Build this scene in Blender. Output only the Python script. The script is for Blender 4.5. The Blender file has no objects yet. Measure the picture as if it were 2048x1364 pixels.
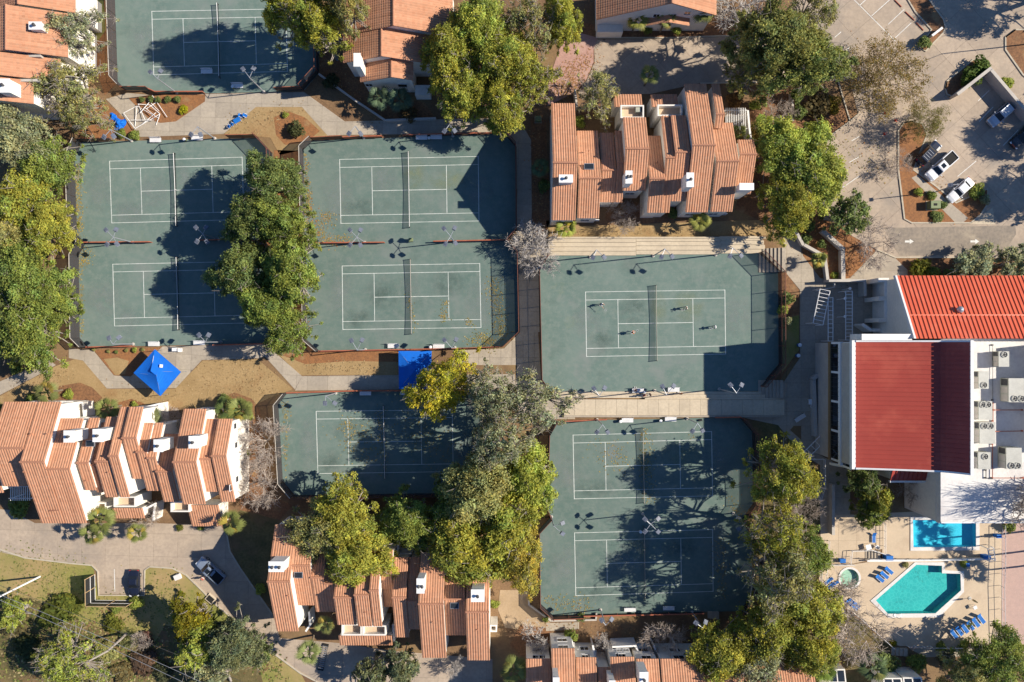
import bpy, math, random
import numpy as np
from mathutils import Vector, Matrix, Euler

# ------------------------------------------------------------------ camera, light, exposure
CAM_H = 130.0                 # drone height (m)
FPX = 1521.0                  # focal length in photo pixels (11.7 px per metre on the ground)
scene = bpy.context.scene
COL = scene.collection
cam_data = bpy.data.cameras.new('camera')
cam_data.sensor_width = 36.0
cam_data.lens = 36.0 * FPX / 2048.0
cam_data.clip_end = 2000.0
cam = bpy.data.objects.new('camera', cam_data)
cam.location = (0, 0, CAM_H)
COL.objects.link(cam)
scene.camera = cam

SUN_EL = math.radians(36.5)
SUN_AZ = (0.9938, 0.111)      # horizontal direction towards the sun
world = bpy.data.worlds.new('World')
scene.world = world
world.use_nodes = True
wn = world.node_tree.nodes
wn.clear()
w_out = wn.new('ShaderNodeOutputWorld')
w_bg = wn.new('ShaderNodeBackground')
w_sky = wn.new('ShaderNodeTexSky')
w_sky.sky_type = 'NISHITA'
w_sky.sun_disc = False
w_sky.air_density = 1.0
w_sky.dust_density = 0.2
w_sky.ozone_density = 10.0
w_sky.sun_elevation = SUN_EL
w_sky.sun_rotation = math.atan2(SUN_AZ[0], SUN_AZ[1])
w_bg.inputs['Strength'].default_value = 0.078
world.node_tree.links.new(w_sky.outputs[0], w_bg.inputs[0])
world.node_tree.links.new(w_bg.outputs[0], w_out.inputs[0])

sun_data = bpy.data.lights.new('sun', 'SUN')
sun_data.energy = 5.0
sun_data.angle = math.radians(0.53)
sun_data.color = (1.0, 0.91, 0.77)
sun = bpy.data.objects.new('sun', sun_data)
sun_dir = Vector((-SUN_AZ[0] * math.cos(SUN_EL), -SUN_AZ[1] * math.cos(SUN_EL), -math.sin(SUN_EL)))
sun.rotation_euler = sun_dir.to_track_quat('-Z', 'Y').to_euler()
sun.location = (60, 10, 90)
COL.objects.link(sun)

scene.view_settings.view_transform = 'Standard'
scene.view_settings.look = 'None'
scene.view_settings.exposure = 0.60
scene.view_settings.gamma = 1.0
scene.render.engine = 'CYCLES'
scene.cycles.max_bounces = 6
scene.cycles.transparent_max_bounces = 12

# ------------------------------------------------------------------ helpers
R = random.Random(7)

def P(x, y, z=0.0):
    """Place seen at photo pixel (x, y) on the level z metres above the ground."""
    s = (CAM_H - z) / FPX
    return Vector(((x - 1024.0) * s, (682.0 - y) * s, z))

def M(px):
    return px / 11.7

WO = {}                       # world origin of each object

class MB:
    """Collects faces in world coordinates; build() links them as one mesh object."""
    def __init__(self):
        self.v = []; self.f = []; self.t = None
    def add(self, vs, fs):
        n = len(self.v)
        self.v.extend([tuple(a) for a in vs]); self.f.extend([tuple(i + n for i in q) for q in fs])
        return self
    def box(self, x0, y0, z0, x1, y1, z1):
        return self.add([(x0,y0,z0),(x1,y0,z0),(x1,y1,z0),(x0,y1,z0),(x0,y0,z1),(x1,y0,z1),(x1,y1,z1),(x0,y1,z1)],
                        [(3,2,1,0),(4,5,6,7),(0,1,5,4),(1,2,6,5),(2,3,7,6),(3,0,4,7)])
    def cbox(self, c, sx, sy, sz, rz=0.0, tilt=None):
        m = Matrix.Rotation(rz, 3, 'Z')
        if tilt is not None: m = m @ Matrix.Rotation(tilt, 3, 'Y')
        vs = []
        for dz in (-.5, .5):
            for dx, dy in ((-.5,-.5),(.5,-.5),(.5,.5),(-.5,.5)):
                vs.append(Vector(c) + m @ Vector((dx*sx, dy*sy, dz*sz)))
        return self.add(vs, [(3,2,1,0),(4,5,6,7),(0,1,5,4),(1,2,6,5),(2,3,7,6),(3,0,4,7)])
    def bbox(self, c, sx, sy, sz, b, rz=0.0):
        """box with chamfered top edges (two tiers)"""
        m = Matrix.Rotation(rz, 3, 'Z'); vs = []
        for (k, dz) in ((0, -sz/2), (0, sz/2 - b), (b, sz/2)):
            for dx, dy in ((-1,-1),(1,-1),(1,1),(-1,1)):
                vs.append(Vector(c) + m @ Vector((dx*(sx/2-k), dy*(sy/2-k), dz)))
        fs = [(3,2,1,0),(8,9,10,11)]
        for k in (0, 4):
            for i in range(4):
                j = (i+1) % 4
                fs.append((k+i, k+j, k+4+j, k+4+i))
        return self.add(vs, fs)
    def prism(self, poly, z0, z1, bottom=False):
        poly = [(p[0], p[1]) for p in poly]
        a = sum(poly[i][0]*poly[(i+1)%len(poly)][1]-poly[(i+1)%len(poly)][0]*poly[i][1] for i in range(len(poly)))
        if a < 0: poly = poly[::-1]
        n = len(poly)
        fs = [tuple(range(n, 2*n))]
        if bottom: fs.append(tuple(range(n-1, -1, -1)))
        for i in range(n):
            j = (i+1) % n
            fs.append((i, j, n+j, n+i))
        return self.add([(x,y,z0) for x,y in poly] + [(x,y,z1) for x,y in poly], fs)
    def tube(self, p0, p1, r0, r1=None, n=6, cap=True):
        r1 = r0 if r1 is None else r1
        p0 = Vector(p0); p1 = Vector(p1); d = (p1-p0)
        if d.length < 1e-6: return self
        d.normalize()
        a = d.orthogonal().normalized(); b = d.cross(a)
        vs = []
        for p, r in ((p0, r0), (p1, r1)):
            for i in range(n):
                t = 2*math.pi*i/n
                vs.append(p + a*(r*math.cos(t)) + b*(r*math.sin(t)))
        fs = [(i, (i+1)%n, n+(i+1)%n, n+i) for i in range(n)]
        if cap: fs += [tuple(range(n-1,-1,-1)), tuple(range(n, 2*n))]
        return self.add(vs, fs)
    def path(self, pts, rs, n=6):
        for i in range(len(pts)-1):
            self.tube(pts[i], pts[i+1], rs[i], rs[i+1], n)
        return self
    def lathe(self, c, prof, n=14):
        """prof: list of (r, z) from bottom to top"""
        vs = []; fs = []
        for r, z in prof:
            for i in range(n):
                t = 2*math.pi*i/n
                vs.append((c[0]+r*math.cos(t), c[1]+r*math.sin(t), c[2]+z))
        for k in range(len(prof)-1):
            for i in range(n):
                j = (i+1) % n
                fs.append((k*n+i, k*n+j, (k+1)*n+j, (k+1)*n+i))
        fs.append(tuple(range((len(prof)-1)*n, len(prof)*n)))
        fs.append(tuple(range(n-1, -1, -1)))
        return self.add(vs, fs)
    def build(self, name, mat, parent=None, smooth=False):
        o0 = WO.get(parent, Vector((0,0,0)))
        me = bpy.data.meshes.new(name)
        me.from_pydata([(a[0]-o0[0], a[1]-o0[1], a[2]-o0[2]) for a in self.v], [], self.f)
        if smooth: me.polygons.foreach_set('use_smooth', [True]*len(me.polygons))
        me.materials.append(MAT[mat])
        return link(name, me, parent)

def link(name, me, parent=None):
    o = bpy.data.objects.new(name, me)
    COL.objects.link(o)
    if parent is not None: o.parent = parent
    WO[o] = WO.get(parent, Vector((0,0,0)))
    return o

def tag(o, label, cat, group=None, kind=None):
    if label: o['label'] = label
    if cat: o['category'] = cat
    if group: o['group'] = group
    if kind: o['kind'] = kind
    return o

def thing(name, loc, label, cat, group=None, rz=0.0):
    o = bpy.data.objects.new(name, None)
    o.empty_display_size = 0.3
    o.location = loc
    o.rotation_euler = (0, 0, rz)
    COL.objects.link(o)
    WO[o] = Vector(loc)
    return tag(o, label, cat, group)

def local_thing(name, label, cat, group=None):
    """an Empty at the origin whose parts are modelled in local coordinates; placed afterwards"""
    return thing(name, (0,0,0), label, cat, group)

KIDS = {}
def copy_tree(o, parent=None):
    c = o.copy(); COL.objects.link(c)
    if parent is not None: c.parent = parent
    for ch in KIDS.get(o.name) or [k for k in bpy.data.objects if k.parent == o]:
        copy_tree(ch, c)
    return c
def remember(o):
    ks = [k for k in bpy.data.objects if k.parent == o]
    KIDS[o.name] = ks
    for k in ks: remember(k)
    return o

def clip_poly(poly, x0, y0, x1, y1):
    def cut(ps, f, inter):
        out = []
        for i in range(len(ps)):
            a, b = ps[i-1], ps[i]
            fa, fb = f(a), f(b)
            if fb:
                if not fa: out.append(inter(a, b))
                out.append(b)
            elif fa: out.append(inter(a, b))
        return out
    def ix(c): return lambda a, b: (c, a[1] + (b[1]-a[1])*(c-a[0])/(b[0]-a[0]))
    def iy(c): return lambda a, b: (a[0] + (b[0]-a[0])*(c-a[1])/(b[1]-a[1]), c)
    ps = poly
    for f, i in ((lambda p: p[0] >= x0, ix(x0)), (lambda p: p[0] <= x1, ix(x1)), (lambda p: p[1] >= y0, iy(y0)), (lambda p: p[1] <= y1, iy(y1))):
        ps = cut(ps, f, i)
        if not ps: return []
    out = []
    for p in ps:
        if not out or abs(p[0]-out[-1][0]) + abs(p[1]-out[-1][1]) > 1e-3: out.append(p)
    return out

def poly_area(ps):
    return abs(sum(ps[i-1][0]*ps[i][1]-ps[i][0]*ps[i-1][1] for i in range(len(ps))))/2

# ------------------------------------------------------------------ materials
MAT = {}
def new_mat(name):
    m = bpy.data.materials.new(name); m.use_nodes = True
    MAT[name] = m
    return m, m.node_tree.nodes, m.node_tree.links, m.node_tree.nodes['Principled BSDF']

def mixrgb(nodes, links, fac, a, b, blend='MIX'):
    n = nodes.new('ShaderNodeMix'); n.data_type = 'RGBA'; n.blend_type = blend
    def put(sock, v):
        if hasattr(v, 'is_output'): links.new(v, sock)
        elif isinstance(v, (int, float)): sock.default_value = v
        else: sock.default_value = (v[0], v[1], v[2], 1)
    put(n.inputs[0], fac); put(n.inputs[6], a); put(n.inputs[7], b)
    return n.outputs[2]

def noise(nodes, links, vec, scale, detail=4, rough=.55, lo=.35, hi=.65):
    n = nodes.new('ShaderNodeTexNoise'); n.inputs['Scale'].default_value = scale
    n.inputs['Detail'].default_value = detail; n.inputs['Roughness'].default_value = rough
    links.new(vec, n.inputs['Vector'])
    r = nodes.new('ShaderNodeMapRange'); r.inputs[1].default_value = lo; r.inputs[2].default_value = hi
    links.new(n.outputs[0], r.inputs[0])
    return r.outputs[0]

def surf(name, c1, c2=None, s1=.35, c3=None, s2=3.0, amt3=.5, rough=.9, obj_var=0.0, bump=0.0, bscale=8.0, local=False, lo=.35, hi=.65, spec=.3, c4=None, s4=.12, lo4=.5, hi4=.75, metallic=0.0):
    """layered noise surface: c1/c2 in large patches, c3 in finer ones, c4 in rare big stains"""
    m, N, L, b = new_mat(name)
    b.inputs['Roughness'].default_value = rough
    b.inputs['Specular IOR Level'].default_value = spec
    b.inputs['Metallic'].default_value = metallic
    if local:
        g = N.new('ShaderNodeTexCoord'); vec = g.outputs['Object']
    else:
        g = N.new('ShaderNodeNewGeometry'); vec = g.outputs['Position']
    col = None
    if c2 is not None: col = mixrgb(N, L, noise(N, L, vec, s1, 5, .6, lo, hi), c1, c2)
    else:
        rgb = N.new('ShaderNodeRGB'); rgb.outputs[0].default_value = (*c1, 1); col = rgb.outputs[0]
    if c3 is not None:
        k = N.new('ShaderNodeMath'); k.operation = 'MULTIPLY'; k.inputs[1].default_value = amt3
        L.new(noise(N, L, vec, s2, 4, .65, .4, .65), k.inputs[0])
        col = mixrgb(N, L, k.outputs[0], col, c3)
    if c4 is not None: col = mixrgb(N, L, noise(N, L, vec, s4, 5, .65, lo4, hi4), col, c4)
    if obj_var:
        oi = N.new('ShaderNodeObjectInfo')
        mr = N.new('ShaderNodeMapRange'); mr.inputs[3].default_value = 1-obj_var; mr.inputs[4].default_value = 1+obj_var
        L.new(oi.outputs['Random'], mr.inputs[0])
        vm = N.new('ShaderNodeVectorMath'); vm.operation = 'SCALE'
        L.new(col, vm.inputs[0]); L.new(mr.outputs[0], vm.inputs['Scale']); col = vm.outputs[0]
    L.new(col, b.inputs['Base Color'])
    if bump:
        n = N.new('ShaderNodeTexNoise'); n.inputs['Scale'].default_value = bscale; n.inputs['Detail'].default_value = 5
        L.new(vec, n.inputs['Vector'])
        bp = N.new('ShaderNodeBump'); bp.inputs['Strength'].default_value = bump; bp.inputs['Distance'].default_value = .05
        L.new(n.outputs[0], bp.inputs['Height']); L.new(bp.outputs[0], b.inputs['Normal'])
    return m

def screen_mat(name, col, opacity, rough=.8):
    m, N, L, b = new_mat(name)
    b.inputs['Base Color'].default_value = (*col, 1); b.inputs['Roughness'].default_value = rough
    t = N.new('ShaderNodeBsdfTransparent'); mx = N.new('ShaderNodeMixShader'); mx.inputs[0].default_value = opacity
    out = [n for n in N if n.type == 'OUTPUT_MATERIAL'][0]
    L.new(t.outputs[0], mx.inputs[1]); L.new(b.outputs[0], mx.inputs[2]); L.new(mx.outputs[0], out.inputs[0])
    return m

def tinted(name, rough=.85, translucent=0.0, base=None, var=.35, spec=.25):
    """colour = object colour (or base) scaled by the per-face 'tint' attribute"""
    m, N, L, b = new_mat(name)
    at = N.new('ShaderNodeAttribute'); at.attribute_name = 'tint'
    if base is None:
        oi = N.new('ShaderNodeObjectInfo'); c = oi.outputs['Color']
    else:
        rgb = N.new('ShaderNodeRGB'); rgb.outputs[0].default_value = (*base, 1); c = rgb.outputs[0]
    mul = mixrgb(N, L, 1.0, c, at.outputs['Color'], 'MULTIPLY')
    vm = N.new('ShaderNodeVectorMath'); vm.operation = 'SCALE'; vm.inputs['Scale'].default_value = 2.0
    L.new(mul, vm.inputs[0])
    L.new(vm.outputs[0], b.inputs['Base Color'])
    b.inputs['Roughness'].default_value = rough; b.inputs['Specular IOR Level'].default_value = spec
    if translucent:
        t = N.new('ShaderNodeBsdfTranslucent'); L.new(vm.outputs[0], t.inputs[0])
        mx = N.new('ShaderNodeMixShader'); mx.inputs[0].default_value = translucent
        out = [n for n in N if n.type == 'OUTPUT_MATERIAL'][0]
        L.new(b.outputs[0], mx.inputs[1]); L.new(t.outputs[0], mx.inputs[2]); L.new(mx.outputs[0], out.inputs[0])
    return m

# ground family
surf('mulch', (.20,.10,.050), (.30,.150,.070), .5, (.11,.06,.035), 3.0, .75, bump=.7, bscale=7, c4=(.33,.22,.11), s4=.3, lo4=.55, hi4=.75)
surf('pine_straw', (.34,.155,.06), (.25,.115,.05), .6, (.15,.075,.04), 3.2, .7, bump=.7, bscale=7, c4=(.38,.25,.12), s4=.3, lo4=.58, hi4=.78)
surf('dry_grass', (.40,.275,.135), (.32,.215,.10), .25, (.25,.175,.08), 3.5, .6, bump=.6, bscale=14, c4=(.25,.12,.05), s4=.1, lo4=.55, hi4=.8)
surf('lawn', (.185,.205,.045), (.28,.25,.075), .22, (.12,.14,.03), 3.5, .5, bump=.6, bscale=14, c4=(.36,.255,.12), s4=.09, lo4=.42, hi4=.64)
surf('scrub', (.10,.085,.035), (.20,.15,.065), .3, (.055,.06,.02), 2.5, .6, bump=.7, bscale=8, c4=(.23,.13,.07), s4=.14, lo4=.5, hi4=.7)
surf('earth', (.17,.10,.055), (.25,.155,.08), .25, (.10,.06,.035), 3.0, .5, bump=.5, bscale=9, c4=(.26,.18,.085), s4=.06, lo4=.5, hi4=.7)
surf('sand', (.42,.31,.20), (.36,.26,.16), .3, (.28,.2,.12), 3, .4, bump=.3)

def court_mat():
    m, N, L, b = new_mat('court')
    g = N.new('ShaderNodeNewGeometry'); vec = g.outputs['Position']
    col = mixrgb(N, L, noise(N, L, vec, .13, 5, .6, .36, .64), (.110,.168,.148), (.145,.200,.178))
    col = mixrgb(N, L, noise(N, L, vec, .9, 6, .7, .45, .72), col, (.180,.222,.198))            # dusty scuffs
    col = mixrgb(N, L, noise(N, L, vec, .11, 6, .68, .55, .76), col, (.195,.215,.205))          # pale drifts of grit
    v2 = N.new('ShaderNodeVectorMath'); v2.operation = 'ADD'; v2.inputs[1].default_value = (71, 33, 5); L.new(vec, v2.inputs[0])
    col = mixrgb(N, L, noise(N, L, v2.outputs[0], .10, 7, .72, .62, .86), col, (.195,.225,.14))  # yellowish algae
    v3 = N.new('ShaderNodeVectorMath'); v3.operation = 'ADD'; v3.inputs[1].default_value = (-31, 53, 5); L.new(vec, v3.inputs[0])
    col = mixrgb(N, L, noise(N, L, v3.outputs[0], .22, 6, .7, .55, .85), col, (.082,.126,.110))   # damp patches
    col = mixrgb(N, L, noise(N, L, vec, 7.0, 3, .7, .58, .80), col, (.20,.225,.19))               # speckle
    # brushed streaks along the length of the courts
    sc = N.new('ShaderNodeVectorMath'); sc.operation = 'MULTIPLY'; sc.inputs[1].default_value = (.25, 2.6, 1); L.new(vec, sc.inputs[0])
    k = N.new('ShaderNodeMath'); k.operation = 'MULTIPLY'; k.inputs[1].default_value = .28
    L.new(noise(N, L, sc.outputs[0], .8, 4, .6, .42, .7), k.inputs[0])
    col = mixrgb(N, L, k.outputs[0], col, (.17,.205,.185))
    oi = N.new('ShaderNodeObjectInfo'); mr = N.new('ShaderNodeMapRange'); mr.inputs[3].default_value = .93; mr.inputs[4].default_value = 1.07; L.new(oi.outputs['Random'], mr.inputs[0])
    vm = N.new('ShaderNodeVectorMath'); vm.operation = 'SCALE'; L.new(col, vm.inputs[0]); L.new(mr.outputs[0], vm.inputs['Scale']); col = vm.outputs[0]
    L.new(col, b.inputs['Base Color'])
    b.inputs['Roughness'].default_value = .95; b.inputs['Specular IOR Level'].default_value = .15
court_mat()
def scuff_mat(name, col, amt):
    """thin drift of grit or damp: fades out from the middle of its patch and breaks up with noise"""
    m, N, L, b = new_mat(name)
    b.inputs['Base Color'].default_value = (*col, 1); b.inputs['Roughness'].default_value = .95
    tc = N.new('ShaderNodeTexCoord'); d = N.new('ShaderNodeVectorMath'); d.operation = 'DISTANCE'; d.inputs[1].default_value = (.5,.5,0)
    fl = N.new('ShaderNodeVectorMath'); fl.operation = 'MULTIPLY'; fl.inputs[1].default_value = (1,1,0); L.new(tc.outputs['Generated'], fl.inputs[0]); L.new(fl.outputs[0], d.inputs[0])
    f = N.new('ShaderNodeMapRange'); f.inputs[1].default_value = .49; f.inputs[2].default_value = .12; L.new(d.outputs['Value'], f.inputs[0])
    g = N.new('ShaderNodeNewGeometry')
    k = N.new('ShaderNodeMath'); k.operation = 'MULTIPLY'; L.new(f.outputs[0], k.inputs[0]); L.new(noise(N, L, g.outputs['Position'], .55, 6, .7, .36, .66), k.inputs[1])
    k2 = N.new('ShaderNodeMath'); k2.operation = 'MULTIPLY'; k2.inputs[1].default_value = amt; L.new(k.outputs[0], k2.inputs[0])
    t = N.new('ShaderNodeBsdfTransparent'); mx = N.new('ShaderNodeMixShader')
    out = [q for q in N if q.type == 'OUTPUT_MATERIAL'][0]
    L.new(k2.outputs[0], mx.inputs[0]); L.new(t.outputs[0], mx.inputs[1]); L.new(b.outputs[0], mx.inputs[2]); L.new(mx.outputs[0], out.inputs[0])
scuff_mat('scuff_pale', (.25,.29,.28), .60)
scuff_mat('scuff_yellow', (.25,.29,.17), .55)
scuff_mat('scuff_dark', (.085,.13,.115), .45)
surf('line', (.74,.75,.72), (.58,.62,.58), 1.5, (.28,.36,.32), 1.1, .40, rough=.8)
surf('concrete', (.43,.37,.29), (.36,.31,.25), .35, (.27,.235,.195), 2.2, .45, obj_var=.07, bump=.12, bscale=20, c4=(.26,.22,.18), s4=.13, lo4=.55, hi4=.85)
surf('concrete_pale', (.58,.49,.36), (.50,.42,.31), .4, (.38,.32,.24), 2.5, .4, obj_var=.05, bump=.1, bscale=20)
surf('road', (.46,.37,.280), (.38,.305,.235), .22, (.28,.225,.18), 1.8, .45, obj_var=.06, bump=.1, bscale=20, c4=(.23,.205,.18), s4=.1, lo4=.5, hi4=.8)
surf('road_dark', (.235,.20,.165), (.32,.265,.205), .3, (.16,.14,.12), 2.0, .5, bump=.1, c4=(.42,.35,.26), s4=.2, lo4=.56, hi4=.72)
surf('joint', (.20,.17,.14), (.14,.12,.10), 1.0)
surf('brick_paver', (.47,.285,.235), (.40,.235,.19), 1.5, (.34,.2,.17), 6.0, .6, bump=.15, c4=(.5,.37,.3), s4=.2, lo4=.5, hi4=.8)
surf('pink_paver', (.50,.345,.29), (.44,.31,.265), 1.5, (.39,.26,.22), 6.0, .5, bump=.1)
surf('deck', (.56,.445,.32), (.50,.40,.285), .5, (.41,.33,.24), 3.0, .3, obj_var=.04, bump=.08, c4=(.41,.31,.22), s4=.2, lo4=.5, hi4=.8)
surf('kerb', (.52,.46,.36), (.43,.38,.30), 1.0, (.3,.26,.2), 5, .3)
surf('paint_white', (.78,.78,.75), (.66,.65,.60), 1.2, (.42,.39,.34), 3.0, .35)
surf('paint_faded', (.62,.59,.53), (.46,.42,.36), 1.0, (.40,.35,.29), 3.0, .6)
# buildings
surf('stucco', (.80,.76,.69), (.72,.69,.63), .5, (.60,.57,.52), 2.0, .25, bump=.08, bscale=30)
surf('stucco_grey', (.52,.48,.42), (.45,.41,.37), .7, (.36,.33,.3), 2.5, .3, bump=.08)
surf('white_trim', (.80,.79,.77), (.72,.71,.70), 2.0)
surf('flat_white', (.72,.70,.67), (.64,.62,.60), .25, (.52,.49,.47), 2.0, .35, c4=(.44,.40,.40), s4=.14, lo4=.54, hi4=.78, bump=.05)
surf('terrace', (.62,.46,.32), (.56,.42,.29), 1.0, (.45,.35,.25), 4, .3)
tinted('roof_tile', rough=.8, base=(.475,.240,.143), spec=.2)
surf('ridge_tile', (.46,.225,.135), (.38,.18,.11), 3.0, (.29,.14,.09), 6, .4, rough=.8)
surf('roof_deck', (.22,.10,.065))
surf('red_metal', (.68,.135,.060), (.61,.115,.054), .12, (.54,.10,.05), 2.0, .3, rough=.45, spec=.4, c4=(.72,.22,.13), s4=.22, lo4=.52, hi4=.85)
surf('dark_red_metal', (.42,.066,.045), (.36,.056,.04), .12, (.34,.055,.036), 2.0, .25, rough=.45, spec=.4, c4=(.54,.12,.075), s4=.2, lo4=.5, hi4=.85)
surf('wood', (.33,.21,.10), (.27,.17,.08), 4.0, (.2,.13,.07), 12, .4)
surf('tan_wood', (.48,.34,.18), (.40,.28,.15), 3.0)
surf('rust_dark', (.20,.068,.045), (.15,.055,.04), 2.0, (.10,.045,.035), 6, .4, rough=.7)
surf('rust_paint', (.48,.155,.085), (.38,.115,.065), 2.0, (.24,.085,.055), 6, .4, rough=.7)
surf('dark_post', (.035,.03,.03), (.06,.045,.04), 3.0, rough=.6)
surf('galvanised', (.36,.38,.42), (.30,.32,.36), 3.0, rough=.45, spec=.5, metallic=.3)
surf('lamp_grey', (.17,.19,.24), (.12,.135,.17), 3.0, rough=.5)
surf('lens', (.32,.35,.38), rough=.15, spec=.6)
surf('blue_canvas', (.004,.145,.63), (.004,.125,.55), .8, (.003,.09,.42), 2.5, .25, rough=.8, bump=.1, bscale=6)
surf('blue_plastic', (.015,.16,.52), (.012,.13,.45), 2.0, rough=.6)
surf('white_plastic', (.80,.80,.80), (.72,.72,.73), 2.0, rough=.5)
surf('black_rubber', (.018,.018,.018), rough=.85)
surf('dark_metal', (.05,.05,.055), (.07,.07,.07), 3, rough=.5)
surf('steel', (.45,.47,.5), (.36,.38,.4), 4, rough=.35, metallic=.6)
surf('orange_cone', (.85,.09,.02), rough=.6)
surf('utility_green', (.20,.24,.12), (.17,.2,.1), 2, rough=.6)
surf('hvac', (.42,.42,.34), (.36,.37,.30), 1.2, (.28,.28,.24), 4, .3, rough=.55)
surf('hvac_top', (.44,.44,.40), (.37,.37,.34), 1.0, (.35,.34,.31), 4, .3, rough=.5)
surf('bark', (.22,.17,.13), (.30,.25,.20), 3.0, (.12,.09,.07), 8, .5, bump=.5, local=False)
surf('pale_bark', (.36,.32,.28), (.28,.245,.21), 2.0, (.20,.17,.145), 6, .4, bump=.3)
surf('twig', (.46,.39,.335), (.36,.30,.255), 1.0)
surf('twig_white', (.52,.48,.45), (.42,.39,.36), 1.0)
surf('palm_trunk', (.23,.18,.13), (.16,.125,.09), 6.0, bump=.5)
surf('skin', (.50,.28,.19), rough=.6)
surf('hair', (.03,.02,.015), rough=.7)
surf('cloth_white', (.78,.78,.78), rough=.9)
surf('cloth_black', (.02,.02,.025), rough=.9)
surf('cloth_orange', (.75,.20,.03), rough=.9)
surf('cloth_red', (.5,.04,.03), rough=.9)
surf('cloth_tan', (.45,.34,.24), rough=.9)
surf('cloth_navy', (.03,.05,.12), rough=.9)
screen_mat('wind_screen', (.045,.048,.055), .74)
screen_mat('wind_screen_dark', (.016,.017,.02), .90)
screen_mat('net_mesh', (.02,.02,.02), .48)
screen_mat('chain_mesh', (.04,.04,.045), .42)
tinted('leaf', rough=.7, translucent=.42)
tinted('frond', rough=.6, translucent=.15)
tinted('litter', rough=.9)

def glass_mat(name, col, rough=.06):
    m, N, L, b = new_mat(name)
    b.inputs['Base Color'].default_value = (*col, 1); b.inputs['Roughness'].default_value = rough
    b.inputs['Specular IOR Level'].default_value = .7
glass_mat('window_glass', (.022,.028,.035))
glass_mat('dark_glass', (.008,.010,.018))
glass_mat('car_glass', (.015,.018,.022))

def water_mat(name, tint):
    """clear tinted water surface: sunlight passes, the sky reflects"""
    m, N, L, b = new_mat(name)
    g = N.new('ShaderNodeNewGeometry'); vec = g.outputs['Position']
    n = N.new('ShaderNodeTexNoise'); n.inputs['Scale'].default_value = 2.2; n.inputs['Detail'].default_value = 3
    L.new(vec, n.inputs['Vector'])
    bp = N.new('ShaderNodeBump'); bp.inputs['Strength'].default_value = .35; bp.inputs['Distance'].default_value = .06
    L.new(n.outputs[0], bp.inputs['Height'])
    t = N.new('ShaderNodeBsdfTransparent'); t.inputs[0].default_value = (*tint, 1)
    gl = N.new('ShaderNodeBsdfGlossy'); gl.inputs['Roughness'].default_value = .05; L.new(bp.outputs[0], gl.inputs['Normal'])
    mx = N.new('ShaderNodeMixShader'); mx.inputs[0].default_value = .06; L.new(t.outputs[0], mx.inputs[1]); L.new(gl.outputs[0], mx.inputs[2])
    out = [q for q in N if q.type == 'OUTPUT_MATERIAL'][0]; L.new(mx.outputs[0], out.inputs[0])
water_mat('pool_water', (.80,.97,1.0)); water_mat('teal_water', (.82,.97,.95)); water_mat('spa_water', (.92,.97,.94))
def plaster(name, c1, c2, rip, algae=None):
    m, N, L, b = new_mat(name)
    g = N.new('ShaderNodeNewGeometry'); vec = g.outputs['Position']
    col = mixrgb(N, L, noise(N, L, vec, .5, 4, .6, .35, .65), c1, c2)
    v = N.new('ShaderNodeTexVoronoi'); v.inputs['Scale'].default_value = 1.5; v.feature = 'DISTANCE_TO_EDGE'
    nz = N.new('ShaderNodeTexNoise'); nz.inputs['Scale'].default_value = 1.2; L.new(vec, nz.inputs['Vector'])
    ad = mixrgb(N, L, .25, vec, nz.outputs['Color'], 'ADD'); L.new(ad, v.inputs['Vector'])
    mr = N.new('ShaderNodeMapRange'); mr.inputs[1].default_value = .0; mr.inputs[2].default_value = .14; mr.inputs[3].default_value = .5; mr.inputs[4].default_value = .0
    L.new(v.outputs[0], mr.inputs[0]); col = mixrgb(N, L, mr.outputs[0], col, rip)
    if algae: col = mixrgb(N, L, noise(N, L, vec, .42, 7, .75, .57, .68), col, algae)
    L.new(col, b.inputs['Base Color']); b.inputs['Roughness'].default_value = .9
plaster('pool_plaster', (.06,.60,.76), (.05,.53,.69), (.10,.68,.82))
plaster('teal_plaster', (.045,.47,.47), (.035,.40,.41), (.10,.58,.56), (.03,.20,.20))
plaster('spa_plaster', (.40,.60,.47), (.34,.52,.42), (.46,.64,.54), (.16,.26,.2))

def paint_mat(name, col, rough=.25, metallic=.0):
    m, N, L, b = new_mat(name)
    b.inputs['Base Color'].default_value = (*col, 1); b.inputs['Roughness'].default_value = rough
    b.inputs['Metallic'].default_value = metallic; b.inputs['Coat Weight'].default_value = .6; b.inputs['Coat Roughness'].default_value = .08
paint_mat('paint_dark', (.020,.022,.028))
paint_mat('paint_navy', (.012,.016,.032))
paint_mat('car_white', (.78,.78,.78))
paint_mat('car_silver', (.45,.47,.5), .3, .5)
paint_mat('car_grey_blue', (.30,.36,.45), .3, .4)
paint_mat('tail_red', (.45,.01,.01))
paint_mat('head_light', (.75,.78,.8), .1)

# ------------------------------------------------------------------ ground, roads, paths, courts
def structure(o):
    o['kind'] = 'structure'
    return o

def pxpoly(pts, z=0.0):
    return [tuple(P(x, y, z)[:2]) for x, y in pts]

def sheet(name, pts, z, mat, thick=.25):
    mb = MB(); mb.prism(pxpoly(pts), z - thick, z)
    return structure(mb.build(name, mat))

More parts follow.
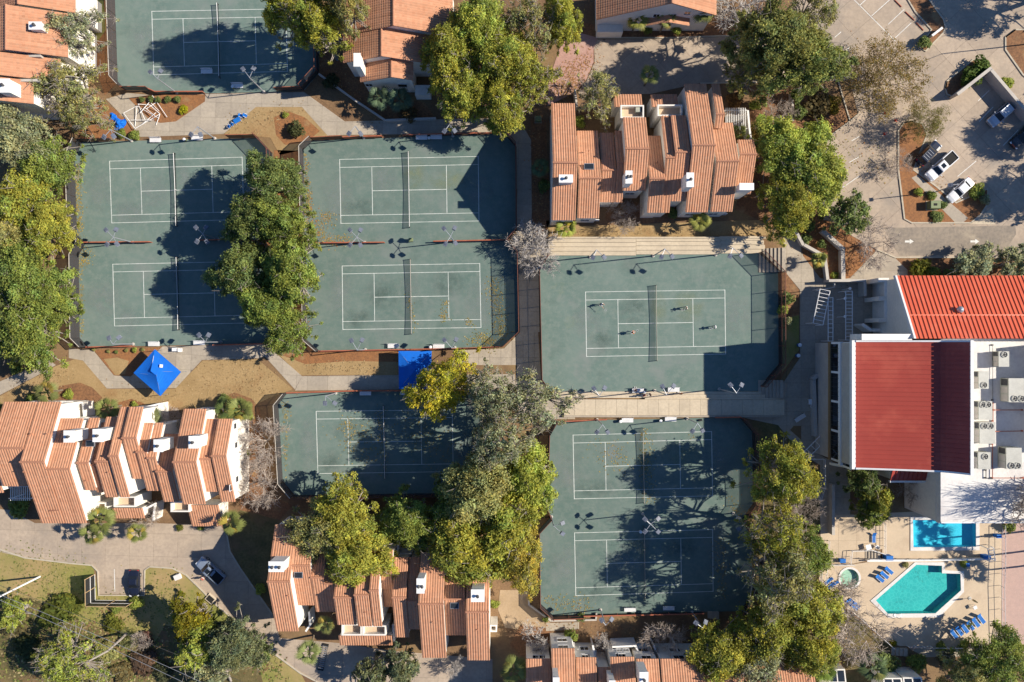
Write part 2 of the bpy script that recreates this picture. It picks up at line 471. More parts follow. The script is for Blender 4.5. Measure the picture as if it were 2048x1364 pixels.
from mathutils.geometry import tessellate_polygon
POOLS = {
 'lap': [(1825,1039),(1951,1039),(1951,1093),(1826,1094)],
 'main': [(1832,1129),(1883,1131),(1883,1146),(1920,1147),(1921,1180),(1870,1226),(1775,1227),(1751,1200)],
 'spa': [(1698.5+18.5*math.cos(i*math.tau/24), 1156+18.5*math.sin(i*math.tau/24)) for i in range(24)],
}
def holed(name, outer, z, mat):
    """flat sheet with the three pool basins left open"""
    loops = [[Vector((x,y,z)) for x,y in outer]] + [[Vector((x,y,z)) for x,y in pxpoly(v)] for v in POOLS.values()]
    vs = [p for l in loops for p in l]
    mb = MB(); tris = tessellate_polygon(loops)
    out = []
    for a,b,c in tris:
        n = (vs[b]-vs[a]).cross(vs[c]-vs[a]); out.append((a,b,c) if n.z > 0 else (a,c,b))
    mb.add(vs, out)
    return structure(mb.build(name, mat))
holed('ground', [(-500,-500),(500,-500),(500,500),(-500,500)], 0, 'earth')

def slabs(name, pts, z, mat, cw, ch, rz=0.0, gap=.014, off=(0,0), thick=.10):
    """a pavement of separate slabs over a darker joint bed; cells clipped to the outline"""
    poly = pxpoly(pts)
    base = MB(); base.prism(poly, z - thick - .05, z - .03)
    b = structure(base.build(name, 'joint'))
    c, s = math.cos(-rz), math.sin(-rz)
    rp = [(x*c - y*s, x*s + y*c) for x, y in poly]
    x0 = min(p[0] for p in rp); x1 = max(p[0] for p in rp); y0 = min(p[1] for p in rp); y1 = max(p[1] for p in rp)
    c2, s2 = math.cos(rz), math.sin(rz)
    i0 = math.floor((x0-off[0])/cw); i1 = math.ceil((x1-off[0])/cw)
    j0 = math.floor((y0-off[1])/ch); j1 = math.ceil((y1-off[1])/ch)
    for i in range(i0, i1):
        for j in range(j0, j1):
            q = clip_poly(rp, off[0]+i*cw+gap, off[1]+j*ch+gap, off[0]+(i+1)*cw-gap, off[1]+(j+1)*ch-gap)
            if len(q) < 3 or poly_area(q) < .15: continue
            q = [(x*c2 - y*s2, x*s2 + y*c2) for x, y in q]
            mb = MB(); mb.prism(q, z - thick, z + R.uniform(-.004, .004))
            mb.build('slab', mat, b)
    return b

# planting beds and lawns
sheet('lawn', [(-60,1092),(40,1112),(140,1124),(186,1130),(196,1190),(292,1192),(290,1136),(345,1136),(372,1150),(405,1182),(425,1202),(480,1248),(530,1292),(600,1344),(640,1420),(-60,1420)], .03, 'lawn')
sheet('scrub_patch', [(-60,1205),(60,1195),(150,1235),(230,1270),(300,1300),(330,1250),(420,1270),(520,1340),(540,1420),(-60,1420)], .036, 'scrub')
sheet('dry_lawn', [(-60,800),(0,792),(112,732),(150,718),(168,722),(214,778),(350,778),(405,721),(515,718),(585,778),(555,790),(530,800),(505,812),(420,818),(300,812),(150,805),(-60,815)], .03, 'dry_grass')
sheet('flower_bed', [(188,700),(325,694),(322,706),(262,752),(228,750)], .034, 'pine_straw')
sheet('dry_patch', [(208,718),(235,715),(258,722),(250,748),(230,750)], .038, 'dry_grass')
sheet('flower_bed', [(118,772),(160,765),(185,775),(205,795),(195,812),(110,812)], .036, 'mulch')
sheet('flower_bed', [(235,805),(262,798),(285,805),(300,815),(240,815)], .036, 'pine_straw')
sheet('flower_bed', [(440,795),(470,785),(505,798),(520,820),(540,990),(585,1010),(560,1040),(480,1020),(470,830)], .034, 'mulch')
sheet('dry_lawn', [(448,268),(512,214),(604,213),(658,272),(625,280),(606,300),(560,310),(540,275)], .03, 'dry_grass')
sheet('flower_bed', [(548,235),(575,222),(610,235),(640,262),(612,285),(570,290),(552,270)], .036, 'pine_straw')
sheet('flower_bed', [(258,197),(300,190),(411,189),(410,203),(352,243),(322,246),(300,240)], .075, 'pine_straw')
sheet('flower_bed', [(183,0),(229,0),(236,165),(210,190),(186,120)], .03, 'pine_straw')
sheet('lawn', [(176,-20),(206,-20),(212,60),(190,90),(190,165),(176,160)], .034, 'lawn')
sheet('flower_bed', [(206,205),(240,225),(275,262),(280,274),(160,276),(150,240)], .03, 'pine_straw')
sheet('dark_bed', [(620,140),(645,150),(770,238),(760,240),(700,244),(622,186)], .03, 'earth')
sheet('flower_bed', [(640,90),(690,120),(760,190),(850,205),(870,236),(770,238),(642,148)], .026, 'mulch')
sheet('flower_bed', [(548,300),(606,302),(610,468),(630,488),(612,512),(614,682),(640,704),(545,690),(556,672),(552,512),(532,486),(549,462)], .03, 'pine_straw')
sheet('flower_bed', [(548,704),(640,702),(800,700),(800,724),(700,722),(610,728)], .036, 'pine_straw')
sheet('dry_lawn', [(560,712),(800,716),(800,750),(600,750)], .03, 'dry_grass')
sheet('dry_lawn', [(1092,440),(1160,452),(1520,440),(1560,470),(1097,480)], .03, 'dry_grass')
sheet('flower_bed', [(1215,400),(1275,405),(1290,430),(1370,425),(1380,436),(1290,446),(1210,440)], .036, 'mulch')
sheet('flower_bed', [(1062,240),(1092,240),(1100,440),(1092,470),(1064,470)], .03, 'mulch')
sheet('flower_bed', [(1500,170),(1600,165),(1716,228),(1700,244),(1648,280),(1648,470),(1596,470),(1566,468),(1520,440),(1470,420),(1500,300)], .03, 'mulch')
sheet('flower_bed', [(1604,440),(1650,436),(1700,470),(1752,500),(1700,560),(1664,560),(1640,555),(1606,512)], .036, 'pine_straw')
sheet('flower_bed', [(1556,548),(1572,545),(1598,580),(1598,700),(1560,760),(1557,728)], .03, 'mulch')
sheet('lawn', [(1562,640),(1598,630),(1598,700),(1564,745)], .036, 'lawn')
sheet('sand_path', [(1000,1180),(1058,1180),(1060,1208),(1100,1244),(1100,1262),(1060,1262),(1010,1255),(996,1220)], .036, 'sand')
sheet('dry_lawn', [(1060,1234),(1110,1234),(1478,1226),(1500,1240),(1500,1320),(1050,1325)], .03, 'earth')
sheet('flower_bed', [(1040,1250),(1100,1256),(1110,1290),(1050,1320),(1020,1290)], .04, 'mulch')
sheet('flower_bed', [(1505,840),(1560,850),(1600,905),(1640,930),(1638,1130),(1636,1162),(1650,1186),(1780,1290),(1790,1300),(1700,1420),(1500,1420),(1500,1200),(1506,1190),(1500,1072),(1482,1040),(1506,1006)], .028, 'scrub')
sheet('flower_bed', [(1790,1305),(1860,1290),(2000,1292),(2040,1300),(2100,1300),(2100,1420),(1700,1420)], .03, 'earth')
sheet('flower_bed', [(1120,75),(1140,40),(1195,50),(1200,74)], .03, 'mulch')
sheet('flower_bed', [(1193,45),(1450,35),(1480,70),(1340,76),(1210,74)], .036, 'mulch')
sheet('flower_bed', [(1750,516),(2100,516),(2100,552),(1760,560)], .03, 'mulch')
sheet('flower_bed', [(1690,935),(1780,940),(1890,960),(1890,1040),(1700,1040)], .028, 'earth')
sheet('flower_bed', [(1580,860),(1655,770),(1662,860),(1625,900)], .045, 'earth')
sheet('flower_bed', [(456,1060),(480,1020),(560,1040),(545,1225),(512,1180),(470,1120)], .03, 'scrub')

# drives and parking
sheet('brick_drive', [(1095,212),(1098,160),(1118,100),(1140,60),(1196,76),(1187,100),(1187,125),(1172,160),(1150,185)], .05, 'brick_paver')
slabs('parking_road', [(1188,79),(1340,78),(1480,72),(1560,40),(1630,-50),(2130,-50),(2130,516),(1790,516),(1752,498),(1700,470),(1690,450),(1648,440),(1648,280),(1700,240),(1716,228),(1700,160),(1600,165),(1400,166),(1300,188),(1240,188),(1165,200),(1155,185),(1174,160),(1189,125)], .05, 'road', 4.6, 4.6, math.radians(42))
sheet('patched_road', [(1768,456),(2030,451),(2032,468),(2006,508),(1800,512),(1785,490)], .062, 'road_dark')
slabs('townhouse_drive', [(-60,1012),(20,1020),(70,1046),(300,1046),(440,1050),(455,1068),(460,1102),(482,1138),(545,1228),(560,1276),(680,1286),(790,1302),(985,1318),(985,1420),(720,1420),(600,1344),(530,1292),(480,1248),(425,1204),(405,1182),(372,1150),(345,1137),(300,1134),(290,1140),(289,1188),(198,1188),(196,1142),(184,1130),(140,1126),(40,1113),(-60,1090)], .05, 'road', 4.1, 3.9, math.radians(-1.5), off=(1.2,.6))
# paths
slabs('path', [(-60,790),(-60,818),(0,790),(62,758),(112,730),(95,718),(40,745)], .045, 'concrete', 2.4, 5.0, math.radians(27))
slabs('path', [(138,697),(186,700),(228,751),(262,753),(325,693),(548,687),(550,705),(604,752),(590,779),(530,713),(515,717),(404,720),(352,776),(214,777),(166,721),(138,716)], .045, 'concrete', 2.6, 2.6, math.radians(-3))
slabs('path', [(604,752),(800,750),(1030,748),(1030,776),(800,779),(590,781)], .049, 'concrete', 3.5, 3.0, 0)
slabs('path', [(905,701),(1008,697),(1040,664),(1076,660),(1082,760),(1104,788),(1150,792),(1150,838),(1040,838),(1030,776),(1034,730),(925,730)], .045, 'concrete', 1.9, 2.8, 0)
slabs('path', [(212,198),(255,186),(300,190),(412,188),(608,184),(690,243),(1010,236),(1046,252),(1062,280),(1064,470),(1095,480),(1095,512),(1077,541),(1079,664),(1040,668),(1036,508),(1020,484),(1034,462),(1033,294),(1010,266),(690,270),(655,271),(604,214),(512,214),(447,268),(280,274),(262,250)], .045, 'concrete', 2.6, 2.6, math.radians(-2))
slabs('plaza', [(1566,468),(1596,470),(1606,512),(1640,556),(1664,561),(1664,860),(1625,902),(1690,936),(1700,940),(1700,1042),(1640,1042),(1640,930),(1600,905),(1556,850),(1480,834),(1480,828),(1562,826),(1562,772),(1600,715),(1600,580),(1572,546)], .045, 'concrete', 2.45, 2.45, 0, off=(.4,.2))
slabs('entrance_path', [(1664,561),(1700,556),(1752,502),(1790,516),(1815,540),(1815,690),(1664,690)], .049, 'concrete', 3.0, 3.0, 0)
slabs('path', [(1092,1246),(1158,1244),(1158,1258),(1092,1262)], .045, 'concrete', 1.6, 2.0, 0)
# pool terrace and pink paving
slabs('terrace', [(1640,1030),(1764,1028),(1764,1098),(1740,1100),(1740,1120),(1706,1127),(1640,1127)], .066, 'deck', 3.1, 3.1, 0, gap=.012)
holed('pool_deck', pxpoly([(1765,1026),(1900,1020),(2003,1030),(2002,1292),(1800,1292),(1782,1286),(1652,1182),(1638,1160),(1638,1128),(1708,1128),(1764,1120)]), .06, 'deck')
sheet('pink_terrace', [(2003,1040),(2130,1040),(2130,1330),(2045,1305),(2003,1285)], .055, 'pink_paver')
sheet('paver_walk', [(1820,1298),(1950,1296),(1960,1312),(1850,1314)], .05, 'concrete')

# kerbs
def kerb(pts, w=.22, h=.17, mat='kerb'):
    mb = MB()
    ps = [P(x, y) for x, y in pts]
    n = len(ps)
    L_, R_ = [], []
    for i in range(n):
        a = ps[max(0, i-1)]; b = ps[min(n-1, i+1)]
        d = (b-a).normalized(); q = Vector((-d.y, d.x, 0)) * (w/2)
        L_.append(ps[i]+q); R_.append(ps[i]-q)
    mb.prism([p[:2] for p in L_] + [p[:2] for p in R_[::-1]], -.1, h)
    return structure(mb.build('kerb', mat))
kerb([(-60,1091),(0,1098),(50,1115),(140,1126),(184,1130),(196,1142),(198,1190),(289,1190),(290,1140),(300,1133),(345,1136),(372,1149),(405,1181),(425,1203),(480,1248),(530,1293),(600,1345),(640,1366)])
kerb([(1196,76),(1340,76),(1480,71)])
kerb([(452,1056),(460,1102),(482,1138),(545,1228)])
kerb([(1400,167),(1490,165),(1560,166)])
kerb([(1648,440),(1648,281),(1700,242),(1717,228)])
kerb([(1752,499),(1790,515),(2100,515)])
kerb([(1700,244),(1660,110)], .2)
def island(name, pts, mat):
    o = sheet(name, pts, .15, mat)
    kerb(pts + [pts[0], pts[1]], .25, .2)
    return o
island('parking_island', [(1803,-20),(1843,-20),(1886,40),(1890,56),(1886,66),(1850,103),(1838,96),(1862,60),(1830,25)], 'mulch')
island('parking_island', [(1890,178),(1893,163),(1945,120),(1982,135),(1920,186),(1905,194),(1893,189)], 'mulch')
island('parking_island', [(1807,246),(1825,243),(1843,247),(1853,270),(1840,302),(1826,340),(1870,372),(1911,406),(1942,392),(1974,378),(1974,408),(1960,430),(1940,446),(1823,446),(1808,438),(1801,380),(1796,340),(1796,262)], 'pine_straw')
island('parking_island', [(2010,75),(2030,60),(2080,60),(2080,180),(2045,150),(2010,100)], 'mulch')
sheet('island_walk', [(1822,356),(1834,350),(1935,436),(1925,446),(1910,446)], .16, 'concrete')
sheet('road_patch', [(1940,448),(1985,415),(1990,449)], .07, 'concrete_pale')

# painted marks: each line and arrow is a piece of the road it lies on
road_o = bpy.data.objects['parking_road']
drive_o = bpy.data.objects['townhouse_drive']
def stripe(a, b, parent, w=.11, mat='paint_white', z=.062, name='parking_line'):
    pa, pb = P(*a), P(*b); d = (pb-pa).normalized(); q = Vector((-d.y, d.x, 0))*(w/2)
    mb = MB(); mb.prism([(pa+q)[:2], (pb+q)[:2], (pb-q)[:2], (pa-q)[:2]], z-.006, z)
    return mb.build(name, mat, parent)
for a, b in [((1718,12),(1731,0)),((1743,32),(1780,-1)),((1776,49),(1808,19)),((1790,76),(1822,46)),((1669,75),(1682,64)),((1661,132),(1698,95)),((1698,325),(1721,312)),
             ((1703,282),(1718,273)),((1676,381),(1720,351)),((1956,202),(1978,181)),((1958,243),(1986,214)),((2006,291),(2036,260)),((1915,353),(1952,322)),((1700,-8),(1790,82))]:
    stripe(a, b, road_o)
for a, b in [((229,1138),(230,1183)),((258,1142),(258,1186))]: stripe(a, b, drive_o)
for ax, ay in ((1818,483),(1949,483)):
    mb = MB()
    q = [(-8.5,-2),(1,-2),(1,-5),(9,0),(1,5),(1,2),(-8.5,2)]
    mb.prism(pxpoly([(ax+u, ay+v) for u, v in q]), .066, .070)
    mb.build('direction_arrow', 'paint_white', road_o)

# ------------------------------------------------------------------ tennis courts
PADS = {
 'A': [(229,-40),(236,163),(252,180),(302,181),(315,187),(410,187),(555,184),(609,180),(638,146),(636,-40)],
 'BC': [(165,284),(517,276),(545,306),(549,462),(532,484),(552,512),(556,672),(540,687),(178,694),(160,676),(158,512),(172,486),(155,470),(150,318)],
 'DE': [(607,300),(627,281),(1008,268),(1031,294),(1032,462),(1014,483),(1034,508),(1037,664),(1006,693),(640,702),(614,680),(612,512),(630,488),(610,466)],
 'F': [(1078,541),(1097,512),(1517,506),(1556,546),(1557,728),(1520,772),(1515,782),(1135,787),(1104,786),(1083,758)],
 'G': [(557,808),(576,785),(960,780),(985,805),(990,960),(968,985),(590,990),(566,962)],
 'HI': [(1098,868),(1113,842),(1478,834),(1504,864),(1506,1006),(1482,1040),(1502,1072),(1506,1188),(1478,1222),(1106,1230),(1080,1206),(1078,1060),(1102,1034),(1094,1012)],
}
PAD = {k: sheet('tennis_court', v, .07, 'court') for k, v in PADS.items()}
COURTS = {
 'A': ('A', (304,23),(572,18),(575,143),(308,150), 'top left court'),
 'B': ('BC', (219.5,322.5),(484.5,314.5),(488,439),(224,446), 'upper of the two far left courts'),
 'C': ('BC', (226,528.5),(488.5,523),(491,646),(229.5,652), 'lower of the two far left courts'),
 'D': ('DE', (679.5,319),(956.5,313),(958,442),(682,447), 'upper of the two middle courts'),
 'E': ('DE', (684.5,532),(959.5,527),(962,655),(686,659), 'lower of the two middle courts'),
 'F': ('F', (1171,584),(1449.5,580),(1451,708),(1173,713), 'court where four people play'),
 'G': ('G', (632.5,822.5),(904.5,819.5),(906.5,943),(636,947), 'leafy court below the second blue canopy'),
 'H': ('HI', (1146,870),(1423,863),(1425,991.5),(1148.5,997.5), 'court just below the concrete walkway'),
 'I': ('HI', (1149,1065.5),(1425,1059),(1426,1182.5),(1151.5,1191), 'lowest court with heavy branch shadows'),
}
def bil(c, u, v):
    tl, tr, br, bl = [P(*q) for q in c]
    return (tl*(1-u)+tr*u)*(1-v) + (bl*(1-u)+br*u)*v

for key, (pad, tl, tr, br, bl, desc) in COURTS.items():
    c = (tl, tr, br, bl); po = PAD[pad]
    def cl(u0, v0, u1, v1, w=.075, dz=.0):
        a = bil(c, u0, v0); b = bil(c, u1, v1); d = (b-a).normalized(); q = Vector((-d.y, d.x, 0))*(w/2)
        a = a - d*(w/2); b = b + d*(w/2)
        mb = MB(); z = .077 + dz
        mb.prism([(a+q)[:2], (b+q)[:2], (b-q)[:2], (a-q)[:2]], z-.005, z)
        mb.build('court_line', 'line', po)
    s = .125; e = .2308
    cl(0,0,1,0); cl(0,1,1,1); cl(0,s,1,s); cl(0,1-s,1,1-s)
    cl(0,0,0,1,.10,.002); cl(1,0,1,1,.10,.002)
    cl(e,s,e,1-s,.085,.002); cl(1-e,s,1-e,1-s,.085,.002); cl(e,.5,1-e,.5,.085,.003)
    rr = random.Random(ord(key))
    spots = [(-.04,.5,2.6,3.6,'scuff_pale'),(1.04,.5,2.6,3.6,'scuff_pale'),(.5,.3,1.6,3.0,'scuff_yellow' if key in 'DFHI' else 'scuff_pale'),(.78,.3,3.2,2.4,'scuff_yellow' if key in 'DFH' else 'scuff_dark'),(.12,.85,3.4,2.2,'scuff_pale' if key in 'ABC' else 'scuff_dark'),(.3,.4,3.0,2.4,'scuff_dark' if key in 'EFG' else 'scuff_pale')]
    for q, (u, v, sx, sy, mt) in enumerate(spots):
        p = bil(c, u + rr.uniform(-.05,.05), v + rr.uniform(-.12,.12)); sx *= rr.uniform(.8,1.5); sy *= rr.uniform(.8,1.5); mb = MB()
        mb.add([(p.x-sx,p.y-sy,.0735+.0003*q),(p.x+sx,p.y-sy,.0735+.0003*q),(p.x+sx,p.y+sy,.0735+.0003*q),(p.x-sx,p.y+sy,.0735+.0003*q)], [(0,1,2,3)])
        mb.build('worn_patch', mt, po)
    # net
    a = bil(c, .5, -.085); b = bil(c, .5, 1.085)
    t = thing('tennis_net', tuple(a), 'net of the ' + desc, 'net', 'tennis nets')
    for p in (a, b):
        mb = MB(); mb.tube((p.x,p.y,.05), (p.x,p.y,1.1), .055, n=8); mb.build('net_post', 'dark_post', t)
    n = 12; top = []; 
    for i in range(n+1):
        f = i/n; p = a.lerp(b, f); h = 1.06 - .15*(1-abs(2*f-1)**1.5)
        top.append((p, h))
    mb = MB(); tp = MB(); d = (b-a).normalized(); q = Vector((-d.y, d.x, 0))
    for i in range(n):
        (p0,h0),(p1,h1) = top[i], top[i+1]
        mb.add([(p0.x,p0.y,.12),(p1.x,p1.y,.12),(p1.x,p1.y,h1-.03),(p0.x,p0.y,h0-.03)], [(0,1,2,3)])
        for sgn in (-1,1):
            tp.add([p0+q*(.04*sgn)+Vector((0,0,h0-.06)), p1+q*(.04*sgn)+Vector((0,0,h1-.06)), p1+Vector((0,0,h1)), p0+Vector((0,0,h0))], [(0,1,2,3)])
    mb.build('net_mesh', 'net_mesh', t)
    tp.build('net_tape', 'white_plastic' if key in 'ABCDG' else 'stucco_grey', t)
    m = bil(c, .5, .5)
    mb = MB(); mb.cbox((m.x,m.y,.48), .02, .06, .86); mb.build('centre_strap', 'white_plastic', t)

# ------------------------------------------------------------------ fences
def fence(pts, label, h=3.0, style='screen', group='court fences', closed=False):
    ps = [P(x, y) for x, y in pts]
    t = thing('court_fence', tuple(ps[0]), label, 'fence', group)
    if style == 'screen': pm, rm, sm, mid = 'dark_post', 'stucco_grey', 'wind_screen', True
    elif style == 'rust': pm, rm, sm, mid = 'rust_dark', 'rust_paint' if len(pts) == 2 else 'rust_dark', 'wind_screen_dark', True
    elif style == 'low': pm, rm, sm, mid = 'rust_paint', 'rust_paint', 'wind_screen_dark', False
    else: pm, rm, sm, mid = 'rust_dark', 'rust_dark', 'chain_mesh', True
    two = style == 'tall'
    if two: sm = 'wind_screen_dark'
    posts = []
    for i in range(len(ps)-1):
        a, b = ps[i], ps[i+1]; L = (b-a).length
        k = max(1, round(L/3.0)); d = (b-a)/k
        for j in range(k):
            p, q = a+d*j, a+d*(j+1)
            posts.append(p)
            hs = h-.05 if not two else h*.48
            mb = MB(); mb.add([(p.x,p.y,.06),(q.x,q.y,.06),(q.x,q.y,hs),(p.x,p.y,hs)], [(0,1,2,3)])
            mb.build('screen_panel', sm, t)
            if two:
                mb = MB(); mb.add([(p.x,p.y,hs+.02),(q.x,q.y,hs+.02),(q.x,q.y,h-.05),(p.x,p.y,h-.05)], [(0,1,2,3)]); mb.build('mesh_panel', 'chain_mesh', t)
            mb = MB(); rr = .13 if style == 'low' else .05
            if style == 'low':
                mb.tube((p.x,p.y,h), (q.x,q.y,h), .11, n=6)
            else:
                mb.tube((p.x,p.y,h), (q.x,q.y,h), .055, n=6)
            mb.build('top_rail', rm, t)
            if mid:
                mb = MB(); mb.tube((p.x,p.y,h*.5), (q.x,q.y,h*.5), .035, n=5); mb.build('mid_rail', pm, t)
    posts.append(ps[-1])
    for p in posts:
        mb = MB(); mb.tube((p.x,p.y,-.1), (p.x,p.y,h+.05), .055, n=6); mb.build('post', pm, t)
    return t

fence([(229,-35),(236,163),(252,180)], 'tall dark screened fence along the left side of the top left court')
fence([(252,181),(302,181)], 'short rust framed dark screen at the lower left corner of the top left court', 2.2, 'rust')
fence([(302,181),(315,187),(410,187)], 'low rust railed fence above the bed with the collapsed white frame', 1.1, 'low')
fence([(555,183),(607,181)], 'short rust framed screen at the lower right of the top left court', 2.2, 'rust')
fence([(607,181),(638,146),(636,-35)], 'rust framed fence along the right side of the top left court', 3.4, 'tall')
fence([(172,486),(155,470),(150,318),(165,284)], 'tall dark screened fence at the left edge of the upper far left court')
fence([(178,694),(160,676),(158,512),(172,486)], 'tall dark screened fence at the left edge of the lower far left court')
fence([(165,284),(230,282)], 'black screen with rust rail at the upper left corner of the far left courts', 2.2, 'rust')
fence([(172,486),(305,485)], 'low orange railed divider at the left end between the two far left courts', 1.1, 'low')
fence([(400,482),(462,480),(530,484)], 'low orange railed divider beside the big dark oak between the far left courts', 1.1, 'low')
fence([(460,277),(517,276)], 'rust framed black screen at the upper right of the far left courts', 2.4, 'rust')
fence([(517,276),(545,306),(549,462),(532,485),(552,512),(556,672),(540,687)], 'dark fence under the row of dark oaks right of the far left courts', 3.4, 'tall')
fence([(178,694),(270,692)], 'low orange railed fence at the lower left below the far left courts', 1.1, 'low')
fence([(430,690),(540,687)], 'low rust fence below the far left courts, beside the shaded path', 1.1, 'low')
fence([(627,281),(607,300),(610,466),(630,488),(612,512),(614,680),(640,702)], 'dark screened fence along the left side of the two middle courts')
fence([(627,281),(688,278)], 'dark rust framed screen at the upper left corner of the middle courts', 2.2, 'rust')
fence([(688,277),(765,275)], 'low rust railed fence above the left half of the upper middle court', 1.1, 'low')
fence([(808,273),(1008,268)], 'low rust railed fence above the right half of the upper middle court', 1.1, 'low')
fence([(1008,268),(1031,294),(1032,462),(1014,483),(1034,508),(1037,664),(1006,693)], 'rust framed fence along the right side of the two middle courts', 3.4, 'tall')
fence([(630,487),(770,486)], 'low orange railed divider left of the gap between the two middle courts', 1.1, 'low')
fence([(868,484),(1014,481)], 'low orange railed divider right of the gap between the two middle courts', 1.1, 'low')
fence([(640,702),(905,697)], 'low orange railed fence below the lower middle court', 1.1, 'low')
fence([(905,697),(1006,693)], 'rust framed black screen at the lower right of the middle courts', 2.2, 'rust')
fence([(1097,512),(1078,541),(1083,758),(1104,786)], 'rust framed fence along the left side of the court where four people play', 3.2, 'rust')
fence([(1517,506),(1556,546),(1557,728),(1520,772)], 'rust framed dark fence along the right side of the court where four people play', 3.5, 'tall')
fence([(590,990),(566,962),(557,808),(576,785)], 'tall dark screened fence at the left side of the leafy lower left court')
fence([(576,785),(708,781)], 'low orange railed fence above the left part of the leafy lower left court', 1.1, 'low')
fence([(708,781),(960,780)], 'low rust fence in front of the second blue canopy', 1.0, 'low')
fence([(590,990),(968,985),(990,960),(985,805),(960,780)], 'dark fence round the lower right of the leafy lower left court, under trees', 3.4, 'tall')
fence([(1113,842),(1098,868),(1094,1012),(1102,1034),(1078,1060),(1080,1206),(1106,1230)], 'dark fence along the left side of the two lower right courts, beside oaks', 2.7, 'rust')
fence([(1113,842),(1212,838)], 'low orange railed fence just below the left end of the concrete walkway', 1.1, 'low')
fence([(1428,834),(1478,833)], 'low orange railed fence just below the right end of the concrete walkway', 1.1, 'low')
fence([(1478,834),(1504,864),(1506,1006),(1482,1040),(1502,1072),(1506,1188),(1478,1222)], 'dark screened fence along the right side of the two lower right courts', 3.6, 'tall')
fence([(1106,1230),(1166,1228)], 'black screen at the lower left corner of the lowest court', 2.2, 'rust')
fence([(1166,1228),(1405,1223)], 'low red railed fence below the lowest court behind two benches', 1.1, 'low')

# fallen leaves gathered on the courts
def litter(name, blobs, n, cols, seed, size=(.06,.17)):
    rr = random.Random(seed); mb = MB(); tints = []
    for _ in range(n):
        x0, y0, x1, y1, sp = rr.choices(blobs, [(math.hypot(q[2]-q[0], q[3]-q[1])+3*q[4])*min(q[4], 9) for q in blobs])[0]
        f = rr.random()
        p = P(x0+(x1-x0)*f + rr.gauss(0, sp), y0+(y1-y0)*f + rr.gauss(0, sp))
        s = rr.uniform(*size); a = rr.uniform(0, math.tau); tl = rr.uniform(-.05, .05)
        d = Vector((math.cos(a), math.sin(a), tl))*s; q = Vector((-math.sin(a), math.cos(a), -tl))*s*.6
        p.z = .10 + rr.uniform(0, .03)
        mb.add([p-d, p-q, p+d, p+q], [(0,1,2,3)])
        k = rr.choice(cols); v = rr.uniform(.7, 1.2)
        tints += [k[0]*v*.5, k[1]*v*.5, k[2]*v*.5, 1.0]*4
    o = mb.build(name, 'litter')
    at = o.data.color_attributes.new('tint', 'FLOAT_COLOR', 'CORNER')
    at.data.foreach_set('color', tints)
    o.color = (1,1,1,1)
    o['kind'] = 'stuff'
    return o
YL = [(.36,.27,.08),(.32,.22,.06),(.36,.29,.13),(.22,.17,.05),(.24,.22,.08)]
OR_ = [(.40,.20,.08),(.36,.23,.10),(.30,.15,.06)]
litter('fallen_leaves', [(155,330,157,468,3),(156,330,158,470,6),(162,510,164,670,3),(175,500,165,530,7)], 900, YL, 1)
litter('fallen_leaves', [(612,310,617,450,4),(618,380,618,445,5),(625,455,650,478,7),(640,440,660,436,10),(650,482,700,480,6)], 900, OR_+YL, 2)
litter('fallen_leaves', [(568,800,573,920,3),(572,805,576,835,5),(570,890,572,960,2),(690,840,704,865,9),(760,815,770,950,5),(800,840,890,900,22),(690,870,760,900,20)], 900, YL, 3)
litter('fallen_leaves', [(935,680,1000,685,6),(960,670,985,690,8),(930,640,945,650,4),(818,590,830,655,4),(886,608,896,606,4),(880,625,892,640,6),(985,655,1010,670,5),(985,560,1008,670,9)], 900, YL+[(.16,.17,.05)], 4)
litter('fallen_leaves', [(1090,1200,1180,1212,8),(1288,860,1294,866,3),(1384,872,1388,876,3),(1440,1070,1444,1200,8),(1462,1000,1480,1030,8),(1200,900,1260,930,16),(1290,870,1300,1000,8)], 800, YL, 5)
litter('fallen_leaves', [(1720,120,1780,180,30),(1660,290,1800,330,30),(1560,280,1600,420,30)], 700, OR_+YL, 6)
litter('fallen_leaves', [(1100,180,1180,120,14),(1120,190,1160,170,10)], 900, OR_, 7)

WEED = [(.16,.19,.04),(.22,.21,.06),(.30,.24,.10),(.11,.14,.03),(.34,.27,.13)]
litter('ground_cover', [(20,1130,150,1150,26),(60,1180,170,1200,26),(220,1225,330,1215,22),(320,1160,380,1230,22),(330,1250,420,1250,20)], 1800, WEED, 11, (.07,.20))
litter('scrub_cover', [(0,1240,220,1290,34),(0,1330,330,1340,26),(180,1250,300,1330,26),(480,1300,560,1345,14)], 3200, WEED+[(.18,.11,.05),(.08,.09,.03)], 12, (.10,.32))
litter('dry_tufts', [(30,795,140,745,14),(230,792,560,780,14),(420,745,540,750,18),(620,735,790,738,8),(1110,468,1500,462,6),(470,255,600,225,14)], 1600, [(.38,.27,.13),(.30,.2,.09),(.25,.15,.07),(.44,.33,.18)], 13, (.06,.15))
litter('bed_litter', [(560,320,600,680,14),(1600,460,1700,540,18),(1070,260,1085,460,8),(1510,430,1640,450,14),(500,840,560,1000,14),(640,120,760,220,20),(1520,1020,1640,1320,40),(1080,1240,1480,1300,16),(1820,300,1920,430,12)], 2600, OR_+[(.2,.11,.06),(.3,.22,.12)], 14, (.06,.18))
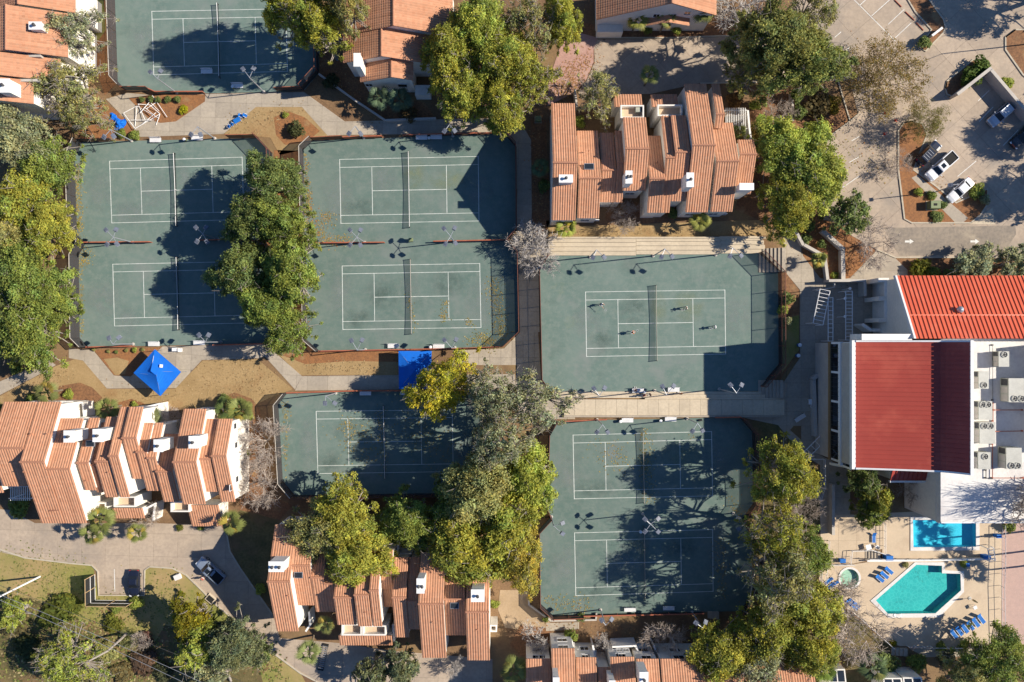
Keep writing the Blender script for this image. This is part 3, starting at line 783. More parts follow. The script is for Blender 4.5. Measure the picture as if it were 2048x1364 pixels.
# ------------------------------------------------------------------ buildings
def tile_sheet(O, U, V, parent, name='roof_tiles', pitch=.40, course=.42, seed=0, lip=.012):
    """barrel roof tiles: O eave corner, U along the eave, V up the slope; real rounded rows with a lip at each course"""
    O = np.array(O); U = np.array(U); V = np.array(V)
    W = np.linalg.norm(U); L = np.linalg.norm(V); u = U/W; v = V/L
    n = np.cross(u, v); 
    if n[2] < 0: n = -n
    nr = max(1, int(round(W/pitch))); nc = max(1, int(round(L/course)))
    p = W/nr; c = L/nc
    prof = [(0.0, 0.0), (.30, .0), (.42, .042), (.65, .060), (.88, .042)]
    us = []; hs = []
    for i in range(nr):
        for a, h in prof: us.append((i+a)*p); hs.append(h)
    us.append(W); hs.append(0.0)
    us = np.array(us); hs = np.array(hs); m = len(us)
    rows = []
    for j in range(nc):
        for (fv, lift) in ((j*c - .03, lip), ((j+1)*c, .0)):
            rows.append(O + np.outer(us, u) + v*fv + np.outer(hs+lift, n))
    verts = np.concatenate(rows)
    idx = np.arange(m-1)
    faces = []
    for j in range(nc):
        b = (2*j)*m; t = (2*j+1)*m
        faces.append(np.stack([b+idx, b+idx+1, t+idx+1, t+idx], 1))
    F = np.concatenate(faces)
    fn = np.cross(u, v)
    if fn[2] < 0: F = F[:, ::-1]
    o0 = np.array(WO.get(parent, Vector((0,0,0))))
    me = bpy.data.meshes.new(name)
    me.vertices.add(len(verts)); me.vertices.foreach_set('co', (verts-o0).ravel())
    me.loops.add(F.size); me.loops.foreach_set('vertex_index', F.ravel())
    me.polygons.add(len(F)); me.polygons.foreach_set('loop_start', np.arange(len(F))*4); me.polygons.foreach_set('loop_total', np.full(len(F), 4))
    me.update(calc_edges=True)
    rg = np.random.default_rng(seed + int(abs(O[0]*13+O[1]*7)))
    tile = rg.normal(1.0, .045, (nc, nr)); row = rg.normal(1.0, .02, (nc, 1)); col = rg.normal(1.0, .05, (1, nr))
    warm = rg.normal(0, .03, (nc, nr))
    val = np.clip(tile*row*col, .6, 1.35)
    cols = np.stack([val*.5, val*.5*(1+warm), val*.5*(1+warm*1.5), np.ones_like(val)], -1)
    fr = np.repeat(cols, 5, axis=1).reshape(nc*nr*5, 4)          # five faces per tile across
    at = me.color_attributes.new('tint', 'FLOAT_COLOR', 'CORNER')
    at.data.foreach_set('color', np.repeat(fr, 4, axis=0).ravel())
    me.materials.append(MAT['roof_tile'])
    o = link(name, me, parent)
    o['kind'] = 'stuff'
    return o

def slab_between(mb, pts, t):
    """thin slab under four (or more) roof corner points"""
    n = len(pts)
    mb.add([Vector(p) - Vector((0,0,.02)) for p in pts] + [Vector(p) - Vector((0,0,t)) for p in pts],
           [tuple(range(n)), tuple(range(2*n-1, n-1, -1))] + [(i, n+i, n+(i+1)%n, (i+1)%n) for i in range(n)])

def solve_eave(ypx, Yr, zr, k):
    """height of an eave seen at pixel row ypx for a roof falling with slope k from (Yr, zr)"""
    a = (682.0-ypx)/FPX
    # Y = a (H - z);  z = zr - k |Y - Yr|
    for s in (1, -1):
        # s=1: Y > Yr : z = zr - k (Y - Yr)
        z = (zr + s*k*Yr - s*k*a*CAM_H) / (1 - s*k*a)
        Y = a*(CAM_H - z)
        if (Y - Yr)*s >= -1e-6: return Y, z
    return a*CAM_H, zr

def bay(bld, xl, xr, yR, zR, yN, yS, k=.5, wall=True, cap=True, over=.35, seed=0, kS=None, zfloor=0.0):
    """one gabled strip with its ridge running left-right; all pixel numbers are read at the ridge / eaves"""
    s = (CAM_H-zR)/FPX
    x0, x1 = (xl-1024)*s, (xr-1024)*s
    Yr = (682-yR)*s
    YN, zN = solve_eave(yN, Yr, zR, k) if yN is not None else (Yr, zR)
    YS, zS = solve_eave(yS, Yr, zR, kS or k) if yS is not None else (Yr, zR)
    if yN is not None:
        tile_sheet((x0, YN, zN), (x1-x0, 0, 0), (0, Yr-YN, zR-zN), bld, seed=seed)
        mb = MB(); slab_between(mb, [(x0,YN,zN),(x1,YN,zN),(x1,Yr,zR),(x0,Yr,zR)], .2); mb.build('roof_deck', 'ridge_tile', bld)
    if yS is not None:
        tile_sheet((x0, YS, zS), (x1-x0, 0, 0), (0, Yr-YS, zR-zS), bld, seed=seed+5)
        mb = MB(); slab_between(mb, [(x0,YS,zS),(x0,Yr,zR),(x1,Yr,zR),(x1,YS,zS)], .2); mb.build('roof_deck', 'ridge_tile', bld)
    if cap and yN is not None and yS is not None:
        mb = MB(); mb.tube((x0-.05,Yr,zR+.03), (x1+.05,Yr,zR+.03), .17, n=8); mb.build('ridge_cap', 'ridge_tile', bld)
    if wall:
        i = .12
        prof = []
        a = YN - over if yN is not None else Yr
        b = YS + over if yS is not None else Yr
        za = zN + k*over if yN is not None else zR
        zb = zS + (kS or k)*over if yS is not None else zR
        prof = [(b, zfloor), (a, zfloor), (a, za-.2), (Yr, zR-.2), (b, zb-.2)]
        prof = [q for n_, q in enumerate(prof) if n_ == 0 or q != prof[n_-1]]
        n = len(prof); mb = MB()
        mb.add([(x0+i, y, z) for y, z in prof] + [(x1-i, y, z) for y, z in prof],
               [tuple(range(n-1,-1,-1)), tuple(range(n, 2*n))] + [(q, (q+1)%n, n+(q+1)%n, n+q) for q in range(n)])
        mb.build('wall', 'stucco', bld)
        if x1-x0 > 2.6 and zfloor == 0:
            for yy, zz, sg in ((a, zN, 1), (b, zS, -1)):
                if (sg > 0 and yN is None) or (sg < 0 and yS is None): continue
                for lev in (zz-1.5, zz-4.4):
                    if lev < 1.2: continue
                    window_at(bld, Vector(((x0+x1)/2 + R.uniform(-.2,.2), yy, lev)), Vector((0,sg,0)), Vector((1,0,0)), min(1.7, (x1-x0)*.42), 1.3, 2)
    return dict(x0=x0+.12, x1=x1-.12, yN=YN-over, yS=YS+over, zN=zN, zS=zS)

def bay_ns(bld, yN, yS, xR, zR, xW, xE, k=.5, wall=True, over=.35, seed=0):
    """gabled strip whose ridge runs up-down in the picture"""
    s = (CAM_H-zR)/FPX
    Xr = (xR-1024)*s; YN = (682-yN)*s; YS = (682-yS)*s
    def ev(xp):
        a = (xp-1024)/FPX
        for sg in (1, -1):
            z = (zR + sg*k*Xr - sg*k*a*CAM_H)/(1 - sg*k*a)
            X = a*(CAM_H-z)
            if (X-Xr)*sg >= -1e-6: return X, z
        return a*CAM_H, zR
    XW, zW = ev(xW); XE, zE = ev(xE)
    for X, z in ((XW, zW), (XE, zE)):
        tile_sheet((X, YS, z), (0, YN-YS, 0), (Xr-X, 0, zR-z), bld, seed=seed, lip=.05)
        mb = MB(); slab_between(mb, [(X,YS,z),(X,YN,z),(Xr,YN,zR),(Xr,YS,zR)], .2); mb.build('roof_deck', 'ridge_tile', bld)
    mb = MB(); mb.tube((Xr,YS-.05,zR+.03), (Xr,YN+.05,zR+.03), .17, n=8); mb.build('ridge_cap', 'ridge_tile', bld)
    if wall:
        prof = [(XW+over,0),(XE-over,0),(XE-over,zE+k*over-.2),(Xr,zR-.2),(XW+over,zW+k*over-.2)]
        n = 5; mb = MB(); a, b = YS+.3, YN-.12
        mb.add([(x,a,z) for x,z in prof]+[(x,b,z) for x,z in prof],
               [tuple(range(n)), tuple(range(2*n-1,n-1,-1))]+[(q, n+q, n+(q+1)%n, (q+1)%n) for q in range(n)])
        mb.build('wall', 'stucco', bld)
    return dict(x0=XW+over, x1=XE-over, yS=YS+.3, yN=YN-.12, zW=zW, zE=zE)

def chimney(bld, x0, y0, x1, y1, z, depth=4.0, pots=1):
    """white boxed chimney whose top is seen at the pixel rectangle"""
    a, b = P(x0, y1, z), P(x1, y0, z)
    mb = MB(); mb.box(a.x, a.y, z-depth, b.x, b.y, z-.12); o = mb.build('chimney', 'stucco', bld)
    mb = MB(); mb.box(a.x-.08, a.y-.08, z-.12, b.x+.08, b.y+.08, z); mb.build('chimney_cap', 'white_trim', o)
    for i in range(pots):
        cx = a.x + (b.x-a.x)*(i+.5)/pots; cy = (a.y+b.y)/2
        mb = MB(); mb.tube((cx,cy,z), (cx,cy,z+.45), .16, .19, 10); mb.lathe((cx,cy,z+.45), [(.26,0),(.26,.06),(.05,.16)], 10)
        mb.build('flue', 'dark_metal', o)
    return o

def window(bld, face, plane, pxx, pxy, w=1.0, h=1.2, panes=2, mat='window_glass'):
    """framed window on a wall plane; the height or position along the wall is read from the pixel"""
    if face in 'NS':
        a = (682-pxy)/FPX; z = CAM_H - plane/a if abs(a) > 1e-4 else 2.0
        c = Vector(((pxx-1024)*(CAM_H-z)/FPX, plane, z)); out = Vector((0, 1 if face == 'N' else -1, 0)); al = Vector((1,0,0))
    else:
        a = (pxx-1024)/FPX; z = CAM_H - plane/a
        c = Vector((plane, (682-pxy)*(CAM_H-z)/FPX, z)); out = Vector((1 if face == 'E' else -1, 0, 0)); al = Vector((0,1,0))
    if z < .8 or z > 18: return None
    return window_at(bld, c, out, al, w, h, panes, mat)

def window_at(bld, c, out, al, w=1.0, h=1.2, panes=2, mat='window_glass'):
    def bx(mb, u0, u1, v0, v1, d0, d1):
        p = c + al*u0 + Vector((0,0,v0)) + out*d0; q = c + al*u1 + Vector((0,0,v1)) + out*d1
        mb.box(min(p.x,q.x), min(p.y,q.y), min(p.z,q.z), max(p.x,q.x), max(p.y,q.y), max(p.z,q.z))
    mb = MB()
    bx(mb, -w/2-.07, w/2+.07, h/2, h/2+.08, -.05, .05); bx(mb, -w/2-.07, w/2+.07, -h/2-.08, -h/2, -.05, .09)
    bx(mb, -w/2-.07, -w/2, -h/2, h/2, -.05, .05); bx(mb, w/2, w/2+.07, -h/2, h/2, -.05, .05)
    for i in range(1, panes): bx(mb, -w/2+w*i/panes-.025, -w/2+w*i/panes+.025, -h/2, h/2, -.04, .04)
    o = mb.build('window', 'white_trim', bld)
    for i in range(panes):
        mb = MB(); bx(mb, -w/2+w*i/panes+.03, -w/2+w*(i+1)/panes-.03, -h/2+.005, h/2-.005, -.05, .015); mb.build('pane', mat, o)
    return o

def balcony(bld, x0, y0, x1, y1, z, h=1.1, floor='terrace', zb=0.0, t=.22):
    """open topped white box: solid parapets round a beige floor; pixel rectangle is its top rim"""
    a, b = P(x0, y1, z), P(x1, y0, z)
    mb = MB(); mb.box(a.x+t, a.y+t, z-h-.2, b.x-t, b.y-t, z-h); mb.build('balcony_floor', floor, bld)
    for (u0,v0,u1,v1) in ((a.x,a.y,b.x,a.y+t),(a.x,b.y-t,b.x,b.y),(a.x,a.y+t+.002,a.x+t,b.y-t-.002),(b.x-t,a.y+t+.002,b.x,b.y-t-.002)):
        mb = MB(); mb.box(u0,v0,zb,u1,v1,z); mb.build('parapet', 'stucco', bld)

def vent_pipe(bld, x, y, z):
    p = P(x, y, z)
    mb = MB(); mb.tube((p.x,p.y,z-.7), (p.x,p.y,z), .09, n=8); mb.build('vent_pipe', 'ridge_tile', bld)

def skylight(bld, x, y, z, w=1.2, h=.8, tilt=0.0):
    p = P(x, y, z)
    mb = MB(); mb.cbox((p.x,p.y,z), w+.16, h+.16, .22); o = mb.build('skylight', 'steel', bld)
    mb = MB(); mb.cbox((p.x,p.y,z+.12), w, h, .03); mb.build('pane', 'window_glass', o)

# ---- lower left row
t = thing('townhouse_row', tuple(P(230, 930)), 'terracotta tiled row of white townhouses at left, below the dry lawn', 'townhouses', 'townhouse rows')
bay(t, -90, -23, 905, 10.2, 830, 985)
bay(t, -22, 46, 896, 11.6, 804, 972, seed=1)
B2 = bay(t, 40, 88, 924, 12.6, 804, 1046, seed=2)
bay(t, 93, 139, 938, 11.9, 837, 1046, seed=3)
bay(t, 140.5, 152, 930, 9.0, 842, 985, seed=33)
bay(t, 154, 176, 926, 10.6, 836, 980, seed=4)
bay(t, 177.5, 189, 930, 9.6, 845, 984, seed=44)
bay(t, 190, 215, 923, 11.0, 834, 994, seed=5)
bay(t, 216.5, 236, 912, 11.9, 814, 994, seed=6)
bay(t, 244, 272, 876, 11.2, 814, 957, seed=7)
bay(t, 273, 293, 904, 10.4, 846, 981, seed=8)
bay(t, 294.5, 311, 916, 10.1, 846, 981, seed=9)
bay(t, 312, 344, 943, 9.4, 868, 1003, seed=10)
bay(t, 345.5, 392, 924, 11.8, 818, 1008, seed=11)
bay(t, 394, 421, 918, 10.3, 838, 983, seed=12)
B13 = bay(t, 422.5, 452, 912, 10.9, 838, 1003, seed=13)
bay(t, 225, 284, 1016, 4.6, None, 1036, seed=14)
bay(t, 374, 436, 1010, 4.8, None, 1052, seed=15)
balcony(t, 227, 993, 271, 1014, 5.6)
balcony(t, 341, 1003, 379, 1024, 5.4)
balcony(t, 186, 1005, 212, 1022, 4.2)
for q in ((128,862,148,884,12.6),(186,859,206,883,12.3),(308,880,325,903,12.2),(378,873,395,896,12.8)): chimney(t, *q)
skylight(t, 181, 887, 10.2); 
p0 = P(104, 1000, 8.6); mb = MB(); mb.cbox((p0.x,p0.y,8.4), 1.6, 3.6, .18, .1); mb.build('roof_opening', 'roof_deck', t)
for q in ((60,868,11.2),(92,868,11.2),(46,944,12),(146,982,9),(172,962,9.6),(215,945,10.5),(364,966,10),(402,988,8.5),(330,973,8.2)): vent_pipe(t, *q)
for y_, x_ in ((852,470),(890,472),(958,474),(975,462)): window(t, 'E', B13['x1'], x_, y_, .9, 1.1, 1)
# white garden walls and slatted pergola
def garden_wall(name, label, pts, h, w=.25, mat='stucco', cat='wall', group=None, parent=None):
    ps = [P(x, y, h) for x, y in pts]
    o = parent or thing(name, (ps[0].x, ps[0].y, 0), label, cat, group)
    for i in range(len(ps)-1):
        a, b = ps[i], ps[i+1]; d = (b-a).normalized(); q = Vector((-d.y,d.x,0))*(w/2)
        a2 = a - d*(w/2 if i == 0 else -.002-w/2); b2 = b + d*(w/2)
        mb = MB(); mb.prism([(a2+q)[:2],(b2+q)[:2],(b2-q)[:2],(a2-q)[:2]], -.1, h-.06); mb.build('wall_panel', mat, o)
        q2 = q*1.25
        mb = MB(); mb.prism([(a2+q2)[:2],(b2+q2)[:2],(b2-q2)[:2],(a2-q2)[:2]], h-.06, h); mb.build('coping', mat if mat != 'stucco' else 'white_trim', o)
    return o
for pts in ([(122,804),(165,806),(168,832)], [(285,816),(318,808),(320,846)], [(330,846),(352,842)], [(412,820),(430,818),(432,838)], [(-30,838),(22,836)], [(290,1018),(310,1008),(306,1040)], [(436,1010),(440,1040)]):
    garden_wall('', '', pts, 3.2, parent=t)
def pergola(label, x0, y0, x1, y1, h, n, along='x', mat='white_trim', group='pergolas'):
    a, b = P(x0, y1, h), P(x1, y0, h)
    o = thing('pergola', (a.x, a.y, 0), label, 'pergola', group)
    for cx, cy in ((a.x+.1,a.y+.1),(b.x-.1,a.y+.1),(a.x+.1,b.y-.1),(b.x-.1,b.y-.1)):
        mb = MB(); mb.box(cx-.08,cy-.08,-.05,cx+.08,cy+.08,h-.22); mb.build('post', mat, o)
    if along == 'x':
        for yy in (a.y+.1, b.y-.1):
            mb = MB(); mb.box(a.x-.2,yy-.06,h-.22,b.x+.2,yy+.06,h-.001); mb.build('beam', mat, o)
        for i in range(n):
            x = a.x + (b.x-a.x)*(i+.5)/n
            mb = MB(); mb.box(x-.045,a.y-.25,h,x+.045,b.y+.25,h+.14); mb.build('slat', mat, o)
    else:
        for xx in (a.x+.1, b.x-.1):
            mb = MB(); mb.box(xx-.06,a.y-.2,h-.22,xx+.06,b.y+.2,h-.001); mb.build('beam', mat, o)
        for i in range(n):
            y = a.y + (b.y-a.y)*(i+.5)/n
            mb = MB(); mb.box(a.x-.25,y-.045,h,b.x+.25,y+.045,h+.14); mb.build('slat', mat, o)
    return o
pergola('white slatted pergola at the lower left end of the left townhouse row', 20, 972, 62, 998, 3.6, 10, 'x')
pergola('white slatted pergola beside the right end of the upper right townhouse row', 1450, 219, 1492, 258, 3.0, 12, 'x')

# ---- bottom row
t = thing('townhouse_row', tuple(P(760, 1190)), 'terracotta tiled townhouse row at the bottom, partly hidden by oaks', 'townhouses', 'townhouse rows')
bay(t, 534.5, 580, 1163, 11.4, 1049, 1262, seed=21)
bay(t, 581.5, 620, 1131, 10.2, 1060, 1210, seed=22)
bay(t, 621.5, 648, 1155, 9.2, 1075, 1223, seed=23)
bay(t, 649.5, 666, 1167, 8.6, 1080, 1223, seed=24)
bay(t, 667.5, 706, 1195, 10.0, 1090, 1249, seed=25)
bay(t, 708, 737, 1190, 10.9, 1095, 1252, seed=26)
bay(t, 738.5, 757, 1181, 11.3, 1097, 1252, seed=27)
bay(t, 760, 783, 1145, 9.0, 1100, 1213, seed=28)
bay(t, 784, 812, 1195, 9.6, 1115, 1274, seed=29)
bay(t, 813.5, 835, 1202, 9.0, 1115, 1258, seed=30)
bay(t, 836.5, 887, 1208, 11.4, 1105, 1315, seed=31)
bay(t, 889, 930, 1198, 9.6, 1105, 1270, seed=32)
bay(t, 931.5, 978, 1224, 11.2, 1112, 1320, seed=33)
bay(t, 677, 783, 1271, 4.6, None, 1290, seed=34)
balcony(t, 683, 1248, 723.5, 1271, 5.6); balcony(t, 724.5, 1251, 772, 1271, 5.6)
balcony(t, 980, 1250, 994, 1264, 4.0)
chimney(t, 538, 1124, 567, 1143, 13.0, pots=2); chimney(t, 834, 1158, 848, 1186, 12.6, pots=2); chimney(t, 943, 1180, 968, 1203, 12.6)
skylight(t, 597, 1150, 9.7); skylight(t, 909, 1211, 9.5)
for q in ((575,1192,10.4),(830,1214,8.7),(865,1245,10),(955,1260,9.8),(730,1225,9.5)): vent_pipe(t, *q)
garden_wall('', '', [(797,1086),(794,1108),(822,1108)], 3.6, parent=t)
garden_wall('', '', [(618,1225),(620,1250),(612,1262)], 3.0, parent=t)
garden_wall('', '', [(786,1250),(788,1282)], 3.0, parent=t)

# ---- upper right row
t = thing('townhouse_row', tuple(P(1300, 330)), 'terracotta tiled townhouse row above the pale concrete bleachers', 'townhouses', 'townhouse rows')
bay(t, 1106, 1155, 325, 12.0, 207, 440, seed=41)
bay(t, 1158, 1202, 356, 10.0, 262, 436, seed=42)
bay(t, 1203.5, 1233, 340, 8.8, 266, 404, seed=43)
bay(t, 1234.5, 1250, 326, 9.4, 262, 404, seed=44)
bay(t, 1251, 1298, 297, 11.4, 235, 381, seed=45)
bay(t, 1299.5, 1330, 357, 10.0, 272, 425, seed=46)
bay(t, 1331.5, 1349, 315, 10.8, 231, 425, seed=47)
bay(t, 1350.5, 1381, 304, 11.2, 231, 402, seed=48)
B5 = bay(t, 1385, 1431, 290, 12.2, 168, 424, seed=49)
B6 = bay(t, 1433, 1478, 322, 11.0, 246, 423, seed=50)
bay(t, 1480, 1513, 308, 9.2, 280, 388, seed=51)
bay(t, 1432.5, 1449, 228, 9.6, 168, 256, seed=52)
bay(t, 1229, 1285, 214, 5.6, 189, None, seed=53, cap=False)
bay(t, 1304, 1357, 214, 5.6, 189, None, seed=54, cap=False)
balcony(t, 1241, 210, 1288, 236, 7.0); balcony(t, 1315, 209, 1365, 232, 7.0)
p0 = P(1275, 222, 5.9); mb = MB(); mb.bbox((p0.x,p0.y,6.3), .9, .8, .8, .05); mb.build('air_conditioner', 'hvac', t)
chimney(t, 1119, 350, 1145, 364, 12.4, pots=1); chimney(t, 1252, 342, 1264, 366, 12.2, pots=2); chimney(t, 1374, 346, 1387, 373, 13.4, pots=1); chimney(t, 1480, 367, 1507, 379, 11.0, 8.0, pots=0)
skylight(t, 1178, 333, 9.4, 1.4, .8)
for q in ((1220,314,9),(1315,323,9.4),(1372,297,11),(1178,300,9)): vent_pipe(t, *q)
for x_ in (1212,1224): window(t, 'S', P(0,404,6.0).y + .35, x_, 409, .9, .9, 2)
for x_ in (1170,1190): window(t, 'S', P(0,436,6.4).y + .35, x_, 440, 1.2, .8, 2)
for x_ in (1416,1432,1446): window(t, 'S', P(0,424,6.2).y + .35, x_, 428, 1.1, .9, 2)
garden_wall('', '', [(1496,222),(1499,255),(1502,282)], 3.0, parent=t)
garden_wall('', '', [(1150,180),(1154,212)], 2.6, parent=t, mat='stucco_grey')

# ---- top centre house (ridge up and down the picture)
t = thing('townhouse', tuple(P(770, 90)), 'tiled house at top centre with a white chimney, left of the yellow green oaks', 'house')
bay_ns(t, -60, 51, 787, 11.4, 685, 905, k=.45, seed=61)
bay_ns(t, 53, 112, 763, 10.2, 687, 862, k=.45, seed=62)
H3 = bay_ns(t, 114, 154, 783, 8.4, 721, 826, k=.45, seed=63)
chimney(t, 708, 107, 720, 132, 11.0, 8.0, pots=0)
mb = MB(); a = P(830, 190, 2.4); b = P(860, 170, 2.4); mb.box(a.x,a.y,0,b.x,b.y,2.4); mb.build('garage', 'stucco', t)
window(t, 'S', H3['yS'], 738, 170, 1.1, 1.2, 2); window(t, 'S', H3['yS'], 805, 171, 1.5, 1.4, 1)
yS2 = P(0, 112, 9).y + .25
for x_ in (702, 709, 716): window(t, 'S', H3['yS']+4.2, x_, 141, .8, .9, 1)

# ---- top left house
t = thing('townhouse', tuple(P(70, 100)), 'tiled house in the top left corner behind a sparse oak', 'house')
bay_ns(t, -60, 8, 36, 11.8, -40, 150, k=.45, seed=71)
bay_ns(t, 9, 99, 12, 12.4, -90, 135, k=.42, seed=72)
bay_ns(t, 103, 149, -6, 12.0, -110, 120, k=.42, seed=73)
H4 = bay_ns(t, 153, 200, -8, 11.6, -110, 66, k=.42, seed=74)
for yy in (101, 151):
    a = P(-60, yy+2, 12.2); b = P(84, yy-2, 9.5)
    mb = MB(); mb.box(a.x, a.y-.15, 4, P(84,yy,10.0).x, a.y+.25, 10.4); mb.build('party_wall', 'stucco_grey', t)
for (x0,y0,x1,y1,z) in ((122,40,150,75,6.5),(118,80,140,110,6.0),(110,115,135,140,6.0),(100,150,125,180,5.0)):
    a = P(x0,y1,z); b = P(x1,y0,z); mb = MB(); mb.box(a.x,a.y,0,b.x,b.y,z); mb.build('wing', 'stucco', t)
chimney(t, -4, 158, 18, 184, 13.2)
chimney(t, 58, 44, 82, 58, 12.0)
window(t, 'S', H4['yS'], 28, 214, 1.2, 1.2, 2); window(t, 'S', H4['yS'], 6, 214, 1.2, 1.2, 2)

# ---- top right house
t = thing('townhouse', tuple(P(1310, 30)), 'white house with brown tiled roof at the top edge, behind palms', 'house')
H5 = bay_ns(t, -70, 6, 1344, 11.4, 1193, 1432, k=.55, seed=81)
for x_, y_ in ((1313,31),(1346,31),(1375,26),(1368,42)): window(t, 'S', H5['yS'], x_, y_, 1.0, 1.1, 2)
mb = MB(); a = P(1195, 64, 2.6); b = P(1246, 45, 2.6); mb.box(a.x,a.y,0,b.x,H5['yS']-.02,2.6); mb.build('garage', 'stucco', t)
tile_sheet(P(1224,36,5.0), (P(1254,36,5.0)-P(1224,36,5.0)), (0, 1.6, .9), t, seed=82)
for s_ in (-1, 1):
    c0 = P(1338, 14, 6.2)
    tile_sheet((c0.x + s_*3.6, H5['yS']-1.2, 5.0), (0, 1.3, 0), (-s_*3.6, 0, 1.4), t, seed=83+s_)

# ---- bottom right row
t = thing('townhouse_row', tuple(P(1240, 1350)), 'white townhouse row with tiled roofs along the bottom edge, right of centre', 'townhouses', 'townhouse rows')
prev = []
for i, (xl, xr, yN, zE, zr) in enumerate(((1053,1104,1318,6.6,10.5),(1105.5,1153,1297,7.6,11.5),(1155,1197,1315,6.4,10.4),(1199,1224,1335,5.4,9.4),(1226,1275,1314,6.8,11.0),(1279,1325,1318,6.4,10.6),(1329,1416,1318,6.4,10.6),(1420,1505,1316,6.2,10.4),(1508,1590,1322,6.2,10.2),(1592,1640,1330,6.0,9.6))):
    yr = 1420 if xr-xl > 30 else 1405
    prev.append(bay(t, xl, xr, yr, zr, yN, yr+100, k=.5, seed=90+i))
for q, xs, yp in ((0,(1072,1084),1314),(4,(1239,1251),1301),(4,(1244,),1311),(2,(1170,),1313)):
    for x_ in xs: window(t, 'N', prev[q]['yN'], x_, yp, 1.0, 1.1, 2)
for pts in ([(1105,1288),(1108,1297)], [(1186,1292),(1190,1314)], [(1226,1294),(1272,1292),(1280,1316)], [(1308,1292),(1315,1312)], [(1352,1292),(1358,1314)], [(1195,1318),(1200,1336)]):
    garden_wall('', '', pts, 3.4, parent=t)
chimney(t, 1107, 1356, 1118, 1380, 12.5); chimney(t, 1280, 1345, 1296, 1372, 12.2); chimney(t, 1219, 1362, 1230, 1380, 11.5)
pergola('white slatted pergola over a porch below the bare white tree', 1110, 1284, 1146, 1294, 3.0, 4, 'y')
pergola('white slatted pergola between two white porch walls at the bottom edge', 1155, 1300, 1190, 1314, 3.0, 5, 'y')
pergola('white slatted pergola partly behind bare twigs, right of the white porch with windows', 1276, 1303, 1316, 1316, 3.0, 5, 'y')

# ---- glassy white house at bottom right
t = thing('sunroom', tuple(P(1720, 1350)), 'white house with roof windows at the bottom right, below the bare trees', 'house')
for (x0,y0,x1,y1,z) in ((1658,1340,1692,1390,4.0),(1768,1358,1806,1400,4.5),(1808,1357,1846,1400,4.5)):
    a = P(x0,y1,z); b = P(x1,y0,z)
    mb = MB(); mb.add([(a.x,a.y,0),(b.x,a.y,0),(b.x,b.y,0),(a.x,b.y,0),(a.x,a.y,z+.8),(b.x,a.y,z+.8),(b.x,b.y,z-.4),(a.x,b.y,z-.4)], [(4,5,6,7),(0,1,5,4),(1,2,6,5),(2,3,7,6),(3,0,4,7)])
    mb.build('wall', 'stucco', t)
    for i in range(2):
        u0 = a.x+(b.x-a.x)*(.08+.46*i); u1 = u0+(b.x-a.x)*.38; v0 = a.y+(b.y-a.y)*.55; v1 = a.y+(b.y-a.y)*.95
        zz = lambda v: z+.8-1.2*(v-a.y)/(b.y-a.y)+.04
        mb = MB(); mb.add([(u0,v0,zz(v0)),(u1,v0,zz(v0)),(u1,v1,zz(v1)),(u0,v1,zz(v1))], [(0,1,2,3)]); mb.build('pane', 'window_glass', t)

# ------------------------------------------------------------------ clubhouse
club = thing('clubhouse', tuple(P(1800, 800)), 'large white clubhouse with two red metal roofs and a flat white roof', 'clubhouse')
def seam_roof(profile, y0, y1, mat, parent, pitch=.68, name='metal_roof', along='y', thick=.18, trim='white_trim'):
    """profile: list of (s, z) across the fall; sheet extruded along the other axis with standing seams running down the fall"""
    mb = MB()
    def pt(s, q, z): return (s, q, z) if along == 'y' else (q, s, z)
    n = len(profile)
    for i in range(n-1):
        (s0,z0),(s1,z1) = profile[i], profile[i+1]
        mb.add([pt(s0,y0,z0),pt(s1,y0,z1),pt(s1,y1,z1),pt(s0,y1,z0),pt(s0,y0,z0-thick),pt(s1,y0,z1-thick),pt(s1,y1,z1-thick),pt(s0,y1,z0-thick)],
               [(0,1,2,3),(7,6,5,4),(0,4,5,1),(2,6,7,3)] + ([(0,3,7,4)] if i == 0 else []) + ([(1,5,6,2)] if i == n-2 else []))
    o = mb.build(name, mat, parent)
    k = int(round((y1-y0)/pitch)); sm = MB()
    for j in range(k+1):
        q = y0 + (y1-y0)*j/k
        for i in range(n-1):
            (s0,z0),(s1,z1) = profile[i], profile[i+1]; w = .045; h = .13
            sm.add([pt(s0,q-w,z0+.005),pt(s1,q-w,z1+.005),pt(s1,q-w,z1+h),pt(s0,q-w,z0+h),pt(s0,q+w,z0+.005),pt(s1,q+w,z1+.005),pt(s1,q+w,z1+h),pt(s0,q+w,z0+h)],
                   [(0,1,2,3),(7,6,5,4),(3,2,6,7),(0,3,7,4),(1,5,6,2)])
    so = sm.build('standing_seams', mat, o); so['kind'] = 'stuff'
    return o
# main hall: roof climbs to the right and steepens towards its top edge
xw = P(1711, 0, 14.2).x; xe = P(1936, 0, 18.9).x
yn = P(0, 684, 15).y; ys = (682-940)*(CAM_H-16.5)/FPX
prof = []
for i in range(26):
    f = i/25; s_ = xw + (xe-xw)*f
    z_ = 14.2 + 3.4*f**1.15 + 1.75*max(0, (f-.80)/.20)**1.3
    prof.append((s_, z_))
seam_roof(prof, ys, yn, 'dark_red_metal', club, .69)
for q in ((ys-.26, ys-.003), (yn+.003, yn+.26)):
    for i in range(25):
        (s0,z0),(s1,z1) = prof[i], prof[i+1]
        mb = MB(); mb.add([(s0,q[0],z0-.5),(s1,q[0],z1-.5),(s1,q[1],z1-.5),(s0,q[1],z0-.5),(s0,q[0],z0+.16),(s1,q[0],z1+.16),(s1,q[1],z1+.16),(s0,q[1],z0+.16)],
            [(3,2,1,0),(4,5,6,7),(0,1,5,4),(1,2,6,5),(2,3,7,6),(3,0,4,7)]); mb.build('roof_trim', 'white_trim', club)
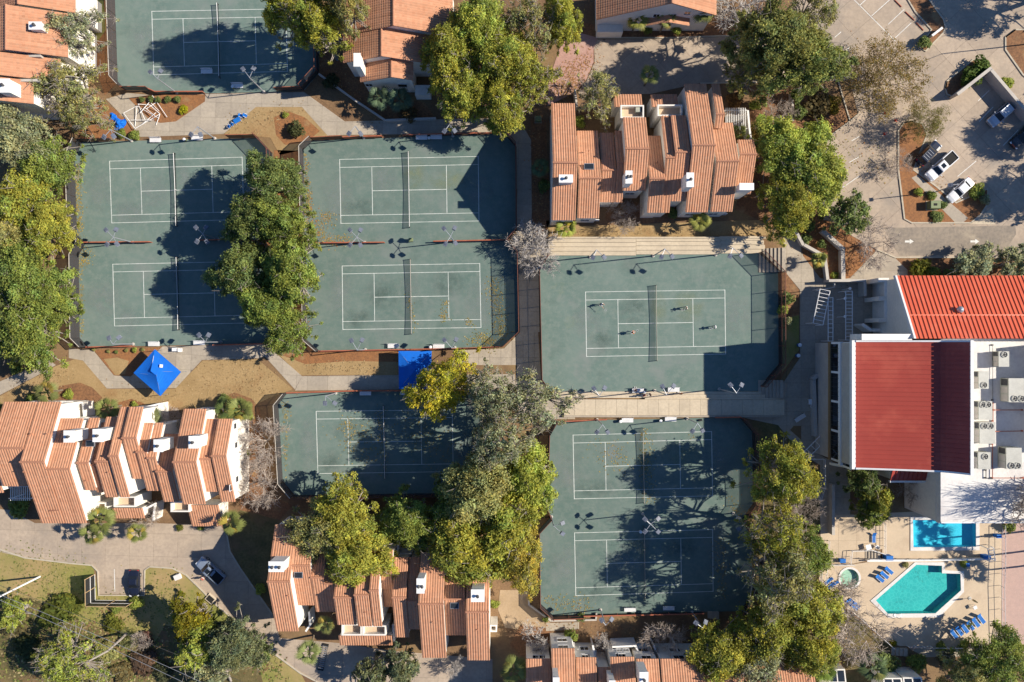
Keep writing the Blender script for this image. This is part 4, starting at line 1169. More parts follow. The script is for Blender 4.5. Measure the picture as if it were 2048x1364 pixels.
mb = MB(); mb.box(xe+.003, ys-.26, 11.0, xe+.45, yn+.26, prof[-1][1]+.2); mb.build('ridge_wall', 'white_trim', club)
mb = MB(); mb.box(xw-.55, ys-.26, 13.4, xw-.003, yn+.26, 14.25); mb.build('gutter', 'white_trim', club)
# body below the hall roof
wp = [(xw+.3,0)] + [(s_, z_-.35) for s_, z_ in prof if s_ > xw+.3] + [(xe-.1,0)]
wp.insert(1, (xw+.3, 13.7))
n = len(wp); mb = MB(); a, b = ys+.15, yn-.15
mb.add([(x,a,z) for x,z in wp]+[(x,b,z) for x,z in wp], [tuple(range(n-1,-1,-1)), tuple(range(n,2*n))]+[(q,(q+1)%n,n+(q+1)%n,n+q) for q in range(n)])
mb.build('wall', 'stucco', club)
# stepped glass front facing the courts
def glass_front(xa, xb, za, zb, ya, yb, cols, mull=.35):
    """raking glazed strip from (xa, za) up to (xb, zb) with white bars between the panes"""
    h = (yb-ya)/cols
    for i in range(cols):
        mb = MB(); y0 = ya+h*i+mull/2; y1 = ya+h*(i+1)-mull/2
        mb.add([(xa,y0,za),(xb,y0,zb),(xb,y1,zb),(xa,y1,za)], [(0,1,2,3)]); o = mb.build('glass_pane', 'dark_glass', club)
        for k in range(1, 6):
            yy = y0+(y1-y0)*k/6
            mb = MB(); mb.tube((xa,yy,za+.02),(xb,yy,zb+.02), .03, n=4); mb.build('glazing_bar', 'dark_metal', o)
    for i in range(cols+1):
        yy = ya+h*i
        mb = MB(); mb.add([(xa-.02,yy-mull/2,za-.2),(xb,yy-mull/2,zb-.2),(xb,yy+mull/2,zb-.2),(xa-.02,yy+mull/2,za-.2),(xa-.02,yy-mull/2,za+.15),(xb,yy-mull/2,zb+.15),(xb,yy+mull/2,zb+.15),(xa-.02,yy+mull/2,za+.15)],
             [(3,2,1,0),(4,5,6,7),(0,1,5,4),(1,2,6,5),(2,3,7,6),(3,0,4,7)]); mb.build('white_frame', 'white_trim', club)
gy0 = (682-926)*(CAM_H-11)/FPX; gy1 = (682-686)*(CAM_H-11)/FPX
xa = P(1662,0,6.5).x; xb = P(1678,0,9.5).x; xc = P(1686,0,10.0).x; xd = P(1703,0,13.4).x
glass_front(xa, xb, 6.5, 9.5, gy0, gy1, 4)
glass_front(xc, xd, 10.0, 13.3, gy0-.6, gy1, 1, .3)
mb = MB(); mb.box(xb-.02, gy0-.6, 9.2, xc+.02, gy1+.2, 10.0); mb.build('white_beam', 'white_trim', club)
mb = MB(); mb.box(xa-.25, gy0-.2, 5.9, xa-.022, gy1+.2, 6.6); mb.build('brown_beam', 'wood', club)
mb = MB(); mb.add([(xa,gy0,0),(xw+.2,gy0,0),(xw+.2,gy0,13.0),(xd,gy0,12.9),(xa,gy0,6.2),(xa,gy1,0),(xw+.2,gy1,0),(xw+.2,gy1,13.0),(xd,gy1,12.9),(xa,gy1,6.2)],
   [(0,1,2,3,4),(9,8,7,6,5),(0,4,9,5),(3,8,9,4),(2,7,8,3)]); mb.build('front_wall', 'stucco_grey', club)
mb = MB(); a_ = P(1662,926,6.5); b_ = P(1714,938,13.5)
mb.add([(a_.x,a_.y-.35,5.9),(b_.x,ys-.4,13.3),(b_.x,ys-.002,13.3),(a_.x,a_.y-.002,5.9),(a_.x,a_.y-.35,6.7),(b_.x,ys-.4,14.1),(b_.x,ys-.002,14.1),(a_.x,a_.y-.002,6.7)],
   [(3,2,1,0),(4,5,6,7),(0,1,5,4),(1,2,6,5),(2,3,7,6),(3,0,4,7)]); mb.build('white_beam', 'white_trim', club)
# brighter wing above: shed roof climbing towards the hall
zn, zs = 8.2, 14.0
y_n = (682-551)*(CAM_H-zn)/FPX; y_s = (682-677)*(CAM_H-zs)/FPX
x_w = P(1793,0,zn).x; x_e = P(2130,0,zn).x
xw2 = (1793-1024)*(CAM_H-zn)/FPX
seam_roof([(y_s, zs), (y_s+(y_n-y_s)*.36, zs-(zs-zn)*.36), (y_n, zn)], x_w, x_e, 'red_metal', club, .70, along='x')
mb = MB(); yy = y_s+(y_n-y_s)*.36; zz = zs-(zs-zn)*.36; mb.cbox(((x_w+x_e)/2, yy, zz+.05), x_e-x_w-.2, .22, .12); mb.build('lap_seam', 'red_metal', club)
mb = MB(); mb.add([(x_w-.3,y_s,zs-.5),(x_w-.003,y_s,zs-.5),(x_w-.003,y_n,zn-.5),(x_w-.3,y_n,zn-.5),(x_w-.3,y_s,zs+.18),(x_w-.003,y_s,zs+.18),(x_w-.003,y_n,zn+.18),(x_w-.3,y_n,zn+.18)],
   [(3,2,1,0),(4,5,6,7),(0,1,5,4),(1,2,6,5),(2,3,7,6),(3,0,4,7)]); mb.build('roof_trim', 'white_trim', club)
mb = MB(); mb.add([(x_w,y_n-.5,0),(x_e,y_n-.5,0),(x_e,y_s,0),(x_w,y_s,0),(x_w,y_n-.5,zn),(x_e,y_n-.5,zn),(x_e,y_s,zs-.3),(x_w,y_s,zs-.3)],
   [(4,5,6,7)[::-1],(0,1,5,4)[::-1],(1,2,6,5)[::-1],(2,3,7,6)[::-1],(3,0,4,7)[::-1]]); mb.build('wall', 'stucco', club)
mb = MB(); mb.box(P(1720,0,13).x, yn+.30, 9.5, x_w-.35, y_s+.7, 13.6); mb.build('link_wall', 'white_trim', club)
# white porch with three piers and dark openings at its left end
pz = 5.0
px0 = P(1778,0,pz).x; px1 = x_w-.31
pya = (682-644)*(CAM_H-pz)/FPX; pyb = (682-558)*(CAM_H-pz)/FPX
mb = MB(); mb.box(px0, pya, pz-.35, px1, pyb, pz); mb.build('porch_roof', 'white_trim', club)
for q in (560, 597, 640):
    yy = (682-q)*(CAM_H-pz)/FPX; xx = P(1757,0,pz).x
    mb = MB(); mb.box(xx, yy-.35, 0, px0-.002, yy+.35, pz+.01); mb.build('porch_pier', 'stucco', club)
mb = MB(); mb.box(px0+.6, pya+.2, 0, px0+.9, pyb-.2, pz-.36); mb.build('porch_door', 'dark_glass', club)
p0 = P(1923, 619, 12.2); mb = MB(); mb.lathe((p0.x,p0.y,10.6), [(.25,0),(.25,1.0),(.5,1.1),(.55,1.35),(.4,1.6),(.1,1.75)], 14); mb.build('roof_ventilator', 'steel', club)
# flat white roof with equipment
fz = 11.0
a = P(1938,1046,fz); b = P(2140,680,fz)
mb = MB(); mb.box(xe+.46, a.y, 0, b.x, y_s-.05, fz); mb.build('flat_roof', 'flat_white', club)
c0 = P(1886,1046,fz-.6); c1 = P(2140,950,fz-.6)
mb = MB(); mb.box(c0.x, c0.y, fz-1.4, xe+.455, min(c1.y, ys-.3), fz-.6); mb.build('flat_roof', 'flat_white', club)
mb = MB(); mb.box(P(1900,0,5).x, P(0,985,5).y-3.2, 0, xe+.44, ys-.5, fz-1.41); mb.build('wall', 'stucco', club)
mb = MB(); mb.box(xe+.46, a.y+.002, fz, b.x, a.y+.22, fz+.18); mb.build('roof_edge', 'white_trim', club)
l0 = P(1783,962,7.0); l1 = P(1870,944,7.0)
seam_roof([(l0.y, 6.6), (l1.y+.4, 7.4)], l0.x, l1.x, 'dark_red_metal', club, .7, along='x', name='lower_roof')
mb = MB(); mb.box(l0.x-.1, l0.y-.3, 6.2, l1.x+.2, l0.y-.003, 6.75); mb.build('roof_trim', 'white_trim', club)
mb = MB(); mb.box(l0.x+.2, l0.y+.2, 0, l1.x+.5, ys+.1, 6.3); mb.build('wall', 'stucco', club)
mb = MB(); mb.box(l1.x+.25, c0.y+5.0, 0, c0.x-.02, ys-.3, 7.0); mb.build('wall', 'stucco', club)
mb = MB(); q0 = P(2085,905,fz+3.5); q1 = P(2160,690,fz+3.5); mb.box(q0.x, q0.y, fz, q1.x, q1.y, fz+3.6); mb.build('unseen_shade_block', 'stucco', club)  # unseen block, added for the shade it casts on the flat roof
for k in range(8):
    yy = a.y + 2.6 + 3.0*k
    if yy < y_s-.3:
        mb = MB(); mb.box(xe+.5, yy-.06, fz-.01, b.x, yy+.06, fz+.018); mb.build('membrane_seam', 'flat_white', club)
# rooftop units
def hvac(x0, y0, x1, y1, h, fans, label):
    z = fz + h
    a = P(x0, y1, z); b = P(x1, y0, z)
    t = thing('rooftop_unit', ((a.x+b.x)/2, (a.y+b.y)/2, fz), label, 'air conditioner', 'rooftop units')
    mb = MB(); mb.box(a.x, a.y, fz+.12, b.x, b.y, z-.06); body = mb.build('housing', 'hvac', t)
    mb = MB(); mb.box(a.x-.04, a.y-.04, z-.06, b.x+.04, b.y+.04, z); mb.build('top_panel', 'hvac_top', t)
    mb = MB(); mb.box(a.x+.1, a.y+.1, fz, b.x-.1, b.y-.1, fz+.12); mb.build('curb', 'dark_metal', t)
    for k in range(3):
        mb = MB(); yy = a.y + (b.y-a.y)*(k+.5)/3; mb.box(a.x-.02, yy-(b.y-a.y)*.14, fz+.35, a.x-.001, yy+(b.y-a.y)*.14, z-.3); mb.build('louvre_panel', 'dark_metal' if k == 2 else 'stucco_grey', body)
    r = .5
    for fx, fy in fans:
        c = P(fx, fy, z)
        mb = MB(); n = 18; vs = []
        mb.lathe((c.x,c.y,z), [(r,0),(r,.14),(r-.07,.15),(r-.08,.03)], 18); f = mb.build('fan_ring', 'hvac_top', t)
        mb = MB()
        for q in range(5):
            an = q*math.tau/5
            d = Vector((math.cos(an), math.sin(an), 0)); e = Vector((-d.y, d.x, 0))
            mb.add([c+d*.08+e*.05+Vector((0,0,.06)), c+d*(r-.1)+e*.16+Vector((0,0,.1)), c+d*(r-.1)-e*.10+Vector((0,0,.05)), c+d*.08-e*.05+Vector((0,0,.05))], [(3,2,1,0)])
        mb.build('fan_blades', 'dark_metal', f)
        mb = MB(); mb.lathe((c.x,c.y,z+.03), [(.1,0),(.1,.1),(.05,.13)], 10); mb.build('fan_hub', 'dark_metal', f)
    return t
hvac(1998,703,2018,733,1.7,[(2008.5,709)], 'pale rooftop unit with one fan, topmost on the white roof')
hvac(1958,743,1977,777,1.6,[(1968,770)], 'rooftop unit with a fan at its lower end, second down beside the dark red roof')
hvac(2018,757,2056,804,2.2,[(2029,797),(2043,797)], 'largest rooftop unit with two fans, at the right picture edge')
hvac(1958,803,1984,839,1.6,[(1965.5,809),(1976,809)], 'rooftop unit with two fans, third down beside the dark red roof')
hvac(1960,845,1990,887,1.7,[(1968.5,852),(1981,852)], 'wider rooftop unit with two fans, fourth down beside the dark red roof')
hvac(1957,905,1981,938,1.6,[(1970,913)], 'rooftop unit with one fan, lowest of those beside the dark red roof')
hvac(2013,896,2043,938,2.2,[(2023,931),(2035,931)], 'tall rooftop unit with two fans at its lower edge, bottom right of the white roof')
def pipe(pts, label, r=.06, mat='rust_paint', z=fz+.25):
    mb = MB(); ps = [P(x,y,z) for x,y in pts]
    for i in range(len(ps)-1): mb.tube(ps[i], ps[i+1], r, n=6)
    for p in ps: mb.box(p.x-.12,p.y-.12,fz+.005,p.x+.12,p.y+.12,z)
    tag(mb.build('gas_pipe', mat), label, 'pipe', 'roof pipes')
pipe([(1985.5,690),(1985.5,800)], 'thin dark pipe running down the white roof between the upper rooftop units', .035, 'dark_metal')
pipe([(1986,806),(1986,842),], 'short rust pipe joining the two middle rooftop units')
pipe([(1988,820),(2045,820)], 'rust pipe running right from the third rooftop unit')
pipe([(1990,863),(2045,862)], 'rust pipe running right from the fourth rooftop unit')
pipe([(1985,888),(1985,956),(2047,956)], 'bent rust pipe round the lower rooftop units')
pipe([(1972,940),(1972,956),(1984,957)], 'dark bent pipe below the lowest rooftop unit', .06, 'dark_metal')
# ------------------------------------------------------------------ trees, palms, shrubs
def mesh_np(name, verts, faces, mat, tint=None, smooth=False):
    verts = np.asarray(verts, dtype=np.float32); F = np.asarray(faces, dtype=np.int32)
    k = F.shape[1]
    me = bpy.data.meshes.new(name)
    me.vertices.add(len(verts)); me.vertices.foreach_set('co', verts.ravel())
    me.loops.add(F.size); me.loops.foreach_set('vertex_index', F.ravel())
    me.polygons.add(len(F)); me.polygons.foreach_set('loop_start', np.arange(len(F))*k); me.polygons.foreach_set('loop_total', np.full(len(F), k))
    me.update(calc_edges=True)
    if tint is not None:
        at = me.color_attributes.new('tint', 'FLOAT_COLOR', 'CORNER')
        at.data.foreach_set('color', np.repeat(tint, k, axis=0).astype(np.float32).ravel())
    if smooth: me.polygons.foreach_set('use_smooth', np.ones(len(F), dtype=bool))
    me.materials.append(MAT[mat])
    return me

def leaf_quads(c, nrm, size, rg, aspect=.55):
    """diamond leaf sprays: centres c (n,3), facing nrm (n,3), half length size (n,)"""
    n = len(c)
    r = rg.normal(size=(n,3)); t = np.cross(nrm, r); t /= np.linalg.norm(t, axis=1, keepdims=True)+1e-9
    b = np.cross(nrm, t)
    s = size[:,None]
    v = np.stack([c - t*s, c - b*s*aspect + nrm*s*.12, c + t*s, c + b*s*aspect + nrm*s*.12], 1).reshape(-1,3)
    return v, np.arange(n*4).reshape(-1,4)

def tubes_np(segs, n=5):
    """segs: list of (p0, p1, r0, r1) -> verts, quads"""
    p0 = np.array([s[0] for s in segs]); p1 = np.array([s[1] for s in segs]); r0 = np.array([s[2] for s in segs]); r1 = np.array([s[3] for s in segs])
    d = p1-p0; d /= np.linalg.norm(d, axis=1, keepdims=True)+1e-9
    ref = np.where(np.abs(d[:,2:3]) < .9, np.array([[0,0,1.]]), np.array([[1.,0,0]]))
    a = np.cross(d, ref); a /= np.linalg.norm(a, axis=1, keepdims=True)+1e-9; b = np.cross(d, a)
    th = np.arange(n)*2*np.pi/n
    ring = a[:,None,:]*np.cos(th)[None,:,None] + b[:,None,:]*np.sin(th)[None,:,None]
    v = np.concatenate([p0[:,None]+ring*r0[:,None,None], p1[:,None]+ring*r1[:,None,None]], 1)
    m = len(segs); base = (np.arange(m)*2*n)[:,None,None]
    i = np.arange(n); q = np.stack([i, (i+1)%n, n+(i+1)%n, n+i], 1)[None]
    return v.reshape(-1,3), (base+q).reshape(-1,4)

def oak_proto(seed, nclump, nleaf, lsize, spread=1.0, hgt=11.0, Rr=6.0, openness=0.0, twigs=30, low=.42, clump=(.17,.30), flat=.75):
    """an oak of crown radius Rr metres and height hgt: (trunk mesh, crown mesh)"""
    rg = np.random.default_rng(seed)
    ph = rg.uniform(0, 6.28, 4)
    cl = []
    ga = 2.39996
    for i in range(nclump):
        rr = math.sqrt((i+.5)/nclump); th = i*ga + rg.normal(0,.3)
        mod = 1 + .17*math.sin(2*th+ph[0]) + .15*math.sin(3*th+ph[1]) + .11*math.sin(5*th+ph[2])
        r_ = rr*.80*mod + rg.normal(0,.04)
        zt = low + (.94-low)*math.sqrt(max(0, 1-(rr*.93)**2)) + rg.normal(0,.05)
        cr = rg.uniform(*clump)*(1.1-.3*rr)
        cl.append((r_*math.cos(th)*Rr, r_*math.sin(th)*Rr, zt*hgt - cr*Rr*.4, cr*Rr, rg.normal(1,.13), rg.normal(0,.035)))
    for i in range(int(nclump*.3)):                       # loose sprays past the rim
        th = rg.uniform(0,6.283); mod = 1 + .17*math.sin(2*th+ph[0]) + .15*math.sin(3*th+ph[1]) + .11*math.sin(5*th+ph[2])
        r_ = rg.uniform(.78,1.02)*mod; cr = rg.uniform(.06,.12)
        cl.append((r_*math.cos(th)*Rr, r_*math.sin(th)*Rr, (low+rg.uniform(-.04,.14))*hgt, cr*Rr, rg.normal(1,.13), rg.normal(0,.035)))
    V = []; T = []; C = []
    for (x,y,z,cr,br,hue) in cl:
        n = int(1.45*nleaf*(cr/(.24*Rr))**2*rg.uniform(.75,1.2)*(1-openness*rg.random()))
        # several small sprays make up a clump
        ns = max(5, int(11*(cr/(.24*Rr))))
        sd = rg.normal(size=(ns,3)); sd[:,2] = np.abs(sd[:,2])*.8 - .15; sd /= np.linalg.norm(sd,axis=1,keepdims=True)
        sc = sd*cr*rg.uniform(.55,.95,(ns,1)); sc[:,2] *= flat
        w = rg.integers(0, ns, n)
        off = rg.normal(size=(n,3))*cr*.30; off[:,2] *= .7
        c = np.array([x,y,z]) + sc[w] + off
        out = (c - np.array([x,y,z-cr*.5])); out /= np.linalg.norm(out,axis=1,keepdims=True)+1e-6
        sn = rg.normal(size=(ns,3))[w]*.45
        nr = out*.6 + sn + rg.normal(size=(n,3))*.55 + np.array([0,0,.5]); nr /= np.linalg.norm(nr,axis=1,keepdims=True)
        s = .82*lsize*rg.uniform(.6,1.3,n)
        v, _ = leaf_quads(c, nr, s, rg)
        V.append(v)
        sb = rg.normal(1,.2,ns)[w]
        k = np.clip(br*sb*rg.normal(1,.16,n), .45, 1.7)*.5
        hu = hue + rg.normal(0,.05,n) + rg.normal(0,.03,ns)[w]
        T.append(np.stack([k*(1+hu*1.8), k*(1+hu*.4), k*(1-hu*1.2), np.ones(n)], 1))
    V = np.concatenate(V); T = np.concatenate(T); F = np.arange(len(V)).reshape(-1,4)
    crown = mesh_np('crown', V, F, 'leaf', T)
    # trunk and limbs reaching into every clump
    segs = []
    fork = np.array([rg.normal(0,.1), rg.normal(0,.1), hgt*.22])
    segs.append((np.array([0,0,-.1]), np.array([0,0,hgt*.1]), .52, .40)); segs.append((np.array([0,0,hgt*.1]), fork, .40, .34))
    nl = 6; limbs = []
    for i in range(nl):
        th = i*6.283/nl + rg.normal(0,.25)
        e = np.array([math.cos(th)*Rr*.36, math.sin(th)*Rr*.36, hgt*rg.uniform(.45,.58)])
        m = fork*.5 + e*.5 + np.array([0,0,-.3]) + rg.normal(0,.2,3)
        segs.append((fork, m, .27, .21)); segs.append((m, e, .21, .15)); limbs.append(e)
    for (x,y,z,cr,_,_) in cl:
        e = np.array([x,y,z]); l = min(limbs, key=lambda q: np.linalg.norm(q-e))
        m = l*.5+e*.5 + rg.normal(0,.35,3)
        segs.append((l, m, .13, .085)); segs.append((m, e, .085, .045))
        for _ in range(4):
            d = rg.normal(size=3); d[2] = abs(d[2])*.7; d /= np.linalg.norm(d)
            segs.append((e, e + d*cr*rg.uniform(.6,1.0), .045, .018))
    for _ in range(twigs):
        x,y,z,cr,_,_ = cl[rg.integers(0,len(cl))]
        b = np.array([x,y,z+cr*.35]); d = rg.normal(size=3); d[2] = abs(d[2])*.5+.3; d /= np.linalg.norm(d)
        e = b + d*cr*rg.uniform(.7,1.15)
        segs.append((b, e, .05, .03))
        for _ in range(3):
            f = rg.normal(size=3)*.5; segs.append((e, e + f + d*.3, .03, .015))
    v, f = tubes_np(segs, 5)
    trunk = mesh_np('trunk', v, f, 'pale_bark')
    return trunk, crown, Rr, hgt

def bare_proto(seed, Rr=4.5, hgt=8.0, mat='twig', levels=(7,5,5,6), thick=.055, leaves=0):
    rg = np.random.default_rng(seed); segs = []; tips = []
    def grow(p, d, L, r, lev):
        e = p + d*L*.5 + rg.normal(0,.04*L,3); e2 = e + d*L*.5 + rg.normal(0,.05*L,3)
        segs.append((p,e,r,r*.82)); segs.append((e,e2,r*.82,r*.6))
        if lev >= len(levels): tips.append(e2); return
        for i in range(levels[lev]):
            q = rg.normal(size=3); q[2] = q[2]*.6+.12
            q /= np.linalg.norm(q)
            nd = d*.75 + q*.75; nd /= np.linalg.norm(nd)
            st = e if rg.random() < .45 else e2
            grow(st, nd, L*rg.uniform(.55,.78), max(thick*.55, r*.55), lev+1)
    fork = np.array([0,0,hgt*.16])
    segs.append((np.array([0,0,-.1]), fork, .17, .14))
    for i in range(levels[0]):
        th = i*6.283/levels[0] + rg.normal(0,.3); el = rg.uniform(.5,1.1)
        d = np.array([math.cos(th)*math.cos(el), math.sin(th)*math.cos(el), math.sin(el)])
        grow(fork, d, hgt*.30, .085, 1)
    P1 = np.array([s[1] for s in segs]); sx = np.percentile(np.linalg.norm(P1[:,:2],axis=1), 96); sz = P1[:,2].max()
    k = np.array([Rr/sx, Rr/sx, hgt/sz])
    segs = [(a*k, b*k, r0, r1) for a,b,r0,r1 in segs]
    v, f = tubes_np(segs, 3)
    me = mesh_np('branches', v, f, mat)
    crown = None
    if leaves:
        tp = np.array(tips)*k; w = rg.integers(0, len(tp), leaves)
        c = tp[w] + rg.normal(0,.28,(leaves,3)); nr = rg.normal(size=(leaves,3)) + np.array([0,0,.6]); nr /= np.linalg.norm(nr,axis=1,keepdims=True)
        v, F = leaf_quads(c, nr, rg.uniform(.07,.16,leaves), rg)
        b = np.clip(rg.normal(1,.22,leaves),.4,1.6)*.5; h = rg.normal(0,.12,leaves)
        crown = mesh_np('crown', v, F, 'leaf', np.stack([b*(1+h), b, b*(1-h), np.ones(leaves)],1))
    return me, crown, Rr, hgt

def shrub_proto(seed, n, Rr=1.0, lsize=.13):
    rg = np.random.default_rng(seed)
    k = 9; th = rg.uniform(0,6.28,k); rr = rg.uniform(0,.6,k)
    cc = np.stack([rr*np.cos(th), rr*np.sin(th), rg.uniform(.45,.75,k)],1)
    w = rg.integers(0,k,n); d = rg.normal(size=(n,3)); d[:,2] = np.abs(d[:,2])*.8-.2; d /= np.linalg.norm(d,axis=1,keepdims=True)
    c = cc[w] + d*rg.uniform(.25,.48,(n,1)); c[:,2] = np.maximum(c[:,2], .05)
    nr = d + rg.normal(size=(n,3))*.6 + np.array([0,0,.4]); nr /= np.linalg.norm(nr,axis=1,keepdims=True)
    v, F = leaf_quads(c*Rr, nr, lsize*rg.uniform(.6,1.3,n), rg)
    b = np.clip(rg.normal(1,.1,k)[w]*rg.normal(1,.18,n),.4,1.6)*.5; h = rg.normal(0,.07,n)
    return mesh_np('foliage', v, F, 'leaf', np.stack([b*(1+h), b, b*(1-h), np.ones(n)],1))

OAK = {
 'big': [oak_proto(101, 62, 500, .215, clump=(.13,.25), openness=.35), oak_proto(102, 56, 520, .22, clump=(.13,.26), openness=.3), oak_proto(103, 68, 450, .21, openness=.5, clump=(.12,.24)), oak_proto(104, 60, 490, .22, openness=.4, clump=(.13,.25)), oak_proto(105, 64, 480, .215, openness=.45, clump=(.12,.25))],
 'dense': [oak_proto(111, 74, 540, .22, twigs=14, clump=(.14,.25), openness=.15), oak_proto(112, 68, 550, .22, twigs=14, clump=(.14,.26), openness=.2), oak_proto(113, 70, 540, .22, twigs=20, clump=(.14,.25), openness=.25)],
 'loose': [oak_proto(121, 52, 300, .23, openness=.65, twigs=110, clump=(.11,.22)), oak_proto(122, 48, 290, .23, openness=.65, twigs=120, clump=(.11,.22))],
 'small': [oak_proto(131, 30, 210, .20, Rr=3.2, hgt=6.0, twigs=10, clump=(.15,.27)), oak_proto(132, 28, 210, .20, Rr=3.2, hgt=6.0, twigs=14, clump=(.15,.27))],
}
BARE = {'brown': [bare_proto(201), bare_proto(202)], 'white': [bare_proto(211, 3.2, 5.5, 'twig_white'), bare_proto(212, 3.2, 5.5, 'twig_white')],
        'olive': [bare_proto(221, 6.5, 9.0, 'bark', (6,5,5,4), .03, 12000)]}
SHRUB = [shrub_proto(301, 900), shrub_proto(302, 900)]
GREEN = (.245,.300,.066); DGREEN = (.200,.255,.078); YGREEN = (.385,.385,.066); OLIVE = (.355,.345,.125); YELLOW = (.52,.475,.05); LIME = (.365,.410,.080); GREY = (.345,.362,.195); GOLD = (.47,.40,.075)

cnt = [0]
def place(tr_mesh, cr_mesh, name, label, cat, group, x, y, rpx, h, Rr, hgt, col, zfrac=.62, base=None, tname='trunk'):
    z = h*zfrac
    p = P(x, y, z)
    Rm = rpx*(CAM_H-z)/FPX
    b = Vector((p.x, p.y, 0)) if base is None else P(*base)
    t = thing(name, tuple(b), label, cat, group, rz=R.uniform(0, math.tau))
    sx = Rm/Rr
    e_ = R.uniform(.88,1.14); t.scale = (sx*e_, sx/e_, h/hgt)
    for nm, me in ((tname, tr_mesh), ('crown', cr_mesh)):
        if me is None: continue
        o = link(nm, me, t)
        v = R.uniform(.9, 1.1)
        o.color = (col[0]*v, col[1]*v, col[2]*v, 1)
    return t
def oak(kind, x, y, r, h, col, label, i=None, group='oaks'):
    cnt[0] += 1
    pr = OAK[kind]; tr, cr, Rr, hg = pr[(cnt[0] if i is None else i) % len(pr)]
    return place(tr, cr, 'oak_tree', label, 'tree', group, x, y, r*1.13, h, Rr, hg, col)
def bare(kind, x, y, r, h, label, col=OLIVE):
    cnt[0] += 1
    pr = BARE[kind]; tr, cr, Rr, hg = pr[cnt[0] % len(pr)]
    return place(tr, cr, 'bare_tree', label, 'tree', 'bare trees', x, y, r, h, Rr, hg, col, .5, tname='branches')

# left edge wood
oak('loose', 150, 70, 52, 11, GREY, 'sparse grey green oak over the top left house', 0)
oak('loose', 140, 172, 62, 11, OLIVE, 'sparse oak beside the lower left corner of the top left court', 1)
oak('big', 40, 285, 68, 12, GREY, 'grey green oak at the left edge, level with the top of the far left courts')
oak('loose', 165, 225, 48, 9, OLIVE, 'leafy oak beside the blue tarp heap')
oak('big', 100, 335, 58, 11, GREEN, 'green oak touching the left fence of the upper far left court')
oak('big', 55, 400, 66, 12, YGREEN, 'yellow green oak at the left edge beside the upper far left court')
oak('dense', 100, 455, 50, 10.5, YGREEN, 'yellow green oak by the notch in the left court fence')
oak('big', 25, 475, 48, 11, OLIVE, 'olive oak at the left picture edge, halfway down')
oak('dense', 55, 560, 66, 12, GREEN, 'bright green oak at the left edge beside the lower far left court')
oak('dense', 105, 600, 50, 11, GREEN, 'green oak overhanging the left fence of the lower far left court')
oak('dense', 62, 665, 68, 11.5, GREEN, 'green oak at the left edge above the grey path')
oak('big', 8, 640, 50, 12, DGREEN, 'dark green oak cut by the left picture edge above the path')
# between the court pairs
oak('dense', 548, 362, 54, 13, DGREEN, 'topmost of the dark oaks between the left and middle courts')
oak('dense', 512, 440, 56, 12.5, DGREEN, 'dark oak spreading over the net side of the upper far left court')
oak('dense', 565, 452, 52, 13.5, GREEN, 'dark green oak against the left fence of the upper middle court')
oak('dense', 488, 545, 58, 12.5, DGREEN, 'dark oak leaning out over the lower far left court')
oak('dense', 585, 545, 62, 14, GREEN, 'largest oak bulging over the left side of the lower middle court')
oak('dense', 540, 610, 55, 12.5, GREEN, 'green oak in the lower half of the row between court pairs')
oak('big', 582, 665, 46, 11.5, GREEN, 'lowest green oak between the court pairs, above the diagonal path')
# top
oak('big', 575, 10, 50, 20, YGREEN, 'yellow green oak over the upper right corner of the top left court')
oak('big', 640, 62, 46, 19, YGREEN, 'yellow green oak left of the top centre house')
oak('big', 690, 8, 46, 21, OLIVE, 'olive oak at the top edge, left of the top centre house')
oak('loose', 600, 48, 40, 19, YGREEN, 'tall oak between the top left court and the top centre house')
oak('big', 905, 105, 62, 13, YGREEN, 'yellow green oak against the top centre house')
oak('big', 955, 55, 62, 14, LIME, 'light green oak at the top, right of the top centre house')
oak('big', 1005, 130, 66, 13.5, YGREEN, 'large yellow green oak in the middle of the top cluster')
oak('big', 925, 185, 58, 12, YGREEN, 'yellow green oak above the path over the upper middle court')
oak('big', 1000, 215, 52, 11, YGREEN, 'lowest yellow green oak at the corner of the upper middle court')
oak('loose', 1065, 55, 58, 12, OLIVE, 'open crowned olive oak left of the brick drive')
oak('loose', 1060, 165, 50, 11, YGREEN, 'open yellow green oak bordering the brick drive')
oak('big', 1125, 45, 44, 11, YGREEN, 'yellow green oak above the brick drive at the top edge')
oak('loose', 1195, 195, 46, 8.5, OLIVE, 'small greyish oak in the court of the upper right townhouse row', 1)
# upper right
oak('dense', 1540, 90, 76, 18, (.285,.290,.085), 'large olive oak at the top, left of the angled parking bays')
oak('dense', 1605, 130, 70, 15, (.250,.275,.075), 'green oak nearest the angled parking bays')
oak('loose', 1620, 25, 52, 11, OLIVE, 'olive oak at the top edge beside the parking')
oak('dense', 1560, 300, 60, 10.5, LIME, 'green oak right of the upper right townhouse row')
oak('dense', 1620, 340, 72, 11, LIME, 'light green oak hanging over the parking edge')
oak('dense', 1575, 405, 58, 10, YGREEN, 'yellow green oak at the right end of the bleachers')
oak('big', 1500, 150, 40, 10, OLIVE, 'olive oak between the townhouse drive and the pergola')
bare('olive', 1762, 155, 84, 9, 'thin leaved tree spreading over the parking near the angled bays', (.27,.20,.06))
bare('olive', 1852, 246, 42, 7, 'thin young tree leaning over the parking island near the cones', (.24,.22,.06))
oak('small', 1697, 430, 42, 6, DGREEN, 'small round dark green tree at the corner of the parking', 0)
